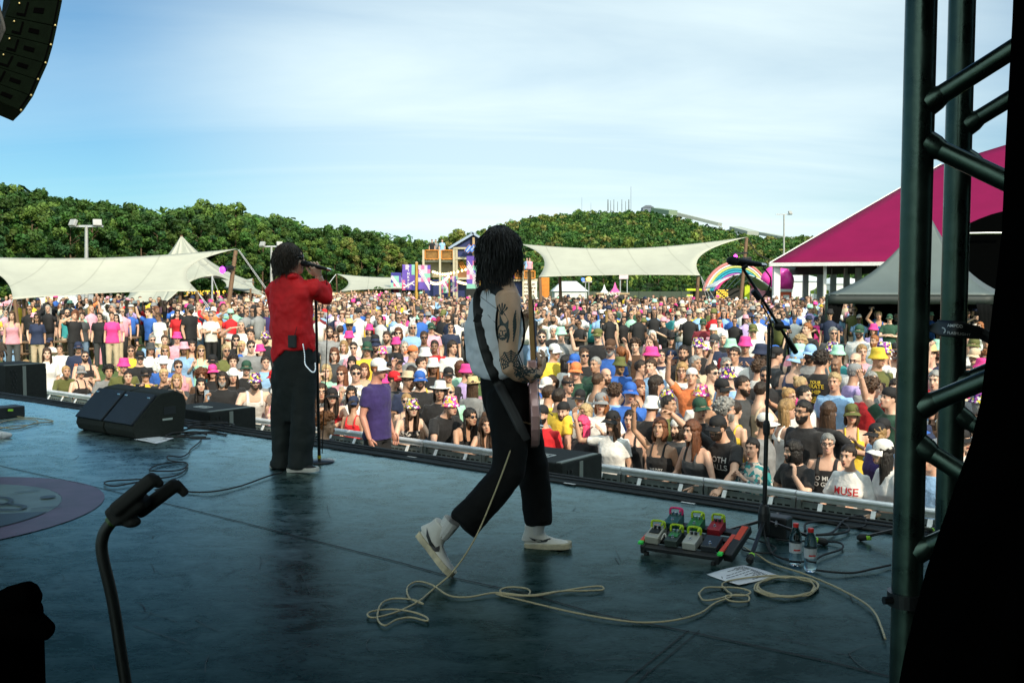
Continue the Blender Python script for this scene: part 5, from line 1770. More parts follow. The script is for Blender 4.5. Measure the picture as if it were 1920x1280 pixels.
SHIRTS = ['white'] * 9 + ['black'] * 10 + ['grey'] * 4 + ['charcoal'] * 4 + ['navy'] * 4 + ['blue'] * 3 + ['sky'] * 5 + ['red'] * 2 + ['maroon', 'pink', 'rose', 'rose', 'yellow', 'yellow', 'olive', 'green', 'mint', 'lilac', 'purple', 'orange', 'beige', 'beige', 'brown', 'teal']
HATS = [None] * 15 + [('bucket', 'pink')] * 2 + [('printbucket', 'pink'), ('printbucket', 'purple'), ('bucket', 'white'), ('bucket', 'mint'), ('bucket', 'olive'), ('bucket', 'navy'), ('cap', 'black'), ('cap', 'black'), ('cap', 'white'), ('cap', 'navy'), ('cap', 'grey'), ('cap', 'olive'), ('cap', 'red'), ('backcap', 'black'), ('backcap', 'white'), ('fedora', 'straw'), ('fedora', 'white'), ('cap', 'blue'), ('bucket', 'rose')]
PO = ['down'] * 10 + ['crossed', 'cup', 'cup', 'clap', 'clap', 'phone1', 'shade', 'bothup', 'bothup', 'fist', 'fist', 'point', 'point', 'wave', 'phone', 'phonehi']
def rand_attrs():
 fem = rnd.random() < .45
 hat = rnd.choice(HATS)
 hr = (rnd.choice(['long', 'long', 'medium', 'pony', 'bun']) if fem else rnd.choice(['short', 'short', 'short', 'buzz', 'curly', 'medium']), rnd.choice(['dark', 'dark', 'brown', 'brown', 'blond', 'fair', 'black', 'auburn', 'grey', 'ginger']))
 if not fem and not hat and rnd.random() < .10: hr = None
 k = rnd.choice(['tee'] * 6 + (['tank'] * 3 if fem else ['tank', 'polo']) + ['loose', 'long'])
 return dict(fem=fem, shirt=(k, rnd.choice(SHIRTS)), hair=hr, hat=hat, glasses=rnd.choice([None, None, None, 'glasses', 'glasses', 'specs']), beard=None if fem or rnd.random() > .3 else (hr or ('', 'brown'))[1],
    pose=rnd.choice(PO), legs=rnd.choice([('trousers', 'black'), ('shorts', 'beige'), ('shorts', 'black'), ('trousers', 'denim'), ('shorts', 'denim')]))
N_IND = 296
KEEPOUT = []          # tent poles and furniture: (x, y, r)
for px, Y, r_ in ((25, 31.6, .5), (45, 31.8, .5), (345, 37, .5), (370, 35.5, .5), (410, 40, .5)):
 q = at(px, 600, Y); KEEPOUT.append((q.x, q.y, r_))
q = at(1708, 560, 29); KEEPOUT.append((q.x, q.y, 2.0))
def free(x, y, d):
 for (a, b) in TAKEN:
  if (a - x) ** 2 + (b - y) ** 2 < d * d: return False
 for (a, b, r_) in KEEPOUT:
  if (a - x) ** 2 + (b - y) ** 2 < r_ * r_: return False
 return True
CAND = []
rc = random.Random(5)
for i in range(30000):
 u = rc.uniform(-.545, .545)
 Y = rc.uniform(7.8, 24.5)
 x = u * Y
 p = perp(x, Y)
 if p < P_BAR + .42: continue
 sx = 960 + u * FPX
 dens = 1.0
 if sx < 300: dens = .8
 if sx < 120: dens = .4
 if rc.random() > dens: continue
 CAND.append((Y, x, p, sx))
CAND.sort(key=lambda c: c[0] + c[2] * .12 + rc.random() * .6)
for Y, x, p, sx in CAND:
 if len(PEOPLE) >= N_IND: break
 d = .41 if sx > 380 else .50
 if not free(x, Y, d + (.04 if p < P_BAR + 2 else 0)): continue
 if hides(x, Y): continue
 loc = Vector((x, Y, zg(x, Y)))
 for tr_ in range(40):
  a = rand_attrs()
  if p < P_BAR + 3.2 and a['pose'] in ('bothup',): a['pose'] = 'down'
  if sx < 330 and p > P_BAR + 2.4 and rnd.random() < .3: a['pose'] = 'sit'; a['legs'] = ('shorts', a['legs'][1])
  if person_label(loc, a['pose'], a['shirt'], a['hat'], a['glasses'], False, a['beard']): break
 TAKEN.append((x, Y))
 yaw = rnd.gauss(0, 22)
 if sx > 1150 and p < P_BAR + 5 and rnd.random() < .4: yaw += rnd.choice([60, 120, 160, -60])
 person(loc, face_to(loc, yaw), scale=rnd.uniform(.93, 1.07) * (.96 if a['fem'] else 1.0), **a)
LAST_Y = max(t_[1] for t_ in TAKEN)
def low_person(variant):
 v, f, part = [], [], []
 mb = MB()
 def add(fn, p):
  n0 = len(mb.f); fn(); part.extend([p] * (len(mb.f) - n0))
 fem = variant % 2
 add(lambda: mb.loft([ring((0, 0, z), ra, rb, 8) for z, ra, rb in ((.02, .12, .10), (.5, .15, .10), (.86, .17, .115))]), 2)
 add(lambda: mb.loft([ring((0, 0, z), ra * (.9 if fem else 1), rb, 9) for z, ra, rb in ((.84, .185, .13), (1.05, .17, .12), (1.3, .20, .13), (1.39, .20, .11), (1.45, .10, .075), (1.48, .06, .06))]), 1)
 add(lambda: mb.tube([(0, 0, 1.46), (0, -.01, 1.54)], .052, 7), 0)
 def hd():
  rings = []
  for z, hw, yf, yb in HEAD[::1]:
   rings.append([Vector((.94 * hw * math.cos(2 * PI * j / 10), -.02 + .94 * ((yf + yb) / 2 + (yb - yf) / 2 * math.sin(2 * PI * j / 10)), 1.63 + .94 * z)) for j in range(10)])
  mb.loft(rings)
 add(hd, 0)
 def hairf():
  def fn(u, w_):
   th, ph = 2 * PI * u, PI * w_ * .72
   d = Vector((math.sin(ph) * math.cos(th), math.sin(ph) * math.sin(th), math.cos(ph)))
   q = Vector((d.x * .083, d.y * .106 - .008, d.z * .100 + 1.658))
   if q.y < -.04 and q.z < 1.70: q.y = -.03; q.x *= .8
   return q
  mb.grid(fn, 10, 5)
 add(hairf, 3)
 if variant in (1, 5):
  add(lambda: mb.loft([[Vector((.10 * math.cos(t), .03 + .085 * math.sin(t), z)) for t in np.linspace(-.35, PI + .35, 8)] for z in (1.66, 1.52, 1.36)], cap=False), 3)
 if variant in (2, 3, 5):
  add(lambda: mb.lathe([(.01, 1.785), (.07, 1.78), (.092, 1.69), (.122, 1.655), (.09, 1.675)], (0, -.01, 0), 10, 0, Matrix.Diagonal((1, 1.15, 1))), 4)
 if variant in (4,):
  add(lambda: mb.lathe([(.01, 1.775), (.05, 1.765), (.088, 1.69)], (0, -.01, 0), 10, 0, Matrix.Diagonal((1, 1.15, 1))), 4)
  add(lambda: mb.add([(-.06, -.10, 1.69), (.06, -.10, 1.69), (.05, -.19, 1.67), (-.05, -.19, 1.67)], [(0, 1, 2, 3)]), 4)
 for e_ in (-1, 1):
  add(lambda: mb.box((e_ * .030, -.108, 1.646), (.030, .010, .016)), 5)
 add(lambda: mb.box((0, -.116, 1.575), (.040, .008, .009)), 5)
 add(lambda: mb.ell((0, -.125, 1.615), (.016, .018, .024), n=6), 0)
 if variant in (9, 10):
  add(lambda: mb.loft([[Vector((hw * math.cos(t), -.02 + yf * math.sin(t), z)) for t in np.linspace(-.2, PI + .2, 8)] for z, hw, yf in ((1.60, .073, -.085), (1.55, .062, -.10), (1.51, .03, -.08))], cap=False), 3)
 if variant in (0, 3, 4, 8):
  add(lambda: mb.box((0, -.118, 1.642), (.125, .012, .032)), 5)
 arms = {0: 'down', 1: 'down', 2: 'clap', 3: 'down', 4: 'cup', 5: 'down', 6: 'bothup', 7: 'fist', 8: 'crossed', 9: 'cup', 10: 'shade'}[variant]
 P_ = POSES[arms]
 for s, side in ((-1, 'R'), (1, 'L')):
  S = Vector((s * .18, 0, 1.38)); E, W = S + Vector(P_[side][0]), S + Vector(P_[side][1])
  add(lambda: mb.tube([S, S.lerp(E, .6)], [.065, .058], 6), 1)
  add(lambda: mb.tube([S.lerp(E, .55), E, W, W + (W - E).normalized() * .13], [.042, .038, .030, .030], 6), 0)
 return np.array(mb.v), mb.f, np.array(part)
LOW = [low_person(i) for i in range(11)]
class Mass:
 def __init__(s): s.v = []; s.loops = []; s.tot = []; s.colr = []; s.n = 0
 def add(s, V, lp, tt, cols):
  s.v.append(V); s.loops.append(lp + s.n); s.tot.append(tt); s.colr.append(cols); s.n += len(V)
 def build(s, name, m):
  me = bpy.data.meshes.new(name)
  V, L_, T_ = np.concatenate(s.v), np.concatenate(s.loops), np.concatenate(s.tot)
  me.vertices.add(len(V)); me.vertices.foreach_set('co', V.ravel())
  me.loops.add(len(L_)); me.loops.foreach_set('vertex_index', L_)
  me.polygons.add(len(T_))
  me.polygons.foreach_set('loop_start', np.concatenate([[0], np.cumsum(T_)[:-1]])); me.polygons.foreach_set('loop_total', T_)
  me.polygons.foreach_set('use_smooth', np.ones(len(T_), bool))
  me.update(calc_edges=True)
  cc = np.repeat(np.concatenate(s.colr), T_, axis=0)
  me.color_attributes.new('Col', 'FLOAT_COLOR', 'CORNER').data.foreach_set('color', np.concatenate([cc, np.ones((len(cc), 1))], 1).ravel())
  me.materials.append(m)
  return link(bpy.data.objects.new(name, me))
CROWDM = mat('crowd_mass', rough=.8, var=.1, scale=12, attr='Col')
ms = Mass()
def arrays(me):
 n = len(me.vertices); co = np.empty(n * 3); me.vertices.foreach_get('co', co)
 lp = np.empty(len(me.loops), int); me.loops.foreach_get('vertex_index', lp)
 tt = np.empty(len(me.polygons), int); me.polygons.foreach_get('loop_total', tt)
 return co.reshape(-1, 3), lp, tt
def dec(me, r_):
 o = bpy.data.objects.new('d', me); col.objects.link(o)
 m_ = o.modifiers.new('d', 'DECIMATE'); m_.ratio = r_
 dg = bpy.context.evaluated_depsgraph_get(); dg.update()
 A = arrays(bpy.data.meshes.new_from_object(o.evaluated_get(dg)))
 bpy.data.objects.remove(o)
 return A
def composite(pose, fem, kind, hair, hat, gl, beard):
 t = template(pose, fem)
 V, Lp, Tt, P_ = [], [], [], []
 n = 0
 def add(A, part, M=None):
  nonlocal n
  v, l, c = A
  if M is not None:
   M = np.array(M); v = v @ M[:3, :3].T + M[:3, 3]
  V.append(v); Lp.append(l + n); Tt.append(c); P_.append(np.full(len(c), part) if np.isscalar(part) else part); n += len(v)
 add(dec(t['raw'], .085), 0)
 ex = t['ex']; k = t['nfb']
 fs = ex.f[:k]
 add((np.array(ex.v), np.concatenate([np.array(q) for q in fs]), np.array([len(q) for q in fs])), np.array([{0: 0, 1: 6, 2: 5, 3: 7}[m_] for m_ in ex.m[:k]]))
 add(dec(clothes(t, kind), .09), 1); add(dec(clothes(t, 'trousers'), .05), 2)
 if hair: add(arrays(hair_mesh(hair)), 3, t['head'] @ Matrix.Scale(.965 if hat else 1, 4))
 if hat: add(arrays(hat_mesh(hat)), 4, t['head'])
 if gl: add(arrays(hat_mesh('glasses')), 5, t['head'])
 if beard: add(arrays(hat_mesh('beard')), 3, t['head'])
 return np.concatenate(V), np.concatenate(Lp), np.concatenate(Tt), np.concatenate(P_)
MID = [composite(*a) for a in (('down', 0, 'tee', 'short', None, 1, 0), ('down', 1, 'tank', 'long', None, 0, 0), ('down', 0, 'tee', 'short', 'cap', 1, 1), ('down', 1, 'tee', 'medium', 'bucket', 1, 0), ('crossed', 0, 'tee', 'buzz', None, 1, 0), ('cup', 0, 'polo', 'short', None, 0, 1),
 ('down', 1, 'loose', 'long', None, 1, 0), ('clap', 0, 'tee', 'curly', None, 0, 0), ('down', 0, 'tee', 'short', 'bucket', 1, 0), ('down', 1, 'tee', 'pony', None, 0, 0), ('phone1', 1, 'tank', 'medium', None, 1, 0), ('shade', 0, 'tee', 'short', None, 0, 0), ('down', 0, 'tank', None, None, 1, 1), ('cup', 1, 'tee', 'long', 'fedora', 0, 0), ('down', 0, 'long', 'short', 'backcap', 0, 0), ('fist', 0, 'tee', 'short', None, 1, 0), ('bothup', 1, 'tee', 'long', None, 0, 0), ('point', 0, 'tee', 'short', None, 0, 1), ('down', 1, 'tee', 'bun', None, 0, 0), ('phonehi', 0, 'tee', 'short', 'cap', 0, 0))]
LOW = [(V, np.concatenate([np.array(q) for q in fs]), np.array([len(q) for q in fs]), pt) for V, fs, pt in LOW]
NMID = 0
cnt = 0
rc = random.Random(9)
cells = {}
for i in range(16000):
 Y = math.sqrt(rc.uniform(11 ** 2, 60 ** 2))
 u = rc.uniform(-.56, .56)
 x = u * Y
 p = perp(x, Y)
 sx = 960 + u * FPX
 if p < P_BAR + 2.0 or p > 52: continue
 near = Y < (30 if sx < 420 else 23)
 lim = 1.0 if sx > 400 else ((.9 if near else .55) if sx > 280 else (.55 if near else .16))
 if sx < 110: lim *= .5
 if Y > 56: lim *= .5
 if rc.random() > lim: continue
 dmin = .43 if Y < 26 else .58
 ck = (int(x // .8), int(Y // .8))
 ok = all((a - x) ** 2 + (b - Y) ** 2 > dmin * dmin for dx in (-1, 0, 1) for dy in (-1, 0, 1) for a, b in cells.get((ck[0] + dx, ck[1] + dy), ()))
 if not ok or (Y < LAST_Y + 1 and not free(x, Y, .45)): continue
 if any((a - x) ** 2 + (b - Y) ** 2 < r_ * r_ for a, b, r_ in KEEPOUT): continue
 if Y < LAST_Y - .5 or (Y < 32 and hides(x, Y)): continue
 cells.setdefault(ck, []).append((x, Y))
 if near: src = MID[rc.choice(list(range(len(MID))) + [0, 1, 2, 4, 6, 9, 12])]; NMID += 1
 else: src = LOW[rc.choice([0, 0, 0, 0, 1, 1, 1, 1, 0, 1, 8, 8, 9, 9, 2, 3, 4, 4, 5, 5, 10] + ([6, 7] if rc.random() < .3 else [0]))]
 V, lp, tt, pt = src
 s_ = rc.uniform(.90, 1.08)
 rz = face_to((x, Y), rc.gauss(0, 30))
 c_, n_ = math.cos(rz) * s_, math.sin(rz) * s_
 dz = -.78 if (sx < 330 and rc.random() < .18) else 0
 Vw = np.stack([V[:, 0] * c_ - V[:, 1] * n_ + x, V[:, 0] * n_ + V[:, 1] * c_ + Y, V[:, 2] * s_ + zg(x, Y) + dz], 1)
 sk = rc.choice(SKINC[:6] * 4 + SKINC[6:])
 if not near: sk = tuple(v * .84 for v in sk)
 pal = [sk, COLR[rc.choice(SHIRTS)], COLR[rc.choice(['black', 'denim', 'beige', 'charcoal'])], HAIRC[rc.choice(['dark', 'dark', 'dark', 'brown', 'brown', 'blond', 'black', 'black', 'auburn', 'grey'])], COLR[rc.choice(['pink', 'white', 'white', 'beige', 'navy', 'mint', 'black', 'black', 'navy', 'beige', 'rose', 'olive', 'grey', 'charcoal'])], (.01, .01, .012), (.6, .58, .55), (sk[0] * .78, sk[1] * .45, sk[2] * .45)]
 pal = np.array([jit(c, .15) for c in pal])
 ms.add(Vw, lp, tt, pal[pt])
 cnt += 1
o = ms.build('distant_crowd', CROWDM)
tag(o, 'dense far crowd of people filling the lawn below the tents', kind='stuff')
print('PEOPLE', len(PEOPLE), 'MASS', cnt, NMID, 'LAST_Y', LAST_Y)
# ================================================================ FOREST, HILL
LEAF = mat('foliage', rough=.6, var=.45, scale=.35, attr='Col', translucent=.22, spec=.3)
BARK = mat('bark', (.11, .075, .045), .9, var=.4, scale=3, stretch=(6, 6, 1))
def leaf_quads(rng, centers, radii, n, size, cols, flat=1.0):
 """n leaf-sized faces spread through clumps; returns arrays"""
 k = len(centers)
 w = radii ** 2
 idx = rng.choice(k, n, p=w / w.sum())
 d = rng.normal(size=(n, 3)); d /= np.linalg.norm(d, axis=1)[:, None]
 rr = radii[idx] * (0.55 + 0.5 * rng.random(n) ** .6)
 c = centers[idx] + d * rr[:, None] * np.array([1, 1, flat])
 nrm = d + rng.normal(size=(n, 3)) * .65 + np.array([0, 0, .25])
 nrm /= np.linalg.norm(nrm, axis=1)[:, None]
 a = np.cross(nrm, rng.normal(size=(n, 3))); a /= np.linalg.norm(a, axis=1)[:, None]
 b = np.cross(nrm, a)
 s = size * (0.6 + .8 * rng.random(n))
 a *= s[:, None]; b *= (s * .62)[:, None]
 V = np.stack([c - a, c - b + nrm * (s * .12)[:, None], c + a, c + b + nrm * (s * .12)[:, None]], 1).reshape(-1, 3)
 cc = cols[idx] * (0.8 + .4 * rng.random((n, 1)))
 return V, cc
def quads_mesh(name, V, cc, m):
 n = len(V) // 4
 me = bpy.data.meshes.new(name)
 me.vertices.add(len(V)); me.vertices.foreach_set('co', V.ravel())
 me.loops.add(len(V)); me.loops.foreach_set('vertex_index', np.arange(len(V)))
 me.polygons.add(n)
 me.polygons.foreach_set('loop_start', np.arange(n) * 4); me.polygons.foreach_set('loop_total', [4] * n)
 me.update(calc_edges=True)
 ca = me.color_attributes.new('Col', 'FLOAT_COLOR', 'CORNER')
 c4 = np.concatenate([np.repeat(cc, 4, axis=0), np.ones((len(V), 1))], 1)
 ca.data.foreach_set('color', c4.ravel())
 me.materials.append(m)
 return me
GREENS = np.array([(.036, .105, .022), (.055, .145, .026), (.078, .165, .030), (.11, .19, .035), (.040, .12, .038)])
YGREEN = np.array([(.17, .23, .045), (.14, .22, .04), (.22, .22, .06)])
def tree_meshes(seed, H=13.0, W=3.6, tone=0, n=11000):
 rng = np.random.default_rng(seed)
 r_ = random.Random(seed)
 m_ = MB()
 th = H * .94
 lean = Vector((r_.uniform(-.5, .5), r_.uniform(-.5, .5), 0))
 m_.tube([Vector((0, 0, -.5)), lean * .3 + Vector((0, 0, H * .3)), lean * .7 + Vector((0, 0, H * .6)), lean + Vector((0, 0, th * .9))], [.22, .17, .12, .04], 8)
 cen, rad = [], []
 nb = 62
 for i in range(nb):
  z = H * (.16 + .80 * (i + .5) / nb)
  f = (z / H - .16) / .84
  prof_ = W * (math.sin(PI * min(1, f * .92 + .10)) ** .65) * r_.uniform(.4, 1.12)
  a = r_.uniform(0, 2 * PI)
  c = Vector((math.cos(a) * prof_, math.sin(a) * prof_, z)) + lean * f
  cen.append(c); rad.append(r_.uniform(.5, 1.2) * (1.15 - .5 * f))
  if i % 3 == 0:
   b0 = lean * f * .8 + Vector((0, 0, z - prof_ * .5))
   m_.tube([b0, b0.lerp(c, .5) + Vector((0, 0, .2)), c], [.07, .05, .02], 5)
 cen.append(Vector(lean) + Vector((0, 0, H * .97))); rad.append(.8)
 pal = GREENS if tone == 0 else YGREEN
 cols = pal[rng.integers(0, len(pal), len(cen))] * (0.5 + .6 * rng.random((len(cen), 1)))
 V, cc = leaf_quads(rng, np.array(cen), np.array(rad), n, .21, cols, .8)
 return m_.mesh('trunk', [BARK], True), quads_mesh('crown', V, cc, LEAF)
TREES = [tree_meshes(s, 13, 3.4 + .25 * (s % 3), 0) for s in range(5)] + [tree_meshes(20 + s, 12, 3.0, 1) for s in range(2)]
def tree(loc, h_, kind, label, group):
 tm, cm = TREES[kind]
 s = h_ / (13 if kind < 5 else 12)
 root = thing('leafy_tree', label, 'tree', loc, rnd.uniform(0, 6.28), group)
 root.scale = (s * rnd.uniform(.9, 1.15),) * 2 + (s,)
 for n_, me in (('trunk', tm), ('crown', cm)):
  o = bpy.data.objects.new(n_, me); link(o, root)
TOPX = [-160, 0, 60, 120, 200, 270, 330, 400, 450, 500, 560, 620, 680, 740, 800]
TOPY = [335, 348, 360, 370, 378, 398, 388, 382, 390, 406, 414, 424, 430, 437, 452]
rt = random.Random(3)
for row in range(3):
 px = -150 + row * 12
 while px < 800:
  Y = np.interp(px, [-150, 800], [88, 165]) + row * 6 + rt.uniform(-1.5, 1.5)
  ty = np.interp(px, TOPX, TOPY) + [26, 10, 2][row] + rt.uniform(-9, 10)
  b = at(px, 535, Y)
  top = at(px, ty, Y)
  h_ = top.z + 1.2
  kd = rt.choice([0, 1, 2, 3, 4])
  if row == 0 and px > 560 and rt.random() < .55: kd = rt.choice([5, 6])  # yellow-green leaves: sunlight on this stretch put into the colour
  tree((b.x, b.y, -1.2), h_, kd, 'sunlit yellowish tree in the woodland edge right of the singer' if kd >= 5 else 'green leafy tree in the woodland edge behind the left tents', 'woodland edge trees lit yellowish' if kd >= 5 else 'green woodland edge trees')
  px += rt.uniform(30, 42) * (110 / Y)
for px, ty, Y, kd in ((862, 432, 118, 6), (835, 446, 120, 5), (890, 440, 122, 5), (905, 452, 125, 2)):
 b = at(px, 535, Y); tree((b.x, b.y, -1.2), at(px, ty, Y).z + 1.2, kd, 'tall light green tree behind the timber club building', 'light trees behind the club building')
px = 930
while px < 1560:
 Y = 140 + rt.uniform(-6, 6)
 b = at(px, 535, Y)
 tree((b.x, b.y, -1.2), at(px, 508 + rt.uniform(-8, 12), Y).z + 1.2, rt.choice([0, 1, 2, 3, 4]), 'dark green tree at the foot of the hill', 'trees at the foot of the hill')
 px += rt.uniform(24, 36)
rng = np.random.default_rng(8)
cen, cols, rad = [], [], []
for i in range(420):
 px = rng.uniform(-220, 790)
 Y = np.interp(px, [-150, 800], [88, 165]) + rng.uniform(17, 50)
 ty = np.interp(px, TOPX, TOPY) + rng.uniform(4, 30)
 top = at(px, ty, Y)
 for k in range(4):
  cen.append((top.x + rng.normal() * 1.6, top.y + rng.normal() * 1.6, max(1.0, top.z - 1.2 - k * 2.4))); rad.append(rng.uniform(1.4, 2.4))
  cols.append(GREENS[rng.integers(0, 5)] * rng.uniform(.7, 1.3))
V, cc = leaf_quads(rng, np.array(cen), np.array(rad), 60000, .62, np.array(cols), .8)
o = link(bpy.data.objects.new('woodland', quads_mesh('woodland', V, cc, LEAF)))
tag(o, 'dense green woodland mass behind the first trees', kind='stuff')
HX = [700, 780, 850, 900, 950, 1000, 1050, 1085, 1150, 1210, 1260, 1300, 1350, 1400, 1450, 1500, 1560, 1700, 2000]
HY = [478, 464, 446, 430, 416, 406, 400, 394, 397, 394, 404, 416, 428, 438, 444, 442, 446, 450, 462]
D0, D1 = 330.0, 640.0
def hill_z(u, Y):
 px = 960 + u * FPX
 zr = (535 - np.interp(px, HX, HY)) / FPX * D1 + 1.4 - 9.5
 f = sstep(D0, D1, Y) * .55 + .45 * min(1, max(0, (Y - D0) / (D1 - D0)))
 if Y > D1: f = max(0.3, 1 - (Y - D1) / 500)
 return -1.2 + (zr + 1.2) * f + 1.6 * noise.noise(Vector((u * Y * .03, Y * .03, 0))) * min(1, max(0, (Y - D0) / 40))
mb = MB()
mb.grid(lambda a, b: (lambda u, Y: Vector((u * Y, Y, hill_z(u, Y))))(-.16 + a * .78, D0 - 20 + b * 480), 60, 36)
o = mb.build('hill', mat('hill_undergrowth', (.025, .055, .015), .9, var=.4, scale=.05), smooth=True)
tag(o, 'wooded hill rising beyond the festival site', kind='structure')
rng = np.random.default_rng(4)
cen, cols, rad = [], [], []
Y = D0
while Y < D1 + 12:
 u = -.15
 while u < .56:
  uu, YY = u + rng.uniform(-.5, .5) * 5 / Y, Y + rng.uniform(-3, 3)
  hh = rng.uniform(5.5, 9.5)
  rr = rng.uniform(2.6, 4.3)
  base = hill_z(uu, YY)
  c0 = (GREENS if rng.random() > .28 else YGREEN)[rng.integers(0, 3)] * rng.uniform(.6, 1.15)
  for k in range(6):
   cen.append((uu * YY + rng.normal() * rr * .45, YY + rng.normal() * rr * .45, base + hh * (.45 + .5 * rng.random()))); rad.append(rr * rng.uniform(.28, .52)); cols.append(c0 * rng.uniform(.85, 1.15))
  u += 6.2 / Y
 Y += 6.2
V, cc = leaf_quads(rng, np.array(cen), np.array(rad), 450000, .72, np.array(cols), .85)
o = link(bpy.data.objects.new('hill_woodland', quads_mesh('hill_woodland', V, cc, LEAF)))
tag(o, 'dense woodland covering the hill', kind='stuff')
print('HILL clumps', len(cen))
HT = 640.0
def mast(px, y0_, y1_, w, label, group=None, Y=HT, m_=None):
 a, b = at(px, y0_, Y), at(px, y1_, Y)
 r_ = thing('mast', label, 'mast', b, 0, group)
 k = MB(); k.tube([b, b.lerp(a, .5), a], [w, w * .9, w * .7], 6); k.build('pole', m_ or mat('mast_grey', (.16, .19, .20), .6), r_, world=True)
 return r_
for px, y0_, y1_, w in ((1140, 374, 396, .5), (1145, 376, 396, .25), (1151, 374, 396, .3), (1158, 378, 396, .25), (1166, 374, 396, .3), (1173, 377, 396, .25), (1179, 374, 396, .45)):
 mast(px, y0_, y1_, w, 'grey column in the row standing on the hilltop', 'columns on the hilltop')
mast(1183, 350, 396, .16, 'tall thin radio mast beside the hilltop columns')
mast(1091, 370, 394, .12, 'thin pole at the left end of the hilltop')
mast(1108, 380, 394, .12, 'short thin pole left of the hilltop columns')
r_ = thing('hilltop_building', 'grey blue building on the hilltop right of the columns', 'building', at(1215, 396, HT))
k = MB(); p, q = at(1205, 398, HT), at(1226, 389, HT)
k.box(((p.x + q.x) / 2, HT + 4, (p.z + q.z) / 2), (q.x - p.x, 8, q.z - p.z)); k.build('wall', mat('far_wall', (.16, .20, .26), .7), r_, world=True)
k = MB(); k.prism([(-.5, 0), (.5, 0), (.18, .9), (-.22, .9)], -4.3, 4.3, axes((q.x - p.x + .6, 0, 0), (0, 0, 1.6), (0, -1, 0)), ((p.x + q.x) / 2, HT + 4, q.z)); k.build('roof', mat('far_roof', (.12, .15, .19), .7), r_, world=True)
r_ = thing('ski_slope_hall', 'long pale covered slope running down the right side of the hill', 'building', at(1300, 408, HT))
def slope_part(x0, y0_, x1, y1_, w, nm, m_, th):
 k = MB(); a, b = at(x0, y0_, HT - 6), at(x1, y1_, HT - 30)
 k.bar(a, b, w, th); k.build(nm, m_, r_, world=True)
PALE = mat('pale_cladding', (.36, .40, .36), .6)
slope_part(1228, 394, 1262, 399, 6, 'roof', mat('slope_green', (.20, .28, .19), .6), 3.0)
slope_part(1262, 399, 1350, 421, 5, 'roof', PALE, 2.0)
slope_part(1378, 428, 1412, 437, 8, 'roof', PALE, 2.4)
slope_part(1428, 438, 1480, 448, 5, 'roof', PALE, 2.0)
# ================================================================ FLOODLIGHT MASTS
def flood(px, ytop, ybot, Y, label, heads):
 a, b = at(px, ytop, Y), at(px, ybot, Y)
 b.z = zg(b.x, b.y)
 r_ = thing('floodlight_mast', label, 'floodlight', b)
 k = MB(); k.tube([b, b.lerp(a, .5), a], [.10, .09, .07], 10); smooth_by_angle(k.build('pole', mat('mast_galv', (.40, .41, .40), .5, .3), r_, world=True))
 k = MB(); k.bar(a + Vector((-.75, 0, 0)), a + Vector((.75, 0, 0)), .09, .09); k.build('crossbar', STEEL, r_, world=True)
 for s in heads:
  k = MB(); k.box(a + Vector((s * .55, -.12, .14)), (.38, .16, .32), Matrix.Rotation(R(28) * s, 3, 'Z') @ Matrix.Rotation(R(-25), 3, 'X'), ch=.03)
  k.build('lamp_head', mat('lamp_housing', (.35, .36, .36), .4), r_, world=True)
flood(162, 424, 640, 44, 'grey floodlight mast rising behind the left stretch tent', (-1, 1))
flood(509, 462, 600, 62, 'floodlight mast beside the head of the singer', (-1, 1))
flood(1470, 402, 560, 90, 'tall thin floodlight mast left of the pink tent', (1,))
# ================================================================ STRETCH TENTS
def sail(mb, P00, P10, P11, P01, ku=(.1, .1), kv=(.1, .1), sag=0.0, n=18, th=.012):
 def fn(u, v):
  p = (P00 * (1 - u) + P10 * u) * (1 - v) + (P01 * (1 - u) + P11 * u) * v
  du = (P10 * (1 - v) + P11 * v) - (P00 * (1 - v) + P01 * v)
  dv = (P01 * (1 - u) + P11 * u) - (P00 * (1 - u) + P10 * u)
  p = p + du * (ku[0] * (1 - u) - ku[1] * u) * 4 * v * (1 - v) + dv * (kv[0] * (1 - v) - kv[1] * v) * 4 * u * (1 - u)
  p.z -= sag * 16 * u * (1 - u) * v * (1 - v)
  return p
 mb.shell(fn, n, n, th)
def pole(r_, a, b, w=.07, nm='pole', m_=None):
 k = MB(); k.tube([a, b], [w * .85, w], 10); smooth_by_angle(k.build(nm, m_ or WOOD, r_, world=True))
def strap(r_, a, b, w=.045, m_=None):
 k = MB(); k.bar(a, b, w, .008); k.build('guy_strap', m_ or mat('strap_white', (.6, .62, .64), .6), r_, world=True)
def ground_pt(px, Y):
 q = at(px, 600, Y); return Vector((q.x, q.y, zg(q.x, q.y)))
t_ = thing('stretch_tent', 'long cream stretch tent on wooden poles over the lawn at far left', 'tent', at(200, 600, 34))
k = MB()
sail(k, at(24, 561, 31.6), at(371, 546, 35.2), at(446, 466, 40.5), at(-120, 478, 36), (.10, .14), (.05, .16), .25)
k.build('canopy', CREAM, t_, smooth=True, world=True)
pole(t_, at(27, 561, 31.7), ground_pt(40, 31.7)); pole(t_, at(44, 560, 32.4), ground_pt(48, 32.4))
pole(t_, at(338, 548, 35.2), ground_pt(331, 35.2)); pole(t_, at(371, 547, 35.4), ground_pt(364, 35.4))
pole(t_, at(442, 470, 40.4), ground_pt(418, 39.5), .10)
for a, b, Y in (((24, 562), (-12, 612), 31.2), ((24, 562), (0, 655), 30.8), ((446, 468), (500, 545), 40), ((448, 468), (505, 548), 40), ((371, 548), (452, 650), 34.8), ((371, 548), (430, 640), 35)):
 strap(t_, at(*a, Y), at(*b, Y))
sp = thing('spot_light', 'small purple lit spotlight clamped to the tall tent pole at left', 'spotlight', at(428, 504, 39.8))
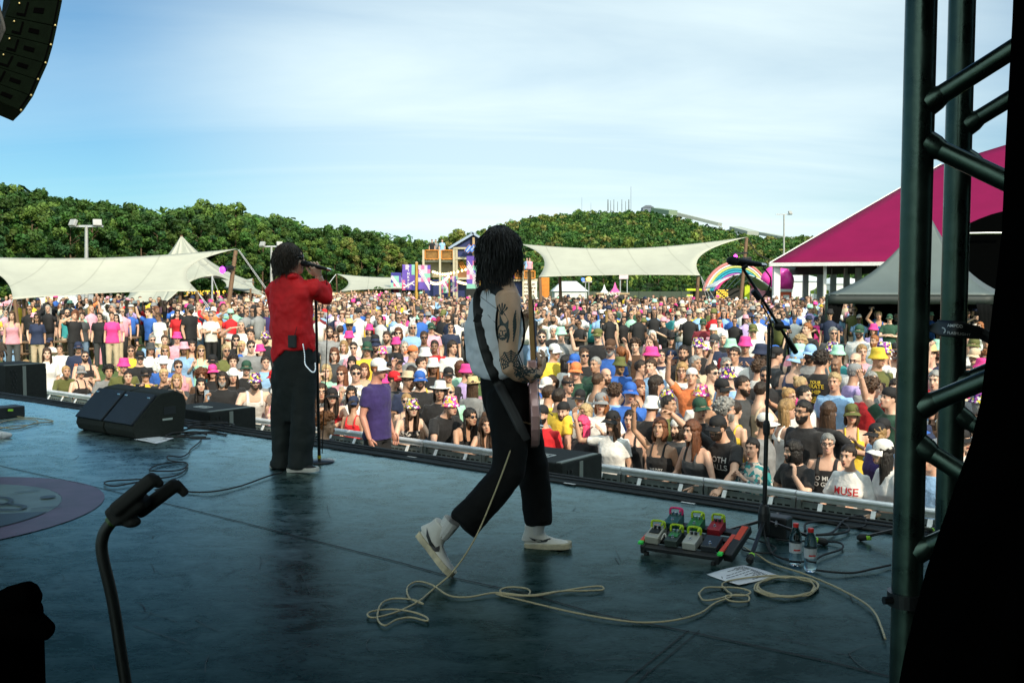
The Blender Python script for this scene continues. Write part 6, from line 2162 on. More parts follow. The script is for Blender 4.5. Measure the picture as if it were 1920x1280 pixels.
k = MB(); k.tube([at(436, 502, 39.9), at(423, 504, 39.6)], [.10, .12], 10); k.bar(at(436, 502, 39.9), at(442, 500, 40), .05, .05); k.build('housing', BLACKM, sp, world=True)
k = MB(); k.ell(at(417, 506, 39.5), (.12, .05, .15), n=10); k.build('lens', mat('purple_lamp', (.3, .02, .5), .3, emit=(.6, .05, 1.0), estr=2.5), sp, world=True)
def peak_tent(t_, peak, ring_pts, closed=False, nm='canopy', lift=.55):
 k = MB()
 n = len(ring_pts)
 segs = n if closed else n - 1
 for i in range(segs):
  A, B = Vector(ring_pts[i]), Vector(ring_pts[(i + 1) % n])
  def fn(u, v, A=A, B=B):
   e = A.lerp(B, u)
   mid = (A + B) / 2
   inn = peak.copy(); inn.z = e.z
   e = e.lerp(inn, .22 * 4 * u * (1 - u)); e.z += .28 * 4 * u * (1 - u)
   p = e.lerp(peak, v)
   p.z = e.z + (peak.z - e.z) * (v ** 1.0 * lift + (1 - lift) * v ** 3)
   return p
  k.shell(fn, 10, 12, .012)
 return k.build(nm, CREAM, t_, smooth=True, world=True)
t_ = thing('peaked_stretch_tent', 'cream stretch tent with a high pointed peak behind the left tent', 'tent', at(340, 590, 48))
pk = at(340, 441, 49)
peak_tent(t_, pk, [at(203, 581, 44), at(300, 575, 43), at(398, 517, 44.5), at(506, 552, 47), at(480, 530, 55), at(330, 530, 58), at(225, 545, 54)], True)
for px, py, Y, bx in ((203, 580, 44, 195), (398, 517, 44.5, 397), (470, 541, 46, 466), (300, 575, 43, 301)):
 pole(t_, at(px, py, Y), ground_pt(bx, Y), .05, m_=STEEL if px == 398 else None)
pole(t_, pk, ground_pt(342, 49), .08)
for a, b, Y in (((203, 582), (150, 675), 42), ((203, 582), (178, 690), 41), ((398, 518), (430, 600), 44), ((506, 553), (520, 600), 46)):
 strap(t_, at(*a, Y), at(*b, Y), .05)
t_ = thing('small_stretch_tent', 'low cream stretch tent between the peaked tent and the singer', 'tent', at(450, 560, 58))
k = MB(); sail(k, at(420, 540, 54), at(500, 556, 52), at(474, 521, 60), at(415, 524, 60), (.1, .15), (.05, .1), .1); k.build('canopy', CREAM, t_, smooth=True, world=True)
pole(t_, at(474, 522, 60), ground_pt(474, 60))
t_ = thing('stretch_tent', 'cream stretch tent right of the singer behind the tall banners', 'tent', at(720, 560, 62))
k = MB(); sail(k, at(637, 546, 60), at(800, 541, 60), at(800, 519, 66), at(630, 513, 66), (.12, .05), (.08, .14), .2); k.build('canopy', CREAM, t_, smooth=True, world=True)
for px in (640, 700, 795): pole(t_, at(px, 544, 60.2), ground_pt(px - 2, 60.2))
strap(t_, at(630, 514, 66), at(614, 535, 64)); pole(t_, at(631, 514, 66), ground_pt(634, 66))
t_ = thing('stretch_tent', 'wide cream stretch tent in the middle, right of the guitarist', 'tent', at(1180, 580, 45))
k = MB(); sail(k, at(1010, 519, 44.5), at(1313, 516, 43), at(1402, 444, 48), at(974, 457, 50), (.08, .12), (.03, .24), .2, 22); k.build('canopy', CREAM, t_, smooth=True, world=True)
for px, bx, Y in ((1012, 1017, 44.6), (1050, 1053, 46), (1309, 1303, 43.2)): pole(t_, at(px, 519, Y), ground_pt(bx, Y), .09)
pole(t_, at(1400, 446, 48), ground_pt(1383, 47.5), .10)
for a, b, Y in (((1314, 518), (1352, 580), 42.8), ((1314, 518), (1330, 580), 42.6), ((1314, 518), (1342, 585), 42.4), ((974, 458), (900, 560), 48)): strap(t_, at(*a, Y), at(*b, Y), .05)
k = MB(); k.tube(spline([at(1402, 446, 48), at(1420, 475, 48), at(1445, 488, 48)], 5), .025, 5); k.build('guy_cable', RUBBER, t_, world=True)
sp = thing('spot_light', 'small magenta lit spotlight on the tent pole behind the boom microphone', 'spotlight', at(1390, 480, 47.5))
k = MB(); k.bar(at(1376, 475, 47.4), at(1402, 474, 47.4), .09, .09); k.box(at(1401, 487, 47.3), (.38, .3, .26), ch=.03); k.build('housing', BLACKM, sp, world=True)
k = MB(); k.ell(at(1379, 482, 47.2), (.10, .05, .14), n=10); k.build('lens', mat('magenta_lamp', (.6, .02, .4), .3, emit=(1.0, .05, .7), estr=2.5), sp, world=True)
# ================================================================ PINK BIG TENT, GREY PAGODA
PINK = mat('pink_pvc', (.19, .003, .052), .6, spec=.15, var=.08, scale=.6)
t_ = thing('pink_big_tent', 'large magenta roofed tent with white columns at right', 'tent', at(1650, 560, 58))
A = at(1443, 494, 55); Bq = at(2060, 489, 47)
E = at(1764, 309, 64); G = at(2080, 212, 60)
bk = Vector((9, 22, 0))
Am, Bm = A + bk, Bq + bk
def tri(k, *p):
 k.add([Vector(q) for q in p], [tuple(range(len(p)))])
k = MB()
def roofg(P, Q, S_, T_, n=14, sag=.35):
 k.shell(lambda u, v: (lambda p: p - Vector((0, 0, sag * 16 * u * (1 - u) * v * (1 - v))))((P * (1 - u) + Q * u) * (1 - v) + (T_ * (1 - u) + S_ * u) * v), n, n, .02)
roofg(A, Bq, G, E)
roofg(Am, A, E, E + Vector((.02, 0, 0)))
roofg(Bm, Am, E, G)
k.build('roof', PINK, t_, smooth=True, world=True)
k = MB(); k.bar(A - Vector((0, .03, .06)), Bq - Vector((0, .03, .06)), .10, .20); k.bar(A - Vector((0, .03, .06)), Am - Vector((0, .03, .06)), .1, .2)
k.bar(A + Vector((0, -.04, .05)), E + Vector((0, -.04, .05)), .05, .05)
k.build('eave_beam', WHITE, t_, world=True)
k = MB(); k.box(at(1497, 475, 56.5), (.55, .1, .14)); k.build('roof_vent', BLACK, t_, world=True)
GREYC = mat('grey_column', (.42, .45, .45), .6)
for px, Y, w, m_ in ((1456, 55.2, .38, WHITE), (1547, 54.2, .16, WHITE), (1648, 53.0, .16, WHITE), (1480, 68, .34, GREYC), (1511, 67, .34, GREYC), (1538, 66, .34, GREYC), (1563, 65, .34, GREYC), (1588, 64, .34, GREYC), (1610, 63, .34, GREYC)):
 a = at(px, 496, Y)
 if m_ is GREYC: a.z = A.z - .1
 k = MB(); k.box((a.x, a.y, (a.z + zg(a.x, a.y)) / 2), (w, w, a.z - zg(a.x, a.y)), ch=.02); k.build('column', m_, t_, world=True)
k = MB()
a, b = at(1480, 500, 68), at(1650, 500, 62)
k.bar((a.x, a.y, A.z - .25), (b.x, b.y, A.z - .25), .3, .5); k.build('inner_beam', mat('dark_awning', (.03, .035, .03), .8), t_, world=True)
k = MB()
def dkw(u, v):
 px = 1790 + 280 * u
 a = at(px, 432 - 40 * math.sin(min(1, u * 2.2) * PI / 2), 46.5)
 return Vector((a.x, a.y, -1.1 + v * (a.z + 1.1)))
k.shell(dkw, 12, 3, .05); k.build('arch_shade_sheet', mat('interior_shade', (.0012, .0014, .0015), 1.0, spec=0.0), t_, world=True)  # near-black sheet painting the shade inside the arched opening
k = MB(); k.tube([at(1800, 438, 46), at(1850, 437, 46), at(1890, 437, 46)], .06, 8); k.build('lighting_bar', CHROME, t_, world=True)
t_ = thing('pagoda_tent', 'grey pagoda tent with black valance standing in the crowd', 'tent', at(1708, 600, 29.5))
L0, R0 = at(1550, 552, 27.5), at(1866, 549, 26.6)
LB, RB = at(1602, 551, 32.3), at(1882, 549, 31.4)
LB.z = RB.z = R0.z = L0.z
pk = at(1738, 392, 29.4)
GREYP = mat('grey_pvc', (.09, .115, .115), .45, var=.08, scale=1.5)
k = MB()
for A_, B__ in ((L0, R0), (R0, RB), (RB, LB), (LB, L0)):
 def fn(u, v, A_=A_, B__=B__):
  e = A_.lerp(B__, u); p = e.lerp(pk, v)
  p.z = e.z + (pk.z - e.z) * (.42 * v + .58 * v ** 2.6)
  return p
 k.shell(fn, 12, 14, .01)
k.build('canopy', GREYP, t_, smooth=True, world=True)
k = MB()
for A_, B__ in ((L0, R0), (R0, RB), (RB, LB), (LB, L0)):
 k.shell(lambda u, v, A_=A_, B__=B__: A_.lerp(B__, u) + Vector((0, 0, -.03 - .24 * v + .01 * math.sin(u * 40) * v)), 16, 2, .01)
k.build('valance', mat('valance_black', (.012, .02, .02), .6), t_, smooth=True, world=True)
k = MB()
for A_ in (L0, R0, RB, LB): k.tube([A_, (A_.x, A_.y, -1.2)], .04, 8)
k.build('frame', DARKSTEEL, t_, world=True)
k = MB()
k.shell(lambda u, v: LB.lerp(RB, u) * 1.0 + Vector((0, .02 * math.sin(u * 60), -.25 - v * 2.1)), 30, 2, .01)
k.build('back_curtain', mat('curtain_black', (.003, .0035, .004), .95, spec=.1), t_, smooth=True, world=True)
def tied(q, s):
 k = MB()
 k.shell(lambda u, v: q + Vector((s * (u - .0) * .45 * (1 - .6 * math.sin(v * PI * .5)), .02 * math.sin(u * 22), -.26 - v * 1.9)), 10, 8, .01)
 k.build('side_curtain', MATS['curtain_black'], t_, smooth=True, world=True)
tied(L0 + Vector((.05, .02, 0)), 1); tied(R0 + Vector((-.05, .02, 0)), -1)
# ================================================================ CLUB BUILDING, SIGNS, BANNERS
CONC = mat('cream_render', (.50, .45, .33), .8, var=.1)
BEIGE = mat('beige_cladding', (.42, .34, .22), .8, var=.12)
NAVY = mat('navy_panel', (.018, .03, .13), .5, var=.15)
ORNG = mat('orange_mesh', (.62, .22, .03), .7, var=.2)
YB = 74.0
def blk(r_, nm, x0, y0_, x1, y1_, Y, d, m_, ch=0.0):
 a, b = at(x0, y1_, Y), at(x1, y0_, Y)
 k = MB(); k.box(((a.x + b.x) / 2, Y + d / 2, (a.z + b.z) / 2), (abs(b.x - a.x), d, abs(b.z - a.z)), ch=ch)
 return k.build(nm, m_, r_, world=True)
r_ = thing('club_building', 'cream and navy timber club building with balconies and a gabled roof behind the crowd', 'building', at(850, 575, YB))
blk(r_, 'wall', 796, 493, 849, 520, YB + .6, 4, BEIGE)
blk(r_, 'lower_wall', 792, 524, 872, 572, YB + .5, 4, NAVY)
blk(r_, 'balcony_floor', 791, 487, 853, 491.5, YB - .6, 4.8, CONC)
blk(r_, 'balcony_floor', 840, 520, 905, 524, YB - .6, 4.8, CONC)
for x in (794, 825, 851): blk(r_, 'post', x - 1.6, 468, x + 1.6, 572, YB - .9, .25, CONC)
for x0, x1 in ((797, 822), (828, 849)):
 f = blk(r_, 'railing', x0, 469, x1, 486, YB - .75, .05, mat('rail_infill', (.30, .15, .035), .7, var=.3, scale=5, alpha=.75))
 k = MB()
 for yy in (469, 485.5): k.bar(at(x0, yy, YB - .85), at(x1, yy, YB - .85), .05, .07)
 for xx in (x0, x1): k.bar(at(xx, 469, YB - .85), at(xx, 486, YB - .85), .05, .07)
 k.build('rail_frame', ORNG, f)
blk(r_, 'window', 845, 491.5, 848.5, 496, YB + .55, .08, NAVY)
gx = [at(850, 465, YB), at(888, 442, YB), at(926, 465, YB)]
k = MB(); k.add([gx[0], gx[1], gx[2], gx[0] + Vector((0, 5, 0)), gx[1] + Vector((0, 5, 0)), gx[2] + Vector((0, 5, 0))], [(0, 2, 1), (3, 4, 5), (0, 3, 5, 2)]); k.build('gable_wall', NAVY, r_, world=True)
k = MB()
for a, b in ((gx[0], gx[1]), (gx[1], gx[2])):
 d = (b - a).normalized(); up = Vector((-d.z, 0, d.x))
 e = a - d * .3; g = b + d * .1
 k.add([e + up * .05 - Vector((0, .5, 0)), g + up * .05 - Vector((0, .5, 0)), g + up * .05 + Vector((0, 5.3, 0)), e + up * .05 + Vector((0, 5.3, 0)), e + up * .22 - Vector((0, .5, 0)), g + up * .22 - Vector((0, .5, 0)), g + up * .22 + Vector((0, 5.3, 0)), e + up * .22 + Vector((0, 5.3, 0))],
          [(0, 3, 2, 1), (4, 5, 6, 7), (0, 1, 5, 4), (2, 3, 7, 6), (1, 2, 6, 5), (0, 4, 7, 3)])
k.build('roof', mat('blue_grey_roof', (.30, .38, .52), .5), r_, world=True)
blk(r_, 'tie_beam', 849, 463.5, 927, 467, YB - .3, .3, CONC)
blk(r_, 'upper_panel', 855, 467, 922, 482, YB - .1, .3, NAVY)
blk(r_, 'lower_beam', 852, 482, 924, 486, YB - .3, .35, CONC)
blk(r_, 'king_post', 886, 445, 890, 486, YB - .35, .3, WOODL)
for x in (856, 920): blk(r_, 'column', x - 2, 465, x + 2, 572, YB - .25, .35, CONC)
k = MB()
for i in range(3):
 k.bar(at(858 + i * 4, 490, YB + .4), at(876 + i * 4, 520, YB + .4), .16, .10)
k.build('stair_stringer', ORNG, r_, world=True)
blk(r_, 'dark_opening', 874, 526, 905, 570, YB + .3, .1, BLACK)
blk(r_, 'counter', 846, 508, 906, 520, YB - .1, .4, mat('stall_brown', (.25, .11, .04), .7, var=.3, scale=4))
rr = thing('right_deck', 'raised deck with orange railing and white lettered panel right of the guitarist head', 'building', at(985, 575, YB - 2))
blk(rr, 'deck_floor', 950, 522.5, 1008, 527, YB - 2, 5, CONC)
blk(rr, 'lower_wall', 950, 527, 980, 575, YB - 1.6, 4, NAVY)
pn = blk(rr, 'white_panel', 980, 527, 1007, 570, YB - 2.1, .12, mat('panel_white', (.72, .70, .62), .6))
k = MB()
rs = random.Random(2)
for yy in (534, 541, 548, 555):
 x = 983
 while x < 1002:
  w = rs.uniform(1.5, 3.5)
  k.add([at(x, yy + rs.uniform(-.3, .3), YB - 2.13), at(x + w, yy + rs.uniform(-.5, .2), YB - 2.13), at(x + w, yy - 2.2, YB - 2.13), at(x + .4, yy - 2.6, YB - 2.13)], [(0, 1, 2, 3)])
  x += w + rs.uniform(.4, 1.4)
k.build('script_lettering', mat('script_brown', (.16, .07, .03), .6), pn)
for x0, x1 in ((966, 979), (983, 1003)):
 f = blk(rr, 'railing', x0, 508, x1, 522, YB - 2, .05, MATS['rail_infill'])
 k = MB()
 for yy in (508, 521.5): k.bar(at(x0, yy, YB - 2.1), at(x1, yy, YB - 2.1), .05, .08)
 for xx in (x0, x1): k.bar(at(xx, 508, YB - 2.1), at(xx, 522, YB - 2.1), .05, .08)
 k.build('rail_frame', ORNG, f)
blk(rr, 'post', 979.5, 507, 982.5, 572, YB - 2.3, .2, CONC)
blk(rr, 'purple_screen', 957, 490, 967, 521, YB - 1, .15, mat('purple_panel', (.22, .08, .55), .5))
blk(rr, 'stair', 1012, 520, 1030, 560, YB, .3, ORNG)
for (px, py, Y, lab, sh_) in ((810, 462, YB + .6, 'tiny figure in black on the upper balcony of the club building', 'black'), (817, 462, YB + .9, 'tiny figure in grey beside the one in black on the upper balcony', 'grey'), (829, 463, YB + .4, 'tiny figure in light blue on the upper balcony, apart from the pair', 'sky'),
                              (988, 498, YB - .8, 'tiny figure in light blue on the raised deck by the lettered panel', 'sky'), (993, 499, YB - .9, 'tiny figure in pink on the raised deck by the lettered panel', 'rose')):
 t = template('down', False)
 q = at(px, py, Y)
 person((q.x, q.y, at(px, 488 if py < 480 else 523, Y).z), face_to(q), shirt=('tee', sh_), hair=('short', 'brown'), legs=('shorts', 'charcoal'), label=lab, group='people up on the decks', scale=.92)
for i, (px, py, tx) in enumerate(((878.5, 466.5, 'RADIO'), (886.5, 465.5, 'CLUB'), (894.5, 464.5, 'ROCK'))):
 s_ = thing('club_sign', 'tilted blue sign reading ' + tx + ' on the club gable', 'sign', at(px, py, YB - .9))
 M = Matrix.Rotation(R(-52), 3, 'Y') @ axes((1, 0, 0), (0, 0, 1), (0, -1, 0))
 k = MB(); k.box(at(px, py, YB - .9), (.30, .62, .12)[::1] and (.56, .32, .10), Matrix.Rotation(R(-52), 3, 'Y') @ axes((1, 0, 0), (0, 0, 1), (0, -1, 0)))
 k.build('board', mat('sign_blue', (.02, .16, .62), .4), s_, world=True)
 k = MB(); k.box(at(px, py, YB - .88), (.62, .38, .06), Matrix.Rotation(R(-52), 3, 'Y') @ axes((1, 0, 0), (0, 0, 1), (0, -1, 0))); k.build('orange_edge', ORNG, s_, world=True)
 k = MB(); put(k, text_mb(tx, .17, bold=.004), M, at(px, py, YB - .97)); k.build('lettering', WHITE, s_, world=True)
PB = dict(p=(.17, .10, .50), k=(.72, .22, .45), m=(.30, .66, .52), n=(.05, .05, .30), w=(.75, .62, .72), r=(.75, .10, .25), l=(.45, .30, .62))
PBM = {k: mat('banner_' + k, c, .7, var=.05, translucent=.2) for k, c in PB.items()}
def banner(x0, y0_, x1, y1_, Y, label, rows, text=None, vert=True, seed=0):
 b_ = thing('festival_banner', label, 'banner', at((x0 + x1) / 2, y1_, Y))
 rs = random.Random(seed)
 k = MB()
 ph = rs.uniform(0, 6)
 def P(u, v, off=0.0):
  q = at(x0 + (x1 - x0) * u, y0_ + (y1_ - y0_) * v, Y)
  return q + Vector((0, .07 * math.sin(v * 5 + u * 3 + ph) - off, 0))
 k.shell(lambda u, v: P(u, v), 10, 14, .006)
 k.build('cloth', PBM['p'], b_, smooth=True, world=True)
 keys = list(PB)
 k = MB()
 nr, nc = len(rows), len(rows[0])
 for i, rw in enumerate(rows):
  for j, ch in enumerate(rw):
   if ch == '.': continue
   for a in range(2):
    for c_ in range(2):
     u0, v0 = (j + a / 2) / nc, (i + c_ / 2) / nr
     u1, v1 = u0 + .5 / nc, v0 + .5 / nr
     k.add([P(u0, v0, .02), P(u1, v0, .02), P(u1, v1, .02), P(u0, v1, .02)], [(0, 3, 2, 1)], keys.index(ch))
 k.build('colour_blocks', [PBM[q] for q in keys], b_, world=True)
 k = MB()
 if text:
  n = len(text)
  for i, ch in enumerate(text):
   tm = text_mb(ch, 1.0, bold=.03)
   hgt = .90 / n
   k.add([P(.5 + p[0] * hgt * .95 * (y1_ - y0_) / (x1 - x0), (i + .55) * (.94 / n) + .02 - p[1] * hgt * 1.05, .045) for p in tm.v], tm.f)
 for c_ in range(3):
  pts = [P(.1 + .85 * (s_ / 14), .72 + .06 * c_ + .10 * math.sin(s_ / 14 * 4 + c_), .035) for s_ in range(15)]
  if not text: pts = [P(.08 + .86 * (s_ / 14), .15 + .09 * c_ + .66 * (s_ / 14) ** 1.2, .035) for s_ in range(15)]
  for a, b in zip(pts, pts[1:]):
   k.bar(a, b, .01, .05)
 k.build('white_lettering' if text else 'white_strokes', mat('banner_white', (.78, .74, .80), .7), b_, world=True)
 return b_
def bpole(px, y0_, y1_, Y, label, w=.10):
 q = thing('banner_pole', label, 'pole', at(px, y1_, Y))
 a, b = at(px, y0_, Y), at(px, y1_, Y); b.z = zg(b.x, b.y)
 k = MB(); k.tube([b, a], [w, w * .85], 10); smooth_by_angle(k.build('pole', mat('yellow_pole', (.50, .30, .05), .6, var=.15), q, world=True))
 k = MB(); k.ell(a, (w * .9, w * .9, w * .9), n=8); k.build('cap', WOODL, q, world=True)
banner(754, 496, 778, 544, 56, 'purple festival banner lettered downwards, left side of the tall yellow pole', ['.w.m', 'p..m', 'p...', 'k..p', 'r..n'], 'PINKPOP', seed=1)
banner(784, 497, 807, 544, 56, 'purple and pink banner without lettering, right side of the tall yellow pole', ['wkwp', 'kwwk', 'pwmm', 'wkmk', '..pp', '..pp'], None, seed=2)
bpole(781, 493, 600, 56.1, 'tall yellow banner pole between two purple banners')
banner(733, 511, 753, 549, 62, 'banner with mint green and red blocks behind the lettered banner', ['nnnn', 'wmmp', 'nmmp', 'mrwm', 'mwmm', 'nrrm'], None, seed=3)
bpole(756, 511, 590, 62.1, 'shorter yellow pole beside the mint green banner', .08)
banner(828, 519, 841, 549, 60, 'small pink and mint banner left of the short pole by the stair', ['mlkn', 'plkm', 'kplr', 'lmmk', 'rmml'], None, seed=4)
banner(845, 518, 858, 547, 60, 'small lettered pink and blue banner right of the short pole by the stair', ['kw.m', 'nw.n', 'mw.k', 'nw.r', 'kw.k'], 'PINKPOP', seed=5)
bpole(842, 515, 590, 60.1, 'short yellow pole between two small banners', .08)
banner(875, 480, 897, 541, 58, 'long purple and pink banner beside the guitarist hair', ['pppk', 'ppkp', 'wkmm', 'kwpm', 'wkkw', 'ppwk', 'mmmm'], None, seed=6)
bpole(899, 478, 590, 58.1, 'yellow pole hidden behind the guitarist hair', .08)
def bulbs(pts, Y, label, n):
 s_ = thing('bulb_string', label, 'string lights', at(*pts[0], Y))
 P = spline([at(x, y, Y) for x, y in pts], 8)
 k = MB(); k.tube(P, .012, 5); k.build('cable', RUBBER, s_, world=True)
 k = MB()
 for i in range(n):
  q = P[int((i + .5) / n * (len(P) - 1))]
  k.ell(q - Vector((0, 0, .06)), (.075, .075, .09), n=6)
 k.build('bulbs', BULB, s_, world=True)
bulbs([(812, 508), (830, 512.5), (848, 510), (875, 503)], 58.5, 'string of warm bulbs sagging across the club building', 13)
bulbs([(806, 527), (815, 530), (828, 528), (842, 516)], 58.6, 'lower string of warm bulbs between two yellow poles', 16)
bulbs([(858, 526), (868, 529), (880, 531)], 59, 'short string of warm bulbs left of the long banner', 8)
# ================================================================ STALLS AND SMALL TENTS
def sign_text(r_, tx, px, py, Y, size, m_, nm='lettering'):
 k = MB(); put(k, text_mb(tx, size, bold=.006), axes((1, 0, 0), (0, 0, 1), (0, -1, 0)), at(px, py, Y)); return k.build(nm, m_, r_, world=True)
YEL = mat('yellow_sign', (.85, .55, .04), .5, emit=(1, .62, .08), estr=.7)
def stall(x0, y0_, x1, y1_, Y, label, wall, roof, txt=None, tm=None, ts=.3, ty=None):
 r_ = thing('food_stall', label, 'food stall', at((x0 + x1) / 2, y1_, Y))
 q = at(x0, y1_, Y)
 a, b = at(x0, y0_, Y), at(x1, y0_, Y)
 zb = zg(q.x, q.y)
 w = b.x - a.x
 k = MB(); k.box(((a.x + b.x) / 2, Y + 1.2, zb + .5), (w, 2.2, 1.0)); k.build('counter', wall, r_, world=True)
 k = MB(); k.box(((a.x + b.x) / 2, Y + 2.2, (zb + a.z) / 2), (w, .12, a.z - zb)); k.build('back_wall', mat('stall_dark', (.02, .02, .022), .8), r_, world=True)
 k = MB(); k.box(((a.x + b.x) / 2, Y + .9, a.z + .06), (w + .4, 2.9, .12)); k.build('roof', roof, r_, world=True)
 for x in (a.x + .08, b.x - .08):
  k = MB(); k.box((x, Y + .1, (zb + a.z) / 2), (.10, .10, a.z - zb)); k.build('post', WOODL, r_, world=True)
 k = MB(); k.box(((a.x + b.x) / 2, Y - .5, a.z - .18), (w + .3, .06, .36)); k.build('fascia', mat('fascia_dark', (.03, .032, .035), .6), r_, world=True)
 if txt: sign_text(r_, txt, (x0 + x1) / 2 if True else x0, ty if ty else y0_ + 5, Y - .62, ts, tm or WHITE)
 return r_
SLATE = mat('slate_cladding', (.05, .055, .06), .7, var=.3, scale=4)
r_ = stall(322, 559, 432, 600, 56, 'dark food stall with yellow cocktails lettering on its roof', SLATE, STEEL)
sign_text(r_, 'COCKTAILS', 381, 551, 55.9, .50, YEL)
stall(196, 568, 262, 602, 54, 'dark food stall with white hotdog lettering', SLATE, BLACK, 'HOTDOG', WHITE, .34)
stall(264, 562, 318, 600, 58, 'dark stall with a white letter panel left of the cocktail stall', SLATE, STEEL, 'BREAD', WHITE, .28)
stall(436, 556, 508, 600, 60, 'timber stall with bulbs along its roof beside the singer', WOODL, WOODL)
bulbs([(434, 558), (470, 561), (508, 556)], 58.9, 'row of warm bulbs along the timber stall beside the singer', 16)
r_ = stall(0, 580, 95, 612, 46, 'long dark awning stall with coloured bulbs at far left', SLATE, BLACK)
bulbs([(-5, 588), (45, 591), (95, 588)], 45.2, 'row of small bulbs under the far left awning', 14)
r_ = thing('ice_kiosk', 'white kiosk with a yellow striped pineapple sign at far left', 'kiosk', at(110, 600, 52))
blk(r_, 'wall', 70, 558, 146, 605, 52, 2.5, mat('kiosk_white', (.70, .72, .72), .5))
blk(r_, 'roof', 82, 552, 142, 558, 52.2, 2.2, mat('kiosk_grey', (.45, .48, .5), .5))
sgn = blk(r_, 'hatch', 108, 575, 135, 590, 51.9, .08, BLACK)
k = MB()
for i in range(4): k.box(at(90, 560 + i * 5, 51.8), (.26 - .03 * i, .10, .12), ch=.02)
k.build('pineapple_sign', YEL, r_, world=True)
r_ = stall(146, 572, 196, 604, 50, 'dark slatted bar with orange lit door frame behind the mast', SLATE, BLACK)
blk(r_, 'orange_frame', 172, 576, 179, 602, 49.3, .06, ORNG)
def parasol(px, py, Y, w, c, label):
 p_ = thing('parasol', label, 'parasol', at(px, 600, Y))
 q = at(px, py, Y)
 k = MB(); k.lathe([(.02, .42), (w * .5, .26), (w, 0), (w * .97, -.03), (w * .5, .2), (.02, .36)], q, 8); k.build('canopy', mat('parasol_%d' % int(c[1] * 1000), c, .7, translucent=.2), p_, smooth=False, world=True)
 k = MB(); k.tube([q + Vector((0, 0, .4)), (q.x, q.y, zg(q.x, q.y))], .03, 8); k.build('pole', WOODL, p_, world=True)
parasol(268, 586, 50, .95, (.50, .78, .80), 'pale turquoise parasol in front of the stalls')
parasol(668, 574, 66, 2.2, (.015, .17, .15), 'dark green parasol under the timber pergola, left one')
parasol(705, 574, 67, 2.0, (.015, .16, .14), 'dark green parasol under the timber pergola, right one')
r_ = thing('timber_pergola', 'timber pergola with bulbs right of the singer', 'pergola', at(680, 580, 64))
k = MB(); k.bar(at(622, 551, 63), at(716, 547, 63), .35, .16); k.build('roof_beam', WOODL, r_, world=True)
k = MB(); k.bar(at(622, 551, 66), at(716, 547, 66), .35, .16); k.build('roof_beam', WOODL, r_, world=True)
for px in (628, 669, 712):
 k = MB(); a = at(px, 550, 63.5); k.tube([a, (a.x, a.y, -1.1)], .14, 8); k.build('post', WOODL, r_, world=True)
 k = MB()
 for s in (-1, 1): k.bar(at(px, 566, 63.4), at(px + s * 14, 551, 63.4), .08, .08)
 k.build('brace', BLACKM, r_, world=True)
bulbs([(622, 553), (668, 553), (716, 550)], 62.6, 'row of warm bulbs along the timber pergola', 20)
for px, py in ((714, 560), (771, 556)):
 p_ = thing('potted_plant', 'leafy plant hanging at the pergola post' if px == 714 else 'leafy plant on a post beside the tall yellow pole', 'plant', at(px, 575, 61))
 rng = np.random.default_rng(px)
 q = at(px, py, 61)
 V, cc = leaf_quads(rng, np.array([[q.x + rng.normal() * .2, q.y, q.z + rng.normal() * .3] for _ in range(6)]), np.full(6, .34), 300, .12, np.tile([.06, .12, .03], (6, 1)))
 link(bpy.data.objects.new('foliage', quads_mesh('foliage', V, cc, LEAF)), p_).matrix_parent_inverse = Matrix.Translation(p_.location).inverted()
 k = MB(); k.tube([q + Vector((0, 0, -.2)), (q.x, q.y, -1.1)], .10, 8); k.build('stem', WOODL, p_, world=True)
def marquee(x0, x1, ye, yr, yb, Y, label, m_, gable=True, d=5):
 r_ = thing('marquee', label, 'tent', at((x0 + x1) / 2, yb, Y))
 a, b = at(x0, ye, Y), at(x1, ye, Y)
 rz_ = at(x0, yr, Y).z
 zb = at(x0, yb, Y).z
 k = MB(); k.box(((a.x + b.x) / 2, Y + d / 2, (a.z + zb) / 2), (b.x - a.x, d, a.z - zb)); k.build('wall', m_, r_, world=True)
 k = MB(); i = min(1.2, (b.x - a.x) * .25)
 k.add([(a.x - .15, Y - .15, a.z), (b.x + .15, Y - .15, a.z), (b.x - i, Y + d / 2, rz_), (a.x + i, Y + d / 2, rz_), (a.x - .15, Y + d + .15, a.z), (b.x + .15, Y + d + .15, a.z)],
          [(0, 1, 2, 3), (4, 3, 2, 5), (0, 3, 4), (1, 5, 2), (0, 4, 5, 1)]); k.build('roof', m_, r_, world=True)
TW = mat('marquee_white', (.68, .71, .73), .5, var=.05)
marquee(722, 765, 556, 546, 568, 70, 'white marquee behind the mint green banner', TW)
marquee(1040, 1100, 546, 527, 566, 80, 'white gabled marquee with pink trim under the middle tent', TW)
marquee(1480, 1560, 527, 515, 560, 95, 'long white marquee seen between the columns of the pink tent', TW, d=8)
marquee(1562, 1640, 532, 520, 562, 92, 'second white marquee farther right behind the pink tent columns', TW, d=8)
def pagoda(px, w, ye, yp, Y, label, c):
 r_ = thing('small_pagoda', label, 'tent', at(px, 565, Y))
 m_ = mat('pagoda_%d_%d' % (int(c[0] * 100), int(c[1] * 100)), c, .5, translucent=.15)
 k = MB(); q = at(px, ye, Y); hh = at(px, yp, Y).z - q.z; ww = w / FPX * Y
 k.lathe([(.02, hh), (ww * .16, hh * .5), (ww * .42, hh * .16), (ww * .72, 0), (ww * .72, -.25)], q, 4, M=Matrix.Rotation(R(45), 3, 'Z')); k.build('canopy', m_, r_, world=True)
 k = MB()
 for sx in (-1, 1):
  for sy in (-1, 1): k.tube([(q.x + sx * ww * .5, q.y + sy * ww * .5, q.z), (q.x + sx * ww * .5, q.y + sy * ww * .5, -1.1)], .04, 6)
 k.build('frame', STEEL, r_, world=True)
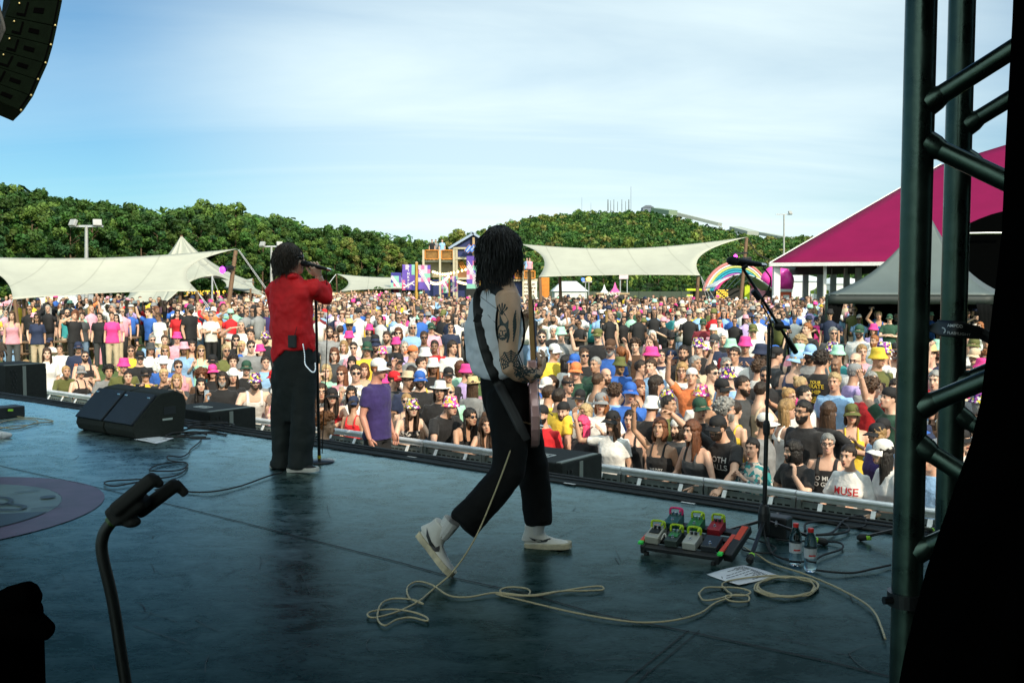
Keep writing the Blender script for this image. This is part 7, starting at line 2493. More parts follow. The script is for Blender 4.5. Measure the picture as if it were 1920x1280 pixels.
pagoda(1133, 24, 551, 533, 84, 'small white pointed pagoda tent left of the pink one', (.7, .73, .75))
pagoda(1153, 30, 551, 529, 80, 'small pink pointed pagoda tent under the middle tent', (.72, .10, .38))
pagoda(1537, 26, 545, 529, 76, 'small lime green pointed tent between the pink tent columns', (.50, .66, .05))
r_ = stall(1122, 552, 1174, 566, 74, 'low timber stall with white lettering under the pink pagoda', WOODL, WOODL, 'MARKT', WHITE, .38, 551)
r_ = thing('light_tower', 'thin lighting tower with a warm and a blue lamp under the middle tent', 'light tower', at(1101, 565, 70))
k = MB(); a = at(1101, 526, 70)
for s in (-1, 1): k.tube([a + Vector((s * .12, 0, 0)), (a.x + s * .12, a.y, -1.1)], .03, 6)
k.bar(at(1092, 528, 70), at(1110, 528, 70), .08, .12); k.build('tower', STEEL, r_, world=True)
k = MB(); k.ell(at(1104, 523, 69.8), (.22, .1, .15), n=8); k.build('warm_lamp', mat('amber_lamp', (.9, .5, .1), .3, emit=(1, .55, .1), estr=2.5), r_, world=True)
k = MB(); k.ell(at(1093, 524, 69.8), (.13, .1, .13), n=8); k.build('blue_lamp', mat('blue_lamp', (.05, .1, .8), .3, emit=(.1, .2, 1), estr=1.5), r_, world=True)
r_ = thing('info_board', 'white and pink board raised on posts beyond the middle tent', 'sign', at(1169, 565, 86))
blk(r_, 'board', 1161, 514, 1178, 523, 86, .1, mat('board_pale', (.7, .55, .62), .5))
k = MB()
for px in (1163, 1176): k.tube([at(px, 515, 86.2), at(px, 566, 86.2)], .05, 6)
k.build('posts', STEEL, r_, world=True)
r_ = thing('rainbow_arch', 'inflatable rainbow arch behind the boom microphone', 'arch', at(1383, 565, 68))
bands = [(.70, .22, .20), (.70, .68, .72), (.62, .66, .18), (.02, .32, .44), (.02, .36, .50), (.40, .12, .45), (.72, .06, .25)]
cx, cy, Yb = 1380, 566, 68
for i, c in enumerate(bands):
 ro = 74 - i * 4.4
 k = MB(); pts = []
 for j in range(33):
  t = PI * j / 32
  pts.append(at(cx + math.cos(t) * ro * .86, cy - math.sin(t) * ro, Yb))
 k.tube(pts, .10, 8, flat=2.6, up=Vector((0, 1, 0)))
 k.build('band', mat('rainbow_%d' % i, c, .45), r_, smooth=True, world=True)
r_ = thing('arched_pavilion', 'white arched pavilion with ribbed roof under the rainbow arch', 'pavilion', at(1385, 565, 64))
k = MB()
k.shell(lambda u, v: (lambda t: Vector((at(1390, 560, 62).x + (-1.8 + 3.9 * u) , 62 + 3.0 * v, at(1390, 560, 62).z + 1.35 * math.sin(PI * (.12 + .8 * u)) * (1 - .15 * v) + .25)))(u), 20, 6, .05)
k.build('roof', TW, r_, smooth=True, world=True)
k = MB()
for u in (.08, .2, .32, .44):
 pts = [Vector((at(1390, 560, 62).x + (-1.8 + 3.9 * (u + .25 * v)), 61.9, at(1390, 560, 62).z + 1.35 * math.sin(PI * (.12 + .8 * (u + .25 * v))) - .5 + .75 * v)) for v in np.linspace(0, 1, 8)]
 k.tube(pts, .05, 6)
k.build('rib', DARKSTEEL, r_, world=True)
blk(r_, 'wall', 1365, 540, 1400, 572, 63, 2, mat('pavilion_dark', (.02, .022, .02), .7))
LIME = mat('lime_panel', (.55, .68, .02), .5)
blk(r_, 'lime_wall', 1396, 534, 1406, 572, 62.6, .3, LIME)
blk(r_, 'lime_wall', 1288, 552, 1299, 572, 62.6, .3, LIME)
blk(r_, 'canopy_edge', 1288, 541, 1316, 545, 62.4, .6, LIME)
blk(r_, 'dark_counter', 1299, 545, 1342, 572, 63, 1, MATS['pavilion_dark'])
r_ = thing('score_board', 'black board with rows of yellow lights at the pavilion', 'board', at(1354, 565, 61))
blk(r_, 'panel', 1342, 542, 1366, 560, 61, .2, BLACK)
k = MB()
for i in range(6):
 for j in range(7):
  if (i * 7 + j * 3) % 5: k.box(at(1344.5 + j * 3.2, 544 + i * 2.8, 60.95), (.085, .03, .05))
k.build('light_rows', YEL, r_, world=True)
r_ = thing('pink_inflatable', 'glossy pink cloud shaped inflatable beside the white column', 'inflatable', at(1468, 560, 70))
k = MB()
for px, py, rr in ((1440, 522, .5), (1448, 514, .55), (1462, 517, .75), (1470, 526, .7), (1458, 530, .6), (1476, 536, .45), (1446, 529, .5)):
 k.ell(at(px, py, 66 + .2 * rr), (rr, rr, rr), n=14)
me = remesh(k, .09, 3, name='body'); me.materials.append(mat('pink_vinyl', (.85, .06, .42), .25))
o = link(bpy.data.objects.new('body', me), r_); o.matrix_parent_inverse = Matrix.Translation(r_.location).inverted()
r_ = thing('ticket_cabin', 'orange ticket cabin behind the crowd at the pink tent', 'cabin', at(1474, 566, 58))
blk(r_, 'wall', 1464, 547, 1484, 572, 58, 1, mat('cabin_orange', (.65, .09, .03), .5)); blk(r_, 'roof', 1462, 542, 1486, 547, 57.9, 1.3, TW); blk(r_, 'window', 1469, 553, 1480, 559, 57.95, .04, TW)
r_ = thing('pink_kiosk', 'pale pink kiosk wall below the inflatable', 'kiosk', at(1430, 566, 66)); blk(r_, 'wall', 1411, 540, 1462, 572, 66.8, 1, mat('kiosk_pink', (.60, .25, .32), .6)); blk(r_, 'shutter', 1436, 545, 1452, 560, 66.7, .1, BLACK)
r_ = thing('site_fence', 'dark mesh fence along the far edge of the lawn', 'fence', at(1200, 565, 100))
k = MB()
for i in range(40): k.tube([(-22 + i * 2.2, 100, -1.1), (-22 + i * 2.2, 100, .9)], .04, 5)
k.build('posts', DARKSTEEL, r_, world=True)
k = MB(); k.box((21, 100, -.1), (86, .04, 1.8)); k.build('screen', mat('fence_screen', (.05, .07, .05), .8), r_, world=True)
def bench(loc, rz):
 r_ = thing('picnic_bench', 'wooden picnic bench on the lawn under the left tent', 'bench', loc, rz, 'picnic benches on the left lawn')
 k = MB()
 for i in range(4): k.box((0, -.27 + i * .18, .74), (1.8, .16, .04), ch=.005)
 k.build('table_top', WOOD, r_)
 for s in (-1, 1):
  k = MB(); k.box((0, s * .72, .44), (1.8, .26, .04), ch=.005); k.build('seat', WOOD, r_)
  k = MB()
  for e in (-1, 1): k.bar((s * .65, e * .65, 0), (s * .65, e * .22, .74), .09, .05)
  k.bar((s * .65, -.8, .38), (s * .65, .8, .38), .05, .09); k.build('leg', WOOD, r_)
for px, Y, a in ((85, 29, .4), (205, 31, .2), (60, 37, .1)):
 bench(ground_pt(px, Y), a)
# ================================================================ PERFORMERS
def orient(f):
 f = Vector((f[0], f[1], 0)).normalized()
 r_ = Vector((f.y, -f.x, 0))
 return f, r_
def tring(c, ra, rb, r_, f, n=20, up=None, p=2.2):
 """torso ring: half width along the shoulder axis, half depth along facing"""
 out = []
 for j in range(n):
  t = 2 * PI * j / n
  ct, st = math.cos(t), math.sin(t)
  out.append(c + r_ * ra * math.copysign(abs(ct) ** (2 / p), ct) + f * rb * math.copysign(abs(st) ** (2 / p), st))
 return out
def bvh_of(me):
 return BVHTree.FromPolygons([v.co for v in me.vertices], [tuple(p.vertices) for p in me.polygons])
CAMP = Vector((0, 0, CAMZ))
def surf(bvh, px, py, off=.0015):
 h_ = bvh.ray_cast(CAMP, ray(px, py).normalized())
 if not h_[0]: return None
 n_ = h_[1] if h_[1].dot(ray(px, py)) < 0 else -h_[1]
 return h_[0] + n_ * off
def inked(bvh, strokes, w, mb, m=0, off=.0015):
 """ink lines lying on a surface"""
 for st in strokes:
  P = [surf(bvh, x, y, off) for x, y in st]
  P = [p for p in P if p is not None]
  for a, b in zip(P, P[1:]):
   if (b - a).length < 1e-5 or (b - a).length > .08: continue
   v = ((a + b) / 2 - CAMP).normalized()
   s_ = (b - a).cross(v).normalized() * w / 2
   mb.add([a - s_, b - s_, b + s_, a + s_], [(0, 1, 2, 3)], m)
def inkfill(bvh, poly, mb, m=0, off=.002, sub=1):
 P = [surf(bvh, x, y, off) for x, y in poly]
 P = [p for p in P if p is not None]
 if len(P) > 2: mb.add(P, [tuple(range(len(P)))], m)
HAIRB = mat('black_hair', (.008, .007, .007), .42, var=.5, scale=40, stretch=(1, 1, .2))
HAIRD = mat('dark_brown_hair', (.030, .018, .011), .42, var=.5, scale=40, stretch=(1, 1, .2))
def hair_strands(mb, c, M, n, L, seed, wave=.012, rad=(.085, .105, .105), vol=.02, r0=.0017, per=15):
 """wavy locks: n clumps of fine strands falling from the scalp"""
 rs = random.Random(seed)
 for i in range(n):
  while True:
   th, ph = rs.uniform(0, 2 * PI), math.acos(rs.uniform(-.30, 1))
   d0 = Vector((math.sin(ph) * math.cos(th), math.sin(ph) * math.sin(th), math.cos(ph)))
   if d0.y < -.40 and d0.z < .62: continue
   if d0.y < -.05 and d0.z < .0: continue
   break
  ot = rs.choice([.1, .1, .15, .25, .5]); lc, phs0, w0 = L * rs.uniform(.45, 1.12), rs.uniform(0, 6), Vector((rs.uniform(-1, 1), rs.uniform(-1, 1), rs.uniform(-.3, .3)))
  for j in range(per):
   d = (d0 + Vector((rs.gauss(0, .15), rs.gauss(0, .15), rs.gauss(0, .15)))).normalized()
   p = Vector((d.x * rad[0], d.y * rad[1] + .012, d.z * rad[2] + .02))
   pts = [c + M @ p]
   o_ = Vector((d.x, d.y, 0)); o_ = o_.normalized() if o_.length > .01 else Vector((0, 1, 0))
   if o_.y < -.2: o_ = Vector((math.copysign(1, o_.x), .25, 0)).normalized()
   dirv = (M @ (d * .9 + o_ * ot)).normalized()
   l = lc * rs.uniform(.8, 1.15)
   k = 9
   phs = phs0 + rs.gauss(0, .35)
   w3 = w0 + Vector((rs.gauss(0, .5), rs.gauss(0, .5), rs.gauss(0, .2)))
   for s_ in range(k):
    t = (s_ + 1) / k
    dirv = (dirv * .48 + Vector((0, 0, -1)) * .52).normalized()
    q = pts[-1] + dirv * (l / k) + w3 * wave * math.sin(t * 8.5 + phs) + (M @ o_) * (vol / k) * (1 - t)
    lo = M.transposed() @ (q - c)
    e = math.sqrt((lo.x / rad[0]) ** 2 + ((lo.y - .012) / rad[1]) ** 2 + ((lo.z - .02) / rad[2]) ** 2)
    if e < 1.04 and lo.z > -.12:
     lo = Vector((lo.x * 1.06 / e, (lo.y - .012) * 1.06 / e + .012, (lo.z - .02) * 1.06 / e + .02)); q = c + M @ lo
    pts.append(q)
   rr = r0 * rs.uniform(.7, 1.3)
   mb.tube(pts, [rr, rr * 1.2, rr * 1.3, rr * 1.2, rr * 1.1, rr, rr * .9, rr * .7, rr * .5, rr * .2], 4, cap=False)
def shoe(parent, heel, toe, up, h_=.115, w=.048, canvas=None, sole=None, low=False, label=None):
 fw = (toe - heel); Ls = fw.length; fw.normalize()
 up = (up - fw * up.dot(fw)).normalized()
 sd = fw.cross(up)
 def P(x, y, z): return heel + fw * (x * Ls) + sd * y + up * z
 k = MB()
 rg = []
 for x, ww, hh in ((.02, .026, .07), (.12, .034, .085), (.30, .034, .088), (.48, .037, .074), (.64, .043, .056), (.82, .045, .046), (.93, .036, .036), (.985, .018, .026)):
  rg.append([P(x, ww * math.cos(t), .018 + max(0, math.sin(t)) * (hh - .018) - .004) for t in np.linspace(0, 2 * PI, 16, endpoint=False)])
 k.loft(rg)
 if not low:
  k.loft([[P(.22 + .20 * math.cos(t) * q1, .050 * q2 * math.sin(t), z) for t in np.linspace(0, 2 * PI, 16, endpoint=False)] for z, q1, q2 in ((.045, 1.5, .92), (.075, 1.25, .96), (.105, 1.0, 1.0), (h_, .95, 1.05))])
 me = remesh(k, .006, 3, name='upper'); me.materials.append(canvas)
 root = bpy.data.objects.new('shoe', me); link(root, parent)
 root.matrix_parent_inverse = (Matrix.Translation(parent.location) @ parent.rotation_euler.to_matrix().to_4x4()).inverted()
 k = MB()
 out = [(.0, .022), (.03, .034), (.15, .040), (.35, .040), (.55, .045), (.75, .051), (.88, .048), (.97, .034), (1.0, .012)]
 loop = [(x, y) for x, y in out] + [(x, -y) for x, y in out[::-1]]
 k.loft([[P(x, y * f_, z) for x, y in loop] for z, f_ in ((0, .97), (.004, 1.0), (.026, 1.0), (.030, .95))])
 s_ = k.build('sole', sole, root, smooth=False)
 return root, me, P
CANVAS = mat('white_leather', (.66, .64, .58), .5, var=.08, scale=12, bump=.1)
SOLEW = mat('worn_sole', (.50, .44, .30), .7, var=.35, scale=18)
BLKCL = mat('black_cotton', (.0035, .0038, .004), .85, var=.3, scale=8, bump=.35, bscale=18, spec=.2)
SHIRTG = mat('pale_grey_cotton', (.74, .78, .84), .85, var=.05, scale=9, bump=.4, bscale=16)
REDC = mat('red_cotton', (.80, .006, .012), .7, var=.12, scale=7, bump=.35, bscale=14)
INK = mat('tattoo_ink', (.022, .040, .042), .55, var=.3)
SKING = mat('guitarist_skin', (.64, .40, .26), .5, var=.1, scale=22, sss=.05)
SKINS = mat('singer_skin', (.74, .48, .36), .5, var=.08, scale=22, sss=.05)
gb = onz(940, 1045, 0)
gt = thing('person', 'guitarist in sleeveless grey shirt, black trousers and white high sneakers striding across the stage', 'person', gb)
def adopt(o, parent):
 o.matrix_parent_inverse = (Matrix.Translation(parent.location) @ parent.rotation_euler.to_matrix().to_4x4()).inverted()
 return o
def mobj(name, me, parent, m_=None):
 if m_ is not None:
  me.materials.clear()
  for q in (m_ if isinstance(m_, (list, tuple)) else [m_]): me.materials.append(q)
 return adopt(link(bpy.data.objects.new(name, me), parent), parent)
f_, r_ = orient((.80, .60))
k = MB()
k.loft([tring(at(935, 560, 5.0), .15, .09, r_, f_), tring(at(938, 540, 5.0), .10, .075, r_, f_), tring(at(941, 525, 5.01), .056, .058, r_, f_), tring(at(945, 495, 5.02), .053, .056, r_, f_)])
S = at(953, 563, 4.87)
El, Wr = at(955, 690, 4.79), at(1006, 700, 4.93)
k.tube([at(938, 556, 4.97), S, at(954, 590, 4.84), at(953, 630, 4.82), at(953, 668, 4.80), El, at(972, 699, 4.82), at(990, 703, 4.88), Wr, at(1012, 699, 4.95)], [.055, .066, .062, .056, .047, .045, .047, .043, .032, .028], 14)
k.tube([at(930, 560, 5.1), at(925, 572, 5.22), at(945, 640, 5.35), at(978, 622, 5.42)], [.05, .06, .046, .030], 12)
HMg = axes((0, 0, 0), (0, 0, 0), (0, 0, 0))
hf = Vector((.86, .50, -.10)).normalized()
hx = hf.cross(Vector((0, 0, 1))).normalized() * -1
HMg = axes(hx, hf * -1, hx.cross(hf * -1))
hc = at(940, 470, 5.02)
head_geo(k, HMg, hc)
me = remesh(k, .010, 6, name='body')
gbv = bvh_of(me)
ex = MB(); face_bits(ex, HMg, hc)
hand_geo(ex, at(1010, 699, 4.945), (at(1022, 672, 5.02) - at(1008, 700, 4.94)), Vector((-.8, .25, .1)), .55, side=1, m=0, sc_=.95)
hand_geo(ex, at(978, 622, 5.42), Vector((.2, .25, .8)), Vector((.6, -.6, 0)), 1.0, side=-1, m=0)
me = join_mesh(me, ex, [SKING, EYEW, DARK, LIP], name='body')
mobj('body', me, gt)
k = MB()
web = (958, 683)
for a in range(9):
 an = R(150 + a * 30)
 inked(gbv, [[(web[0] + (4 + s_ * 4.6) * math.cos(an) * .95, web[1] + (4 + s_ * 4.6) * math.sin(an)) for s_ in range(6)]], .006, k)
for q in range(1, 6):
 st = []
 for a in range(0, 33):
  an = R(150 + a * 7.5)
  sag = 1 - .16 * abs(math.sin(a * PI / 4))
  st.append((web[0] + (4 + q * 4.5) * sag * math.cos(an) * .95, web[1] + (4 + q * 4.5) * sag * math.sin(an)))
 inked(gbv, [st], .005, k)
fx, fy = 943, 622
ell_ = lambda cx_, cy_, a, b, n=18, t0=0, t1=2 * PI: [(cx_ + a * math.cos(t), cy_ + b * math.sin(t)) for t in np.linspace(t0, t1, n)]
inked(gbv, [ell_(fx, fy, 9, 14)], .012, k)
inkfill(gbv, [(934, 617), (931, 600), (937, 588), (942, 580), (948, 590), (954, 602), (953, 617), (949, 610), (943, 607), (937, 610)], k)
for s_ in (-1, 1):
 inkfill(gbv, ell_(fx + s_ * 3.6, fy - 2, 2.4, 1.6, 8), k)
 inked(gbv, [[(fx + s_ * 10, fy - 6), (fx + s_ * 11, fy + 8), (fx + s_ * 8, fy + 20)], [(fx + s_ * 6, fy + 2), (fx + s_ * 4, fy + 9)]], .010, k)
inked(gbv, [[(fx - 4, fy + 8), (fx, fy + 6), (fx + 4, fy + 8)], [(fx - 3, fy + 11), (fx + 3, fy + 11)], [(fx, fy - 2), (fx - 1, fy + 4), (fx + 1, fy + 4)]], .006, k)
for q in range(5):
 an = R(-90 + (q - 2) * 26)
 inked(gbv, [[(942, 590), (942 + 9 * math.cos(an), 588 + 13 * math.sin(an)), (942 + 12 * math.cos(an), 588 + 20 * math.sin(an))]], .009, k)
for q in range(7):
 inked(gbv, [[(962, 640 - q * 6), (965 + 1 * math.sin(q), 625 - q * 6), (967, 612 - q * 5)]], .006, k)
rs = random.Random(4)
for q in range(46):
 x, y = rs.uniform(968, 1008), rs.uniform(688, 716)
 inked(gbv, [[(x, y), (x + rs.uniform(-5, 5), y + rs.uniform(-5, 5)), (x + rs.uniform(-9, 9), y + rs.uniform(-7, 7)), (x + rs.uniform(-9, 9), y + rs.uniform(-7, 7))]], .007, k)
k.build('tattoo', INK, gt, world=True)
k = MB()
rows = [(706, 938, 5.02, .150, .112), (697, 934, 5.02, .172, .130), (675, 928, 5.02, .182, .140), (640, 925, 5.02, .186, .136), (605, 924, 5.01, .190, .132), (578, 928, 5.0, .186, .118), (560, 932, 5.0, .178, .108), (547, 936, 5.0, .130, .088), (538, 939, 5.0, .088, .074)]
k.loft([tring(at(px, py, Y), a * .94, b * .92, r_, f_, 22) for py, px, Y, a, b in rows])
ms_ = remesh(k, .0095, 2, .040, .11, name='shirt')
mobj('sleeveless_shirt', ms_, gt, SHIRTG)
sbv = bvh_of(ms_)
k = MB()
ad = Vector((.50, -.86, 0.12)).normalized()
a1, a2 = perpframe(ad, Vector((0, 0, 1)))
cc = at(957, 615, 4.855)
k.tube([cc + Vector((0, 0, 1)) * .165 * math.sin(t) * (1.05 if math.sin(t) > 0 else .88) + f_ * .088 * math.cos(t) - ad * .02 * math.sin(t) for t in np.linspace(0, 2 * PI, 28, endpoint=False)], .006, 6, closed=True)
k.build('armhole_trim', BLKCL, gt, world=True)
k = MB()
inked(sbv, [[(886, 592 - q * 1.6) if False else (890 + q * 4, 548 + q * 3.0) for q in range(16)], [(938, 545 + q * 5) for q in range(0)], [(900, 570), (915, 590), (928, 604), (940, 610)]], .004, k)
k.build('seam', mat('seam_grey', (.26, .28, .31), .9), gt, world=True)
k = MB()
k.loft([tring(at(942, 688, 5.02), .132, .096, r_, f_), tring(at(945, 720, 5.02), .145, .108, r_, f_), tring(at(950, 755, 5.02), .150, .118, r_, f_), tring(at(956, 790, 5.0), .128, .105, r_, f_), tring(at(962, 820, 4.98), .10, .07, r_, f_), tring(at(966, 850, 4.98), .06, .04, r_, f_)])
k.tube([at(944, 735, 4.96), at(948, 765, 4.92), at(954, 810, 4.86), at(958, 850, 4.81), at(951, 886, 4.77), at(925, 921, 4.72), at(896, 954, 4.67), at(866, 986, 4.64)], [.092, .098, .096, .092, .088, .084, .083, .086], 18)
k.tube([at(966, 740, 5.08), at(978, 790, 5.12), at(990, 840, 5.16), at(999, 880, 5.17), at(1006, 930, 5.16), at(1010, 984, 5.14)], [.095, .100, .096, .090, .083, .076], 18)
mt_ = remesh(k, .011, 9, .020, .12, name='trousers')
mobj('trousers', mt_, gt, BLKCL)
tbv = bvh_of(mt_)
k = MB(); inkfill(tbv, [(911, 702), (922, 702), (922, 710), (911, 709)], k, off=.006)
k.build('waist_label', WHITE, gt, world=True)
k = MB(); k.tube([at(848, 975, 4.66), at(838, 990, 4.665), at(828, 1004, 4.67)], [.046, .042, .036], 14)
k.build('sock', mat('sock_white', (.62, .62, .60), .9, bump=.3), gt, world=True)
k = MB(); k.tube([at(1008, 975, 5.14), at(1006, 1000, 5.14)], [.046, .036], 14)
k.build('sock', MATS['sock_white'], gt, world=True)
sh1, sm1, P1 = shoe(gt, at(985, 1027, 5.17), onz(1072, 1028, 0.0) if False else at(1072, 1026, 5.10), Vector((0, 0, 1)), .135, canvas=CANVAS, sole=SOLEW)
sh2, sm2, P2 = shoe(gt, at(783, 1004, 4.72), onz(846, 1082, 0.006), at(850, 985, 4.66) - at(783, 1004, 4.72), .140, canvas=CANVAS, sole=SOLEW)
for shx, smx, pts, pts2 in ((sh1, sm1, [(992, 1006), (998, 1012), (1010, 1016), (1024, 1016), (1034, 1010), (1036, 1001), (1030, 1009), (1018, 1012), (1004, 1010)], [[(1032, 985 + i * 4), (1044 + i * 2.5, 989 + i * 4.5)] for i in range(6)]),
       (sh2, sm2, [(801, 988), (800, 1004), (806, 1022), (816, 1034), (823, 1034), (824, 1022), (817, 1026), (810, 1016), (804, 1000)], [[(826 + i * 1, 1006 + i * 8), (840 + i * 1.5, 1003 + i * 8)] for i in range(6)])):
 bv = bvh_of(smx)
 k = MB()
 n_ = len(pts)
 for a, b, c, d in ((0, 1, 7, 8), (1, 2, 7, 7), (2, 3, 6, 7), (3, 4, 5, 6)):
  inkfill(bv, [pts[a], pts[b], pts[c]] + ([pts[d]] if d != c else []), k, off=.003)
 k.build('side_stripe', BLACK, shx)
 k = MB()
 for a, b in pts2:
  p, q = surf(bv, *a, .004), surf(bv, *b, .004)
  if p and q: k.tube([p, (p + q) / 2 + Vector((0, 0, .004)), q], .0035, 5)
 k.build('laces', SOLEW, shx)
k = MB()
k.ell(hc + HMg @ Vector((0, .016, .02)), (.078, .100, .106), HMg, 16)
k.ell(hc + HMg @ Vector((0, .045, -.06)), (.062, .052, .10), HMg, 16)
hair_strands(k, hc, HMg, 240, .225, 5, .008, (.075, .098, .105), -.03)
k.build('hair', HAIRB, gt, smooth=True, world=True)
G0 = at(1003, 836, 4.84)
ax_ = Vector((-.035, .50, .866)).normalized()
nn_ = Vector((1, .04, 0.02)); nn_ = (nn_ - ax_ * nn_.dot(ax_)).normalized()
sd_ = ax_.cross(nn_)
MG = axes(sd_, ax_, nn_)
gr = thing('electric_guitar', 'dusty pink electric guitar held by the guitarist, seen edge on', 'guitar', G0)
outl = []
prof_ = [(0, .0), (.055, .012), (.12, .045), (.160, .10), (.165, .155), (.140, .205), (.118, .245), (.125, .29), (.150, .335), (.150, .375), (.125, .40), (.09, .385), (.06, .35), (.03, .345)]
outl = [(x, y) for x, y in prof_] + [(-x * .95, y + (.03 if y > .3 else 0)) for x, y in prof_[::-1][:-1]]
k = MB(); k.prism(outl, -.021, .021, MG, G0)
bd = k.build('body', mat('dusty_pink', (.66, .38, .36), .25, .2, var=.1, coat=.5), gr, world=True)
bvm = bd.modifiers.new('b', 'BEVEL'); bvm.width = .007; bvm.segments = 3; bvm.limit_method = 'ANGLE'; bvm.angle_limit = R(50)
k = MB(); k.prism([(x * .82, y * .96 + .01) for x, y in outl], .0215, .0235, MG, G0); k.build('pickguard', mat('pickguard_white', (.6, .58, .52), .3), gr, world=True)
def GP(x, y, z): return G0 + MG @ Vector((x, y, z))
k = MB(); k.prism([(-.028, .34), (.028, .34), (.022, .84), (-.022, .84)], .000, .022, MG, G0); k.build('neck', mat('maple', (.45, .26, .09), .35, var=.2), gr, world=True)
k = MB(); k.prism([(-.027, .30), (.027, .30), (.0215, .84), (-.0215, .84)], .022, .028, MG, G0); k.build('fretboard', mat('rosewood', (.06, .03, .018), .4), gr, world=True)
k = MB()
for i in range(20): y = .84 - .50 * (1 - 2 ** (-i / 12)) / (1 - 2 ** (-20 / 12)); k.bar(GP(-.023, y, .0285), GP(.023, y, .0285), .002, .002)
k.build('frets', CHROME, gr, world=True)
k = MB(); k.prism([(-.022, .84), (.022, .84), (.040, .88), (.045, .98), (.020, 1.03), (-.03, 1.02), (-.035, .90)], .006, .022, MG, G0); k.build('headstock', MATS['maple'], gr, world=True)
for i in range(6):
 k = MB(); k.tube([GP(.035, .885 + i * .023, .014), GP(.058, .885 + i * .023, .014)], .004, 6); k.ell(GP(.064, .885 + i * .023, .014), (.008, .006, .008), n=8); k.build('tuner', CHROME, gr, world=True)
for y in (.13, .20, .27):
 k = MB(); k.box(GP(0, y, .027), (.075, .018, .010), MG, ch=.003); k.build('pickup', BLACK, gr, world=True)
k = MB(); k.box(GP(0, .085, .028), (.08, .02, .012), MG, ch=.003); k.build('bridge', CHROME, gr, world=True)
k = MB()
for i in range(6): k.tube([GP(-.026 + i * .0105, .085, .036), GP(-.018 + i * .0072, .84, .030)], .0007, 4)
k.build('strings', CHROME, gr, world=True)
k = MB()
for y, x in ((.08, .10), (.14, .125)): k.lathe([(.011, 0), (.010, .014), (.001, .015)], GP(x, y, .023), 10, M=MG)
k.build('knob', BLACK, gr, world=True)
stp = spline([at(944, 553, 5.13), at(925, 541, 5.08), at(908, 541, 4.99), at(897, 556, 4.90), at(897, 590, 4.855), at(903, 630, 4.83), at(914, 670, 4.815), at(930, 710, 4.80), at(950, 750, 4.79), at(970, 790, 4.81), at(987, 826, 4.875)], 8)
stp2 = []
comb = [sbv, tbv]
for p in stp:
 d_ = (p - CAMP).normalized()
 hits = [h_[0] for b in comb for h_ in [b.ray_cast(CAMP, d_)] if h_[0]]
 if hits:
  hp_ = min(hits, key=lambda q: (q - CAMP).length)
  p = hp_ - d_ * .016
 stp2.append(p)
for i in range(1, len(stp2) - 1): stp2[i] = (stp2[i - 1] + stp2[i] * 2 + stp2[i + 1]) / 4
k = MB()
strap_w = .052
def stf(u, v):
 x = u * (len(stp2) - 1); i = min(int(x), len(stp2) - 2)
 p = stp2[i].lerp(stp2[i + 1], x - i)
 d_ = (stp2[min(i + 2, len(stp2) - 1)] - stp2[max(i - 1, 0)]).normalized()
 s_ = d_.cross((p - CAMP).normalized()).normalized()
 return p + s_ * (v - .5) * strap_w
k.shell(stf, len(stp2) * 2, 3, .003)
tag(k.build('guitar_strap', mat('strap_black', (.008, .008, .009), .6), smooth=True), 'black guitar strap running diagonally over the back of the guitarist', 'strap')
k = MB(); k.box(stf(.42, .5), (.012, .058, .05), axes((0, -1, 0), (.8, .2, -.3), (.3, .1, .9)), ch=.003)
tag(k.build('strap_slider', BLACK), 'black slider buckle on the guitar strap', 'buckle')
sb = onz(552, 884, 0)
sg = thing('person', 'singer in red shirt and wide black trousers singing into a handheld microphone', 'person', sb)
f_, r_ = orient((.40, .92))
YS = 7.36
k = MB()
k.loft([tring(at(556, 622, YS), .138, .105, r_, f_), tring(at(556, 665, YS), .145, .110, r_, f_)])
k.loft([tring(at(545, 545, YS), .14, .085, r_, f_), tring(at(543, 524, YS), .062, .060, r_, f_), tring(at(541, 500, YS), .054, .058, r_, f_)])
cu_, hw = at(601, 530, 7.44), at(596, 515, 7.40)
k.tube([at(610, 555, 7.5), cu_, hw], [.046, .036, .029], 12)
hf = Vector((.93, .36, .06)).normalized()
hx = hf.cross(Vector((0, 0, 1))).normalized() * -1
HMs = axes(hx, hf * -1, hx.cross(hf * -1))
hcs = at(543, 486, YS)
head_geo(k, HMs, hcs)
me = remesh(k, .0105, 5, name='body')
ex = MB(); face_bits(ex, HMs, hcs, mouth_open=.6)
hand_geo(ex, at(597, 517, 7.40), at(588, 494, 7.33) - at(597, 517, 7.40), Vector((-.35, .7, .2)), 1.15, side=1, sc_=1.0)
mobj('body', join_mesh(me, ex, [SKINS, EYEW, DARK, LIP], name='body'), sg)
k = MB()
rows = [(655, 551, .168, .135), (640, 550, .172, .140), (615, 547, .176, .138), (585, 545, .178, .128), (555, 545, .188, .120), (538, 546, .178, .104), (527, 545, .130, .085), (517, 543, .072, .072), (511, 542, .066, .068)]
k.loft([tring(at(px, py, YS), a, b, r_, f_, 22) for py, px, a, b in rows])
k.tube([at(572, 540, 7.33), at(588, 541, 7.33), at(600, 550, 7.40), at(612, 560, 7.46), at(611, 549, 7.46), at(602, 531, 7.44)], [.068, .078, .070, .060, .056, .047], 14)
k.tube([at(520, 540, 7.45), at(513, 545, 7.5), at(520, 590, 7.56), at(545, 600, 7.72)], [.066, .072, .058, .05], 14)
k.loft([[at(px, py, Y) + f_ * dd for px, py, Y in ((509, 640, 7.36), (522, 640, 7.25), (540, 640, 7.22), (534, 652, 7.22), (520, 668, 7.25), (509, 683, 7.33))] for dd in (0, .02)])
k.loft([[at(px, py, Y) + f_ * dd for px, py, Y in ((578, 632, 7.25), (590, 630, 7.30), (594, 660, 7.32), (590, 670, 7.30), (583, 648, 7.26))] for dd in (0, .02)])
msr = remesh(k, .0105, 2, .042, .12, name='red_shirt')
mobj('red_shirt', msr, sg, REDC)
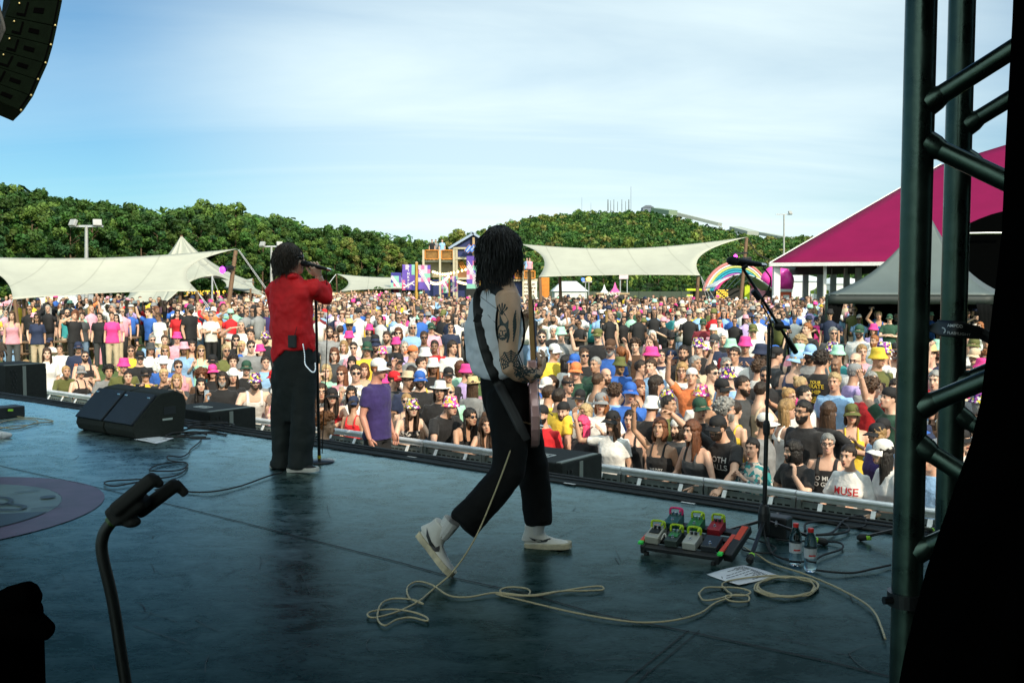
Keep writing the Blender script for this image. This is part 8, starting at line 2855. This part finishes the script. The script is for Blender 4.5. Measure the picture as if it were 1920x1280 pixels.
k = MB()
k.tube([at(602.5, 533, 7.44), at(601, 529, 7.44)], [.051, .050], 14); k.build('cuff', REDC, sg, world=True)
k = MB()
k.tube([at(541, 520, 7.28), at(548, 518, 7.27), at(556, 520, 7.30)], [.02, .022, .02], 8); k.build('collar', REDC, sg, smooth=True, world=True)
k = MB()
k.loft([tring(at(553, 648, YS), .155, .120, r_, f_), tring(at(553, 680, YS), .168, .138, r_, f_), tring(at(552, 715, YS), .162, .128, r_, f_), tring(at(551, 750, YS), .135, .10, r_, f_), tring(at(550, 790, YS), .09, .06, r_, f_)])
k.tube([at(533, 690, 7.40), at(531, 740, 7.42), at(530, 800, 7.43), at(530, 850, 7.42), at(529, 877, 7.41)], [.096, .094, .090, .088, .088], 18)
k.tube([at(569, 690, 7.32), at(570, 740, 7.30), at(568, 800, 7.28), at(564, 850, 7.27), at(562, 879, 7.26)], [.098, .096, .094, .092, .092], 18)
mts = remesh(k, .0115, 9, .028, .15, name='trousers')
mobj('trousers', mts, sg, mat('charcoal_cotton', (.005, .009, .0085), .8, var=.3, scale=7, bump=.4, bscale=14))
k = MB(); k.loft([tring(at(553, 652, YS), .160, .126, r_, f_), tring(at(553, 643, YS), .157, .123, r_, f_)]); k.build('belt', BLACKM, sg, world=True)
k = MB(); k.box(at(548, 640, 7.20), (.065, .028, .095), axes(r_, f_, (0, 0, 1)), ch=.006); bp = k.build('belt_pack', BLACK, sg, world=True)
k = MB(); k.tube([at(551, 634, 7.19), at(557, 612, 7.18)], [.003, .002], 6); k.build('antenna', BLACK, bp)
k = MB()
cpts = spline([at(568, 646, 7.19), at(571, 664, 7.18), at(572, 682, 7.17), at(578, 691, 7.17), at(586, 698, 7.18), at(591, 694, 7.2), at(591, 680, 7.22)], 6)
for i in range(0, len(cpts) - 1): k.ell(cpts[i], (.006, .006, .010), n=6)
k.build('wallet_chain', CHROME, sg, world=True)
lowb = mat('black_canvas', (.010, .010, .011), .8)
shoe(sg, at(540, 884, 7.27), at(597, 883, 7.20), Vector((0, 0, 1)), canvas=lowb, sole=mat('white_rubber', (.60, .58, .52), .6), low=True)
shoe(sg, at(506, 880, 7.45), at(545, 876, 7.52), Vector((0, 0, 1)), canvas=lowb, sole=MATS['white_rubber'], low=True)
k = MB()
k.ell(hcs + HMs @ Vector((0, .016, .022)), (.082, .103, .106), HMs, 16)
k.ell(hcs + HMs @ Vector((0, .05, -.04)), (.068, .052, .075), HMs, 16)
hair_strands(k, hcs, HMs, 230, .14, 9, .006, (.077, .098, .103), -.015, .0018)
k.build('hair', HAIRD, sg, smooth=True, world=True)
o = bpy.data.objects.new('sunglasses', hat_mesh('glasses')); link(o, sg)
o.matrix_parent_inverse = Matrix.Translation(sg.location).inverted(); o.matrix_basis = Matrix.Translation(hcs) @ HMs.to_4x4()
def mic(c, d, label, name='microphone'):
 d = d.normalized()
 a, b = perpframe(d)
 M = axes(a, b, d)
 m_ = thing(name, label, 'microphone', c)
 k = MB(); k.lathe([(.001, .028), (.014, .024), (.0225, .010), (.0245, -.006), (.0235, -.018), (.020, -.026)], c, 16, 0, M); k.build('grille', mat('mic_mesh', (.02, .022, .023), .4, .6, bump=.8, bscale=500), m_, smooth=True, world=True)
 k = MB(); k.lathe([(.021, -.026), (.0225, -.030), (.0215, -.036), (.017, -.10), (.0125, -.16), (.012, -.175)], c, 16, 0, M); k.build('handle', BLACKM, m_, smooth=True, world=True)
 k = MB(); k.lathe([(.0105, -.175), (.0105, -.205), (.008, -.21)], c, 12, 0, M); k.build('plug', CHROME, m_, world=True)
 return m_, c - d * .21
mm, tail = mic(at(570, 494, 7.34), at(570, 494, 7.34) - at(603, 502, 7.36), 'black handheld microphone at the mouth of the singer')
tag(MB().tube(spline([tail, at(612, 512, 7.38), at(615, 560, 7.45), at(613, 640, 7.5), at(610, 720, 7.55), at(606, 800, 7.6), at(604, 850, 7.66)], 6), .004, 6).build('microphone_cable', RUBBER, smooth=True), 'thin black cable hanging from the microphone of the singer', 'cable')
# ================================================================ STAGE PROPS
NEON = mat('neon_tape', (.35, .75, .03), .5)
def disc_stand():
 q = onz(601, 866, 0)
 s_ = thing('microphone_stand', 'straight black microphone stand with round base beside the singer', 'stand', q)
 k = MB(); k.lathe([(.001, .022), (.03, .020), (.105, .012), (.112, .006), (.110, 0), (.001, 0)], q, 32); smooth_by_angle(k.build('base', BLACKM, s_, world=True))
 k = MB(); t = at(592, 548, q.y - .02); k.tube([q + Vector((-.01, 0, .02)), t], [.013, .011], 12); smooth_by_angle(k.build('pole', BLACKM, s_, world=True))
 k = MB(); k.lathe([(.015, .03), (.015, .055)], q + Vector((-.01, 0, 0)), 12); k.build('neon_ring', mat('tape_yellow', (.7, .55, .02), .5), s_, world=True)
 k = MB(); k.lathe([(.016, -.05), (.020, -.03), (.020, .02), (.014, .04)], q.lerp(t, .62), 12); k.build('clutch', BLACK, s_, world=True)
disc_stand()
def tripod(q, clutch, legs, label):
 s_ = thing('microphone_stand', label, 'stand', q)
 k = MB(); k.tube([q + Vector((0, 0, .10)), q.lerp(clutch, .55)], .0125, 12); k.tube([q.lerp(clutch, .5), clutch], .009, 12); smooth_by_angle(k.build('pole', BLACKM, s_, world=True))
 k = MB(); k.lathe([(.030, .06), (.034, .09), (.034, .17), (.026, .21), (.018, .22)], q, 14); k.build('hub', BLACK, s_, world=True)
 k = MB(); k.lathe([(.016, -.03), (.020, -.015), (.020, .03), (.014, .05)], q.lerp(clutch, .52), 12); k.build('clutch', BLACK, s_, world=True)
 for e in legs:
  k = MB(); k.bar(q + Vector((0, 0, .13)), e + Vector((0, 0, .02)), .020, .016, ch=.003); l_ = k.build('leg', BLACKM, s_, world=True)
  d_ = (e - q).normalized()
  k = MB(); k.tube([e - d_ * .055 + Vector((0, 0, .031)), e - d_ * .035 + Vector((0, 0, .027))], .0155, 10); k.build('neon_ring', NEON, l_)
  k = MB(); k.tube([e - d_ * .035 + Vector((0, 0, .028)), e + d_ * .005 + Vector((0, 0, .02)), e + d_ * .02 + Vector((0, 0, .018))], [.017, .021, .012], 10); k.build('rubber_foot', RUBBER, l_)
 return s_
q = onz(1432, 1018, 0)
clutch = at(1442, 606, q.y)
bs = tripod(q, clutch, [onz(1406, 1056, 0), onz(1330, 1010, 0), onz(1545, 1022, 0)], 'black boom microphone stand with tripod legs at the right of the stage')
b0, b1 = at(1492, 660, q.y + .12), at(1392, 502, q.y - .22)
k = MB(); k.tube([b0, clutch + (b0 - clutch) * .9 * 0 + (b1 - b0) * 0 if False else b0.lerp(b1, .35), b1], [.011, .0085, .0075], 10); k.tube([b0, b0.lerp(b1, .16)], .016, 12); smooth_by_angle(k.build('boom', BLACKM, bs, world=True))
k = MB(); k.ell(b0.lerp(b1, .33), (.030, .024, .030), n=12); k.tube([b0.lerp(b1, .33) + Vector((-.03, -.02, 0)), b0.lerp(b1, .33) + Vector((.05, -.03, -.01))], .010, 8); k.build('boom_clamp', BLACK, bs, world=True)
k = MB(); k.tube([b1, at(1400, 497, q.y - .22)], .014, 10); k.tube([at(1412, 545, q.y - .15), at(1424, 560, q.y - .14)], .016, 10); k.build('mic_clip', BLACK, bs, world=True)
mm, tail = mic(at(1372, 489, q.y - .24), at(1372, 489, q.y - .24) - at(1410, 494, q.y - .20), 'black microphone clipped on the boom stand above the crowd')
def cable(pts, r, label, m_, k=8, name='cable'):
 tag(MB().tube(spline(pts, k), r, 6).build(name, m_, smooth=True), label, 'cable')
YQ = q.y
cable([tail, at(1432, 502, YQ - .2), at(1445, 522, YQ - .18), at(1440, 545, YQ - .16), at(1428, 566, YQ - .13), at(1444, 600, YQ - .03), at(1447, 640, YQ - .02), at(1440, 760, YQ - .02), at(1436, 900, YQ - .02), at(1432, 985, YQ - .03), onz(1445, 1035, .006), onz(1480, 1048, .006)], .0042, 'black cable looping from the boom microphone down its stand', RUBBER)
q2 = onz(1712, 1030, 0)
s2 = tripod(q2, at(1712, 700, q2.y), [onz(1614, 1014, 0), onz(1760, 1070, 0), onz(1750, 1000, 0)], 'second black microphone stand behind the truss tower with one leg showing')
o0, o1, o2 = onz(1202, 1038, 0), onz(1348, 1060, 0), onz(1388, 1022, 0)
ex_ = (o1 - o0); Wd = ex_.length; ex_.normalize()
ey_ = Vector((-ex_.y, ex_.x, 0)); Dp = .36
tilt = R(10)
ey2 = (ey_ * math.cos(tilt) + Vector((0, 0, 1)) * math.sin(tilt)).normalized()
ez2 = ex_.cross(ey2)
MPB = axes(ex_, ey2, ez2)
def PB_(x, y, z): return o0 + Vector((0, 0, .035)) + MPB @ Vector((x, y, z))
pbd = thing('pedalboard', 'black pedalboard frame with red side rails on the stage floor', 'pedalboard', o0)
k = MB()
for y in (.02, .12, .22, .33): k.box(PB_(Wd / 2, y, 0), (Wd, .055, .022), MPB, ch=.003)
for x in (.01, Wd - .01): k.box(PB_(x, .18, -.006), (.024, .38, .045), MPB, ch=.004)
k.build('frame', BLACK, pbd, world=True)
REDT = mat('red_tape', (.70, .06, .02), .5)
for x in (-.006, Wd + .002):
 k = MB(); k.box(PB_(x, .14, .024), (.024, .22, .012), MPB, ch=.003); k.build('red_rail', REDT, pbd, world=True)
 k = MB(); k.box(PB_(x, .015, .022), (.026, .03, .014), MPB, ch=.003); k.build('green_tab', mat('neon_green', (.05, .75, .10), .5), pbd, world=True)
for x in (.03, Wd - .03):
 for y in (.0, .34):
  k = MB(); b_ = PB_(x, y, -.02); k.tube([b_, (b_.x, b_.y, .0)], .014, 8); k.build('foot', RUBBER, pbd, world=True)
def pedal(x, y, w, d, h_, c, guard, label, knobs=3, screen=None, sw=True):
 c0 = PB_(x, y, .012)
 p_ = thing('effect_pedal', label, 'effect pedal', c0)
 m_ = mat('pedal_%d_%d_%d' % tuple(int(v * 200) for v in c), c, .35, .2, var=.1)
 k = MB(); k.loft([[PB_(x + sx * w / 2, y + sy * d / 2, .012) for sx, sy in ((-1, -1), (1, -1), (1, 1), (-1, 1))], [PB_(x + sx * w / 2, y + sy * d / 2, .012 + (h_ if sy > 0 else h_ * .72)) for sx, sy in ((-1, -1), (1, -1), (1, 1), (-1, 1))]])
 bo = k.build('case', m_, p_, world=True)
 bm_ = bo.modifiers.new('b', 'BEVEL'); bm_.width = .004; bm_.segments = 2
 top = .012 + h_ * .86
 for i in range(knobs):
  k = MB(); k.lathe([(.008, 0), (.0075, .012), (.002, .013)], PB_(x + (i - (knobs - 1) / 2) * w * .3, y + d * .22, top + .005), 10, M=MPB); k.build('knob', BLACK if c[0] > .3 else CHROME, p_, world=True)
 if sw:
  k = MB(); k.lathe([(.009, 0), (.009, .006), (.006, .007), (.006, .014), (.001, .015)], PB_(x, y - d * .22, top - .006), 10, M=MPB); k.build('foot_switch', CHROME, p_, world=True)
 if screen:
  k = MB(); k.box(PB_(x, y + d * .02, top + .001), (w * .7, d * .45, .004), MPB); k.build('plate', screen, p_, world=True)
 if guard:
  gm = mat('guard_%d' % int(guard[0] * 100), guard, .45)
  k = MB()
  xs_ = w * .46
  k.tube(spline([PB_(x - xs_, y + d * .30, top), PB_(x - xs_, y + d * .36, top + .030), PB_(x - xs_ * .5, y + d * .42, top + .034), PB_(x + xs_ * .5, y + d * .42, top + .034), PB_(x + xs_, y + d * .36, top + .030), PB_(x + xs_, y + d * .30, top)], 4), .0065, 8)
  k.tube([PB_(x + xs_ * .7, y + d * .42, top + .034), PB_(x + xs_ * .9, y + d * .10, top + .03)], .006, 8)
  k.build('knob_guard', gm, p_, smooth=True, world=True)
LIMEC, PNKC = (.42, .62, .01), (.75, .02, .16)
pedal(.075, .30, .075, .12, .055, (.02, .10, .10), PNKC, 'black and teal effect pedal with a hot pink knob guard', 3)
pedal(.205, .285, .070, .115, .055, (.03, .22, .06), LIMEC, 'green effect pedal with lime guard at the back of the board', 2)
pedal(.320, .285, .070, .115, .055, (.35, .02, .03), LIMEC, 'dark red effect pedal with lime guard', 2)
pedal(.045, .10, .078, .13, .055, (.42, .41, .35), LIMEC, 'cream effect pedal with a dark plate at the left end of the board', 2, BLACK, False)
pedal(.155, .09, .070, .12, .052, (.05, .07, .06), LIMEC, 'dark grey effect pedal with lime guard in the front row', 2, mat('green_plate', (.04, .25, .08), .4))
pedal(.255, .085, .072, .12, .055, (.48, .48, .43), LIMEC, 'white effect pedal with lime guard in the front row', 2)
pedal(.355, .10, .085, .12, .040, (.03, .035, .04), None, 'flat dark tuner pedal without a guard', 0)
k = MB(); k.bar(PB_(Wd + .03, .04, -.01), PB_(Wd + .06, .30, .05), .05, .045, ch=.006)
pe = k.build('expression_pedal', BLACK); tag(pe, 'black rocker pedal with an orange strip at the right of the pedalboard', 'effect pedal')
k = MB(); k.bar(PB_(Wd + .033, .10, .018), PB_(Wd + .058, .27, .072), .035, .006); k.build('orange_strip', REDT, pe)
for i, pts in enumerate(([PB_(.08, .16, .03), PB_(.11, .20, .07), PB_(.13, .24, .04)], [PB_(.20, .16, .03), PB_(.23, .20, .07), PB_(.25, .23, .04)], [PB_(.09, .06, .03), PB_(.105, .08, .06), PB_(.12, .07, .03)])):
 cable(pts, .004, 'short patch cable on the pedalboard between pedals, ' + ('back left', 'back middle', 'front left')[i], RUBBER if i < 2 else CANVAS, 6, 'patch_cable')
def bottle(px, py, label):
 q = onz(px, py, 0)
 b_ = thing('water_bottle', label, 'bottle', q)
 cm = mat('clear_plastic', (.95, .99, .99), .04, trans=1.0, var=.02)
 MATS['clear_plastic'].node_tree.nodes['Principled BSDF'].inputs['IOR'].default_value = 1.18
 k = MB(); k.lathe([(.001, .008), (.020, .002), (.029, .010), (.0315, .03), (.0295, .055), (.031, .075), (.031, .12), (.0305, .145), (.026, .17), (.017, .19), (.0125, .197), (.0125, .203)], q, 24); k.build('body', cm, b_, smooth=True, world=True)
 k = MB(); k.lathe([(.0145, .200), (.0145, .217), (.013, .219), (.001, .219)], q, 18); k.build('cap', mat('cap_red', (.62, .02, .015), .4), b_, world=True)
 k = MB(); k.lathe([(.0318, .072), (.0318, .122)], q, 24); k.f = k.f[:24]; k.m = k.m[:24]
 lb = k.build('paper_label', mat('label_pale', (.62, .66, .68), .4, alpha=.8), b_, smooth=True, world=True)
 k = MB()
 for t0 in range(-4, 4):
  a, c = R(-90 + t0 * 8), R(-90 + (t0 + 1) * 8)
  k.add([q + Vector((.0322 * math.cos(t), .0322 * math.sin(t), z)) for t, z in ((a, .084), (c, .084), (c, .092), (a, .091))], [(0, 1, 2, 3)])
 k.build('red_band', mat('cap_red'), lb)
bottle(1491, 1060, 'clear water bottle with red cap, the one nearer the boom stand')
bottle(1519, 1071, 'clear water bottle with red cap, the one nearer the truss tower')
def sheet(c, label, lines, seed):
 P = [onz(x, y, .004) for x, y in c]
 s_ = thing('set_list', label, 'paper', P[0])
 rs = random.Random(seed)
 def Q(u, v): return P[0].lerp(P[1], u).lerp(P[3].lerp(P[2], u), v) + Vector((0, 0, .004 * math.sin(u * 4 + v * 3) + .003))
 k = MB(); k.shell(lambda u, v: Q(u, v), 8, 8, .0008); k.build('page', PAPER, s_, smooth=True, world=True)
 k = MB()
 for i in range(lines):
  v = .10 + .8 * i / lines; u = .12
  while u < .80:
   w = rs.uniform(.03, .12)
   k.add([Q(u, v) + Vector((0, 0, .001)), Q(u + w, v) + Vector((0, 0, .001)), Q(u + w, v + .03) + Vector((0, 0, .001)), Q(u, v + .03) + Vector((0, 0, .001))], [(0, 1, 2, 3)])
   u += w + .02
   if rs.random() < .22: break
 k.build('writing', mat('ink_grey', (.07, .08, .10), .7), s_, world=True)
sheet([(1395, 1060), (1325, 1076), (1385, 1098), (1456, 1078)], 'handwritten set list sheet lying in front of the boom stand', 14, 3)
sheet([(250, 824), (300, 818), (326, 822), (292, 832)], 'white sheet of paper on the floor in front of the floor monitors', 8, 5)
CREAMC = mat('cream_cable', (.42, .36, .21), .5, var=.1)
def floor_cable(px, r, label, m_, closed=False, zs=0.0):
 rs = random.Random(len(label))
 pts = [onz(x, y, r + .004) + Vector((0, 0, abs(math.sin(i * 1.7)) * r * 1.6 + zs)) for i, (x, y) in enumerate(px)]
 cable(pts, r, label, m_)
gp = at(1001, 797, 4.88)
tangle = [(813, 1103), (785, 1128), (745, 1147), (702, 1158), (689, 1153), (700, 1145), (737, 1143), (775, 1148), (799, 1157), (800, 1165), (770, 1157), (742, 1163), (722, 1173), (708, 1160), (714, 1134), (737, 1122), (775, 1125), (794, 1133), (768, 1121), (764, 1102), (782, 1090), (810, 1097), (842, 1117), (880, 1119), (930, 1112), (990, 1116), (1050, 1109), (1105, 1108), (1131, 1105), (1126, 1100), (1098, 1101), (1050, 1109), (1000, 1118), (948, 1113), (938, 1107), (955, 1101), (984, 1103), (994, 1110), (982, 1117), (930, 1114), (985, 1127), (1060, 1145), (1130, 1159), (1200, 1166), (1262, 1164), (1312, 1150), (1340, 1131), (1372, 1118), (1362, 1106), (1354, 1096), (1372, 1088), (1420, 1081), (1455, 1080), (1474, 1084)]
pts = [gp, at(985, 792, 4.84), at(972, 796, 4.80), at(955, 850, 4.72), at(925, 930, 4.62), at(890, 1010, 4.55), at(850, 1070, 4.50)]
pts += [onz(x, y, .0085) + Vector((0, 0, .004 * abs(math.sin(i * 1.9)))) for i, (x, y) in enumerate(tangle)]
cable(pts, .0042, 'long cream guitar cable tangled on the floor from the guitar to the coil', CREAMC)
k = MB(); k.tube([at(1000, 795, 4.84), at(1018, 799, 4.86)], .008, 8); tag(k.build('jack_plug', CHROME), 'silver jack plug in the side of the pink guitar', 'plug')
coil = []
for i in range(66):
 t = i * .42; kx = 1 + .07 * math.sin(i * .9)
 coil.append((1475 + 4 * math.sin(i * .31) + 54 * kx * math.cos(t), 1101 + 19 * kx * math.sin(t)))
floor_cable(coil, .0042, 'coiled cream cable right of the set list', CREAMC)
floor_cable([(1310, 1113), (1322, 1104), (1350, 1101), (1385, 1104), (1407, 1110), (1395, 1118), (1362, 1118), (1365, 1126), (1385, 1130), (1403, 1127), (1402, 1119), (1375, 1115), (1340, 1126), (1318, 1124), (1310, 1113)], .0042, 'small loops of cream cable in front of the set list', CREAMC)
floor_cable([(1385, 1020), (1420, 1042), (1448, 1057), (1500, 1075), (1560, 1098), (1615, 1128), (1640, 1150), (1652, 1176), (1660, 1200)], .0045, 'cream cable running from the pedalboard towards the truss tower', CREAMC)
floor_cable([(1388, 1005), (1410, 1012), (1440, 1020), (1455, 1030), (1440, 1038), (1400, 1034), (1390, 1028)], .0045, 'black cable loop beside the pedalboard', RUBBER)
floor_cable([(1530, 1068), (1560, 1075), (1600, 1074), (1640, 1068), (1670, 1060)], .0055, 'black cable curving from the bottles to the truss tower', RUBBER)
floor_cable([(1455, 1010), (1480, 1016), (1540, 1015), (1575, 1020), (1578, 1030), (1545, 1042), (1525, 1052), (1500, 1054), (1470, 1050), (1446, 1035), (1440, 1010)], .0055, 'black cable looping round behind the bottles', RUBBER)
floor_cable([(1510, 995), (1512, 984), (1545, 978), (1580, 984), (1592, 995), (1570, 1003), (1530, 1005), (1560, 1000), (1580, 980), (1600, 969), (1620, 972), (1622, 985), (1600, 992), (1572, 988)], .007, 'thick black cable loops near the stage edge beside the truss', RUBBER)
floor_cable([(378, 823), (372, 832), (358, 842), (352, 852), (338, 857), (315, 856), (318, 864), (345, 868), (352, 874), (335, 882), (300, 885), (280, 881), (300, 872), (345, 866), (350, 878), (335, 890), (300, 898), (250, 900), (205, 903), (196, 908), (215, 912), (260, 905), (300, 897)], .0055, 'black cable in figure of eight loops on the floor left of the singer', RUBBER)
floor_cable([(290, 918), (320, 915), (355, 922), (400, 923), (450, 912), (500, 895), (530, 886)], .0055, 'black cable running to the feet of the singer', RUBBER)
floor_cable([(-10, 806), (20, 801), (60, 796), (70, 790), (40, 786), (5, 792), (-5, 800), (30, 804), (65, 795), (100, 790), (70, 786), (30, 780), (34, 772)], .006, 'pale cable coil at the far left of the stage floor', CREAMC)
for i, (off, lab) in enumerate(((-.10, 'black cable lying along the stage edge, nearest the crowd'), (-.17, 'second black cable lying along the stage edge'), (-.26, 'third black cable along the stage edge, nearest the performers'))):
 rs = random.Random(i)
 pts = [fr(P_EDGE + off + rs.uniform(-.025, .025), -15 + j * .8, .022 if off > -.2 else .008) for j in range(19)]
 cable(pts, .008, lab, RUBBER, 4)
rs = random.Random(12)
for j in range(7):
 c = onz(rs.uniform(345, 420), rs.uniform(800, 822), .012)
 pts = [c + Vector((.22 * math.cos(t) * rs.uniform(.7, 1.2), .16 * math.sin(t) * rs.uniform(.7, 1.2), .006 * j)) for t in np.linspace(0, 5.2, 9)]
 cable(pts, .008, 'loop in the heap of black cables beside the floor monitors', RUBBER, 5)
 bpy.context.scene.collection.objects[-1]['group'] = 'heaped cables beside the floor monitors'
k = MB()
di = onz(12, 782, 0)
k.box(di + Vector((0, 0, .06)), (.30, .22, .12), STB, ch=.01)
o = k.build('stage_box', BLACK); tag(o, 'small black cable box at the far left of the stage', 'cable box')
k = MB(); k.box(di + Vector((.10, -.10, .09)), (.05, .02, .02)); k.build('green_light', NEON, o)
k = MB(); k.box(onz(1455, 985, .06), (.10, .16, .12), STB, ch=.01); k.tube(spline([onz(1455, 985, .12), at(1458, 962, 5.75), at(1470, 975, 5.7), onz(1475, 1000, .01)], 5), .008, 6)
tag(k.build('power_box', BLACK), 'black power box with an upright plug behind the boom stand', 'power box')
gs = thing('guitar_stand', 'black tubular guitar stand with padded yoke close at left', 'stand', at(240, 1290, 2.0))
k = MB()
k.tube(spline([at(262, 1420, 2.0), at(235, 1275, 2.0), at(212, 1130, 2.0), at(192, 1040, 2.0), at(193, 1005, 2.0), at(206, 982, 2.0), at(226, 964, 2.0)], 8), .0125, 14)
k.tube([at(262, 1420, 2.0), (at(262, 1420, 2.0).x, 2.0, 0.0)], .0125, 12)
k.build('tube', mat('stand_black', (.008, .010, .009), .5), gs, smooth=True, world=True)
k = MB(); k.tube([at(207, 979, 1.995), at(216, 969, 1.995)], .0135, 14); k.build('green_band', mat('green_tape', (.03, .07, .01), .5), gs, world=True)
k = MB()
k.box(at(240, 950, 2.0), (.085, .05, .045), axes(Vector((.82, 0, .57)), (0, 1, 0), Vector((-.57, 0, .82))), ch=.010)
k.bar(at(213, 958, 1.98), at(292, 893, 1.98), .034, .030, ch=.008); k.bar(at(258, 962, 2.04), at(333, 905, 2.04), .034, .030, ch=.008)
k.bar(at(288, 893, 1.98), at(303, 912, 1.98), .012, .020, ch=.004); k.bar(at(328, 903, 2.04), at(350, 928, 2.04), .012, .020, ch=.004)
k.ell(at(246, 978, 2.0), (.022, .02, .012), n=10)
me = remesh(k, .004, 3, name='yoke'); mobj('yoke', me, gs, mat('stand_foam', (.007, .008, .007), .8))
for a in (-1, 1):
 k = MB(); b = Vector((at(262, 1420, 2.0).x, 2.0, .25)); k.tube([b, b + Vector((a * .3, .1, -.24))], .011, 10); k.build('leg', MATS['stand_black'], gs, world=True)
cs = thing('covered_case', 'dark covered equipment with a rounded handle in the shadow at the lower left corner', 'case', at(20, 1300, 1.75))
k = MB()
c = at(-165, 1225, 1.8)
k.box((c.x, 1.86, (at(0, 1200, 1.75).z) / 2), (.32, .3, at(0, 1195, 1.75).z), ch=.02)
k.tube([at(-40, 1170, 1.72), at(30, 1128, 1.72), at(68, 1108, 1.72)], [.035, .034, .024], 12)
k.tube([at(-20, 1165, 1.72), at(60, 1170, 1.72), at(100, 1186, 1.72)], [.04, .032, .015], 12)
me = remesh(k, .008, 4, name='cover'); mobj('cover', me, cs, DRAPE)
q = onz(-42, 824, 0)
person((q.x, q.y, 0), R(150), pose='down', shirt=('tee', 'brown'), hair=('short', 'dark'), legs=('trousers', 'black'), scale=1.04, shoes=True, label='performer mostly out of the picture at the far left of the stage', group=None, skin=SKINC[4])
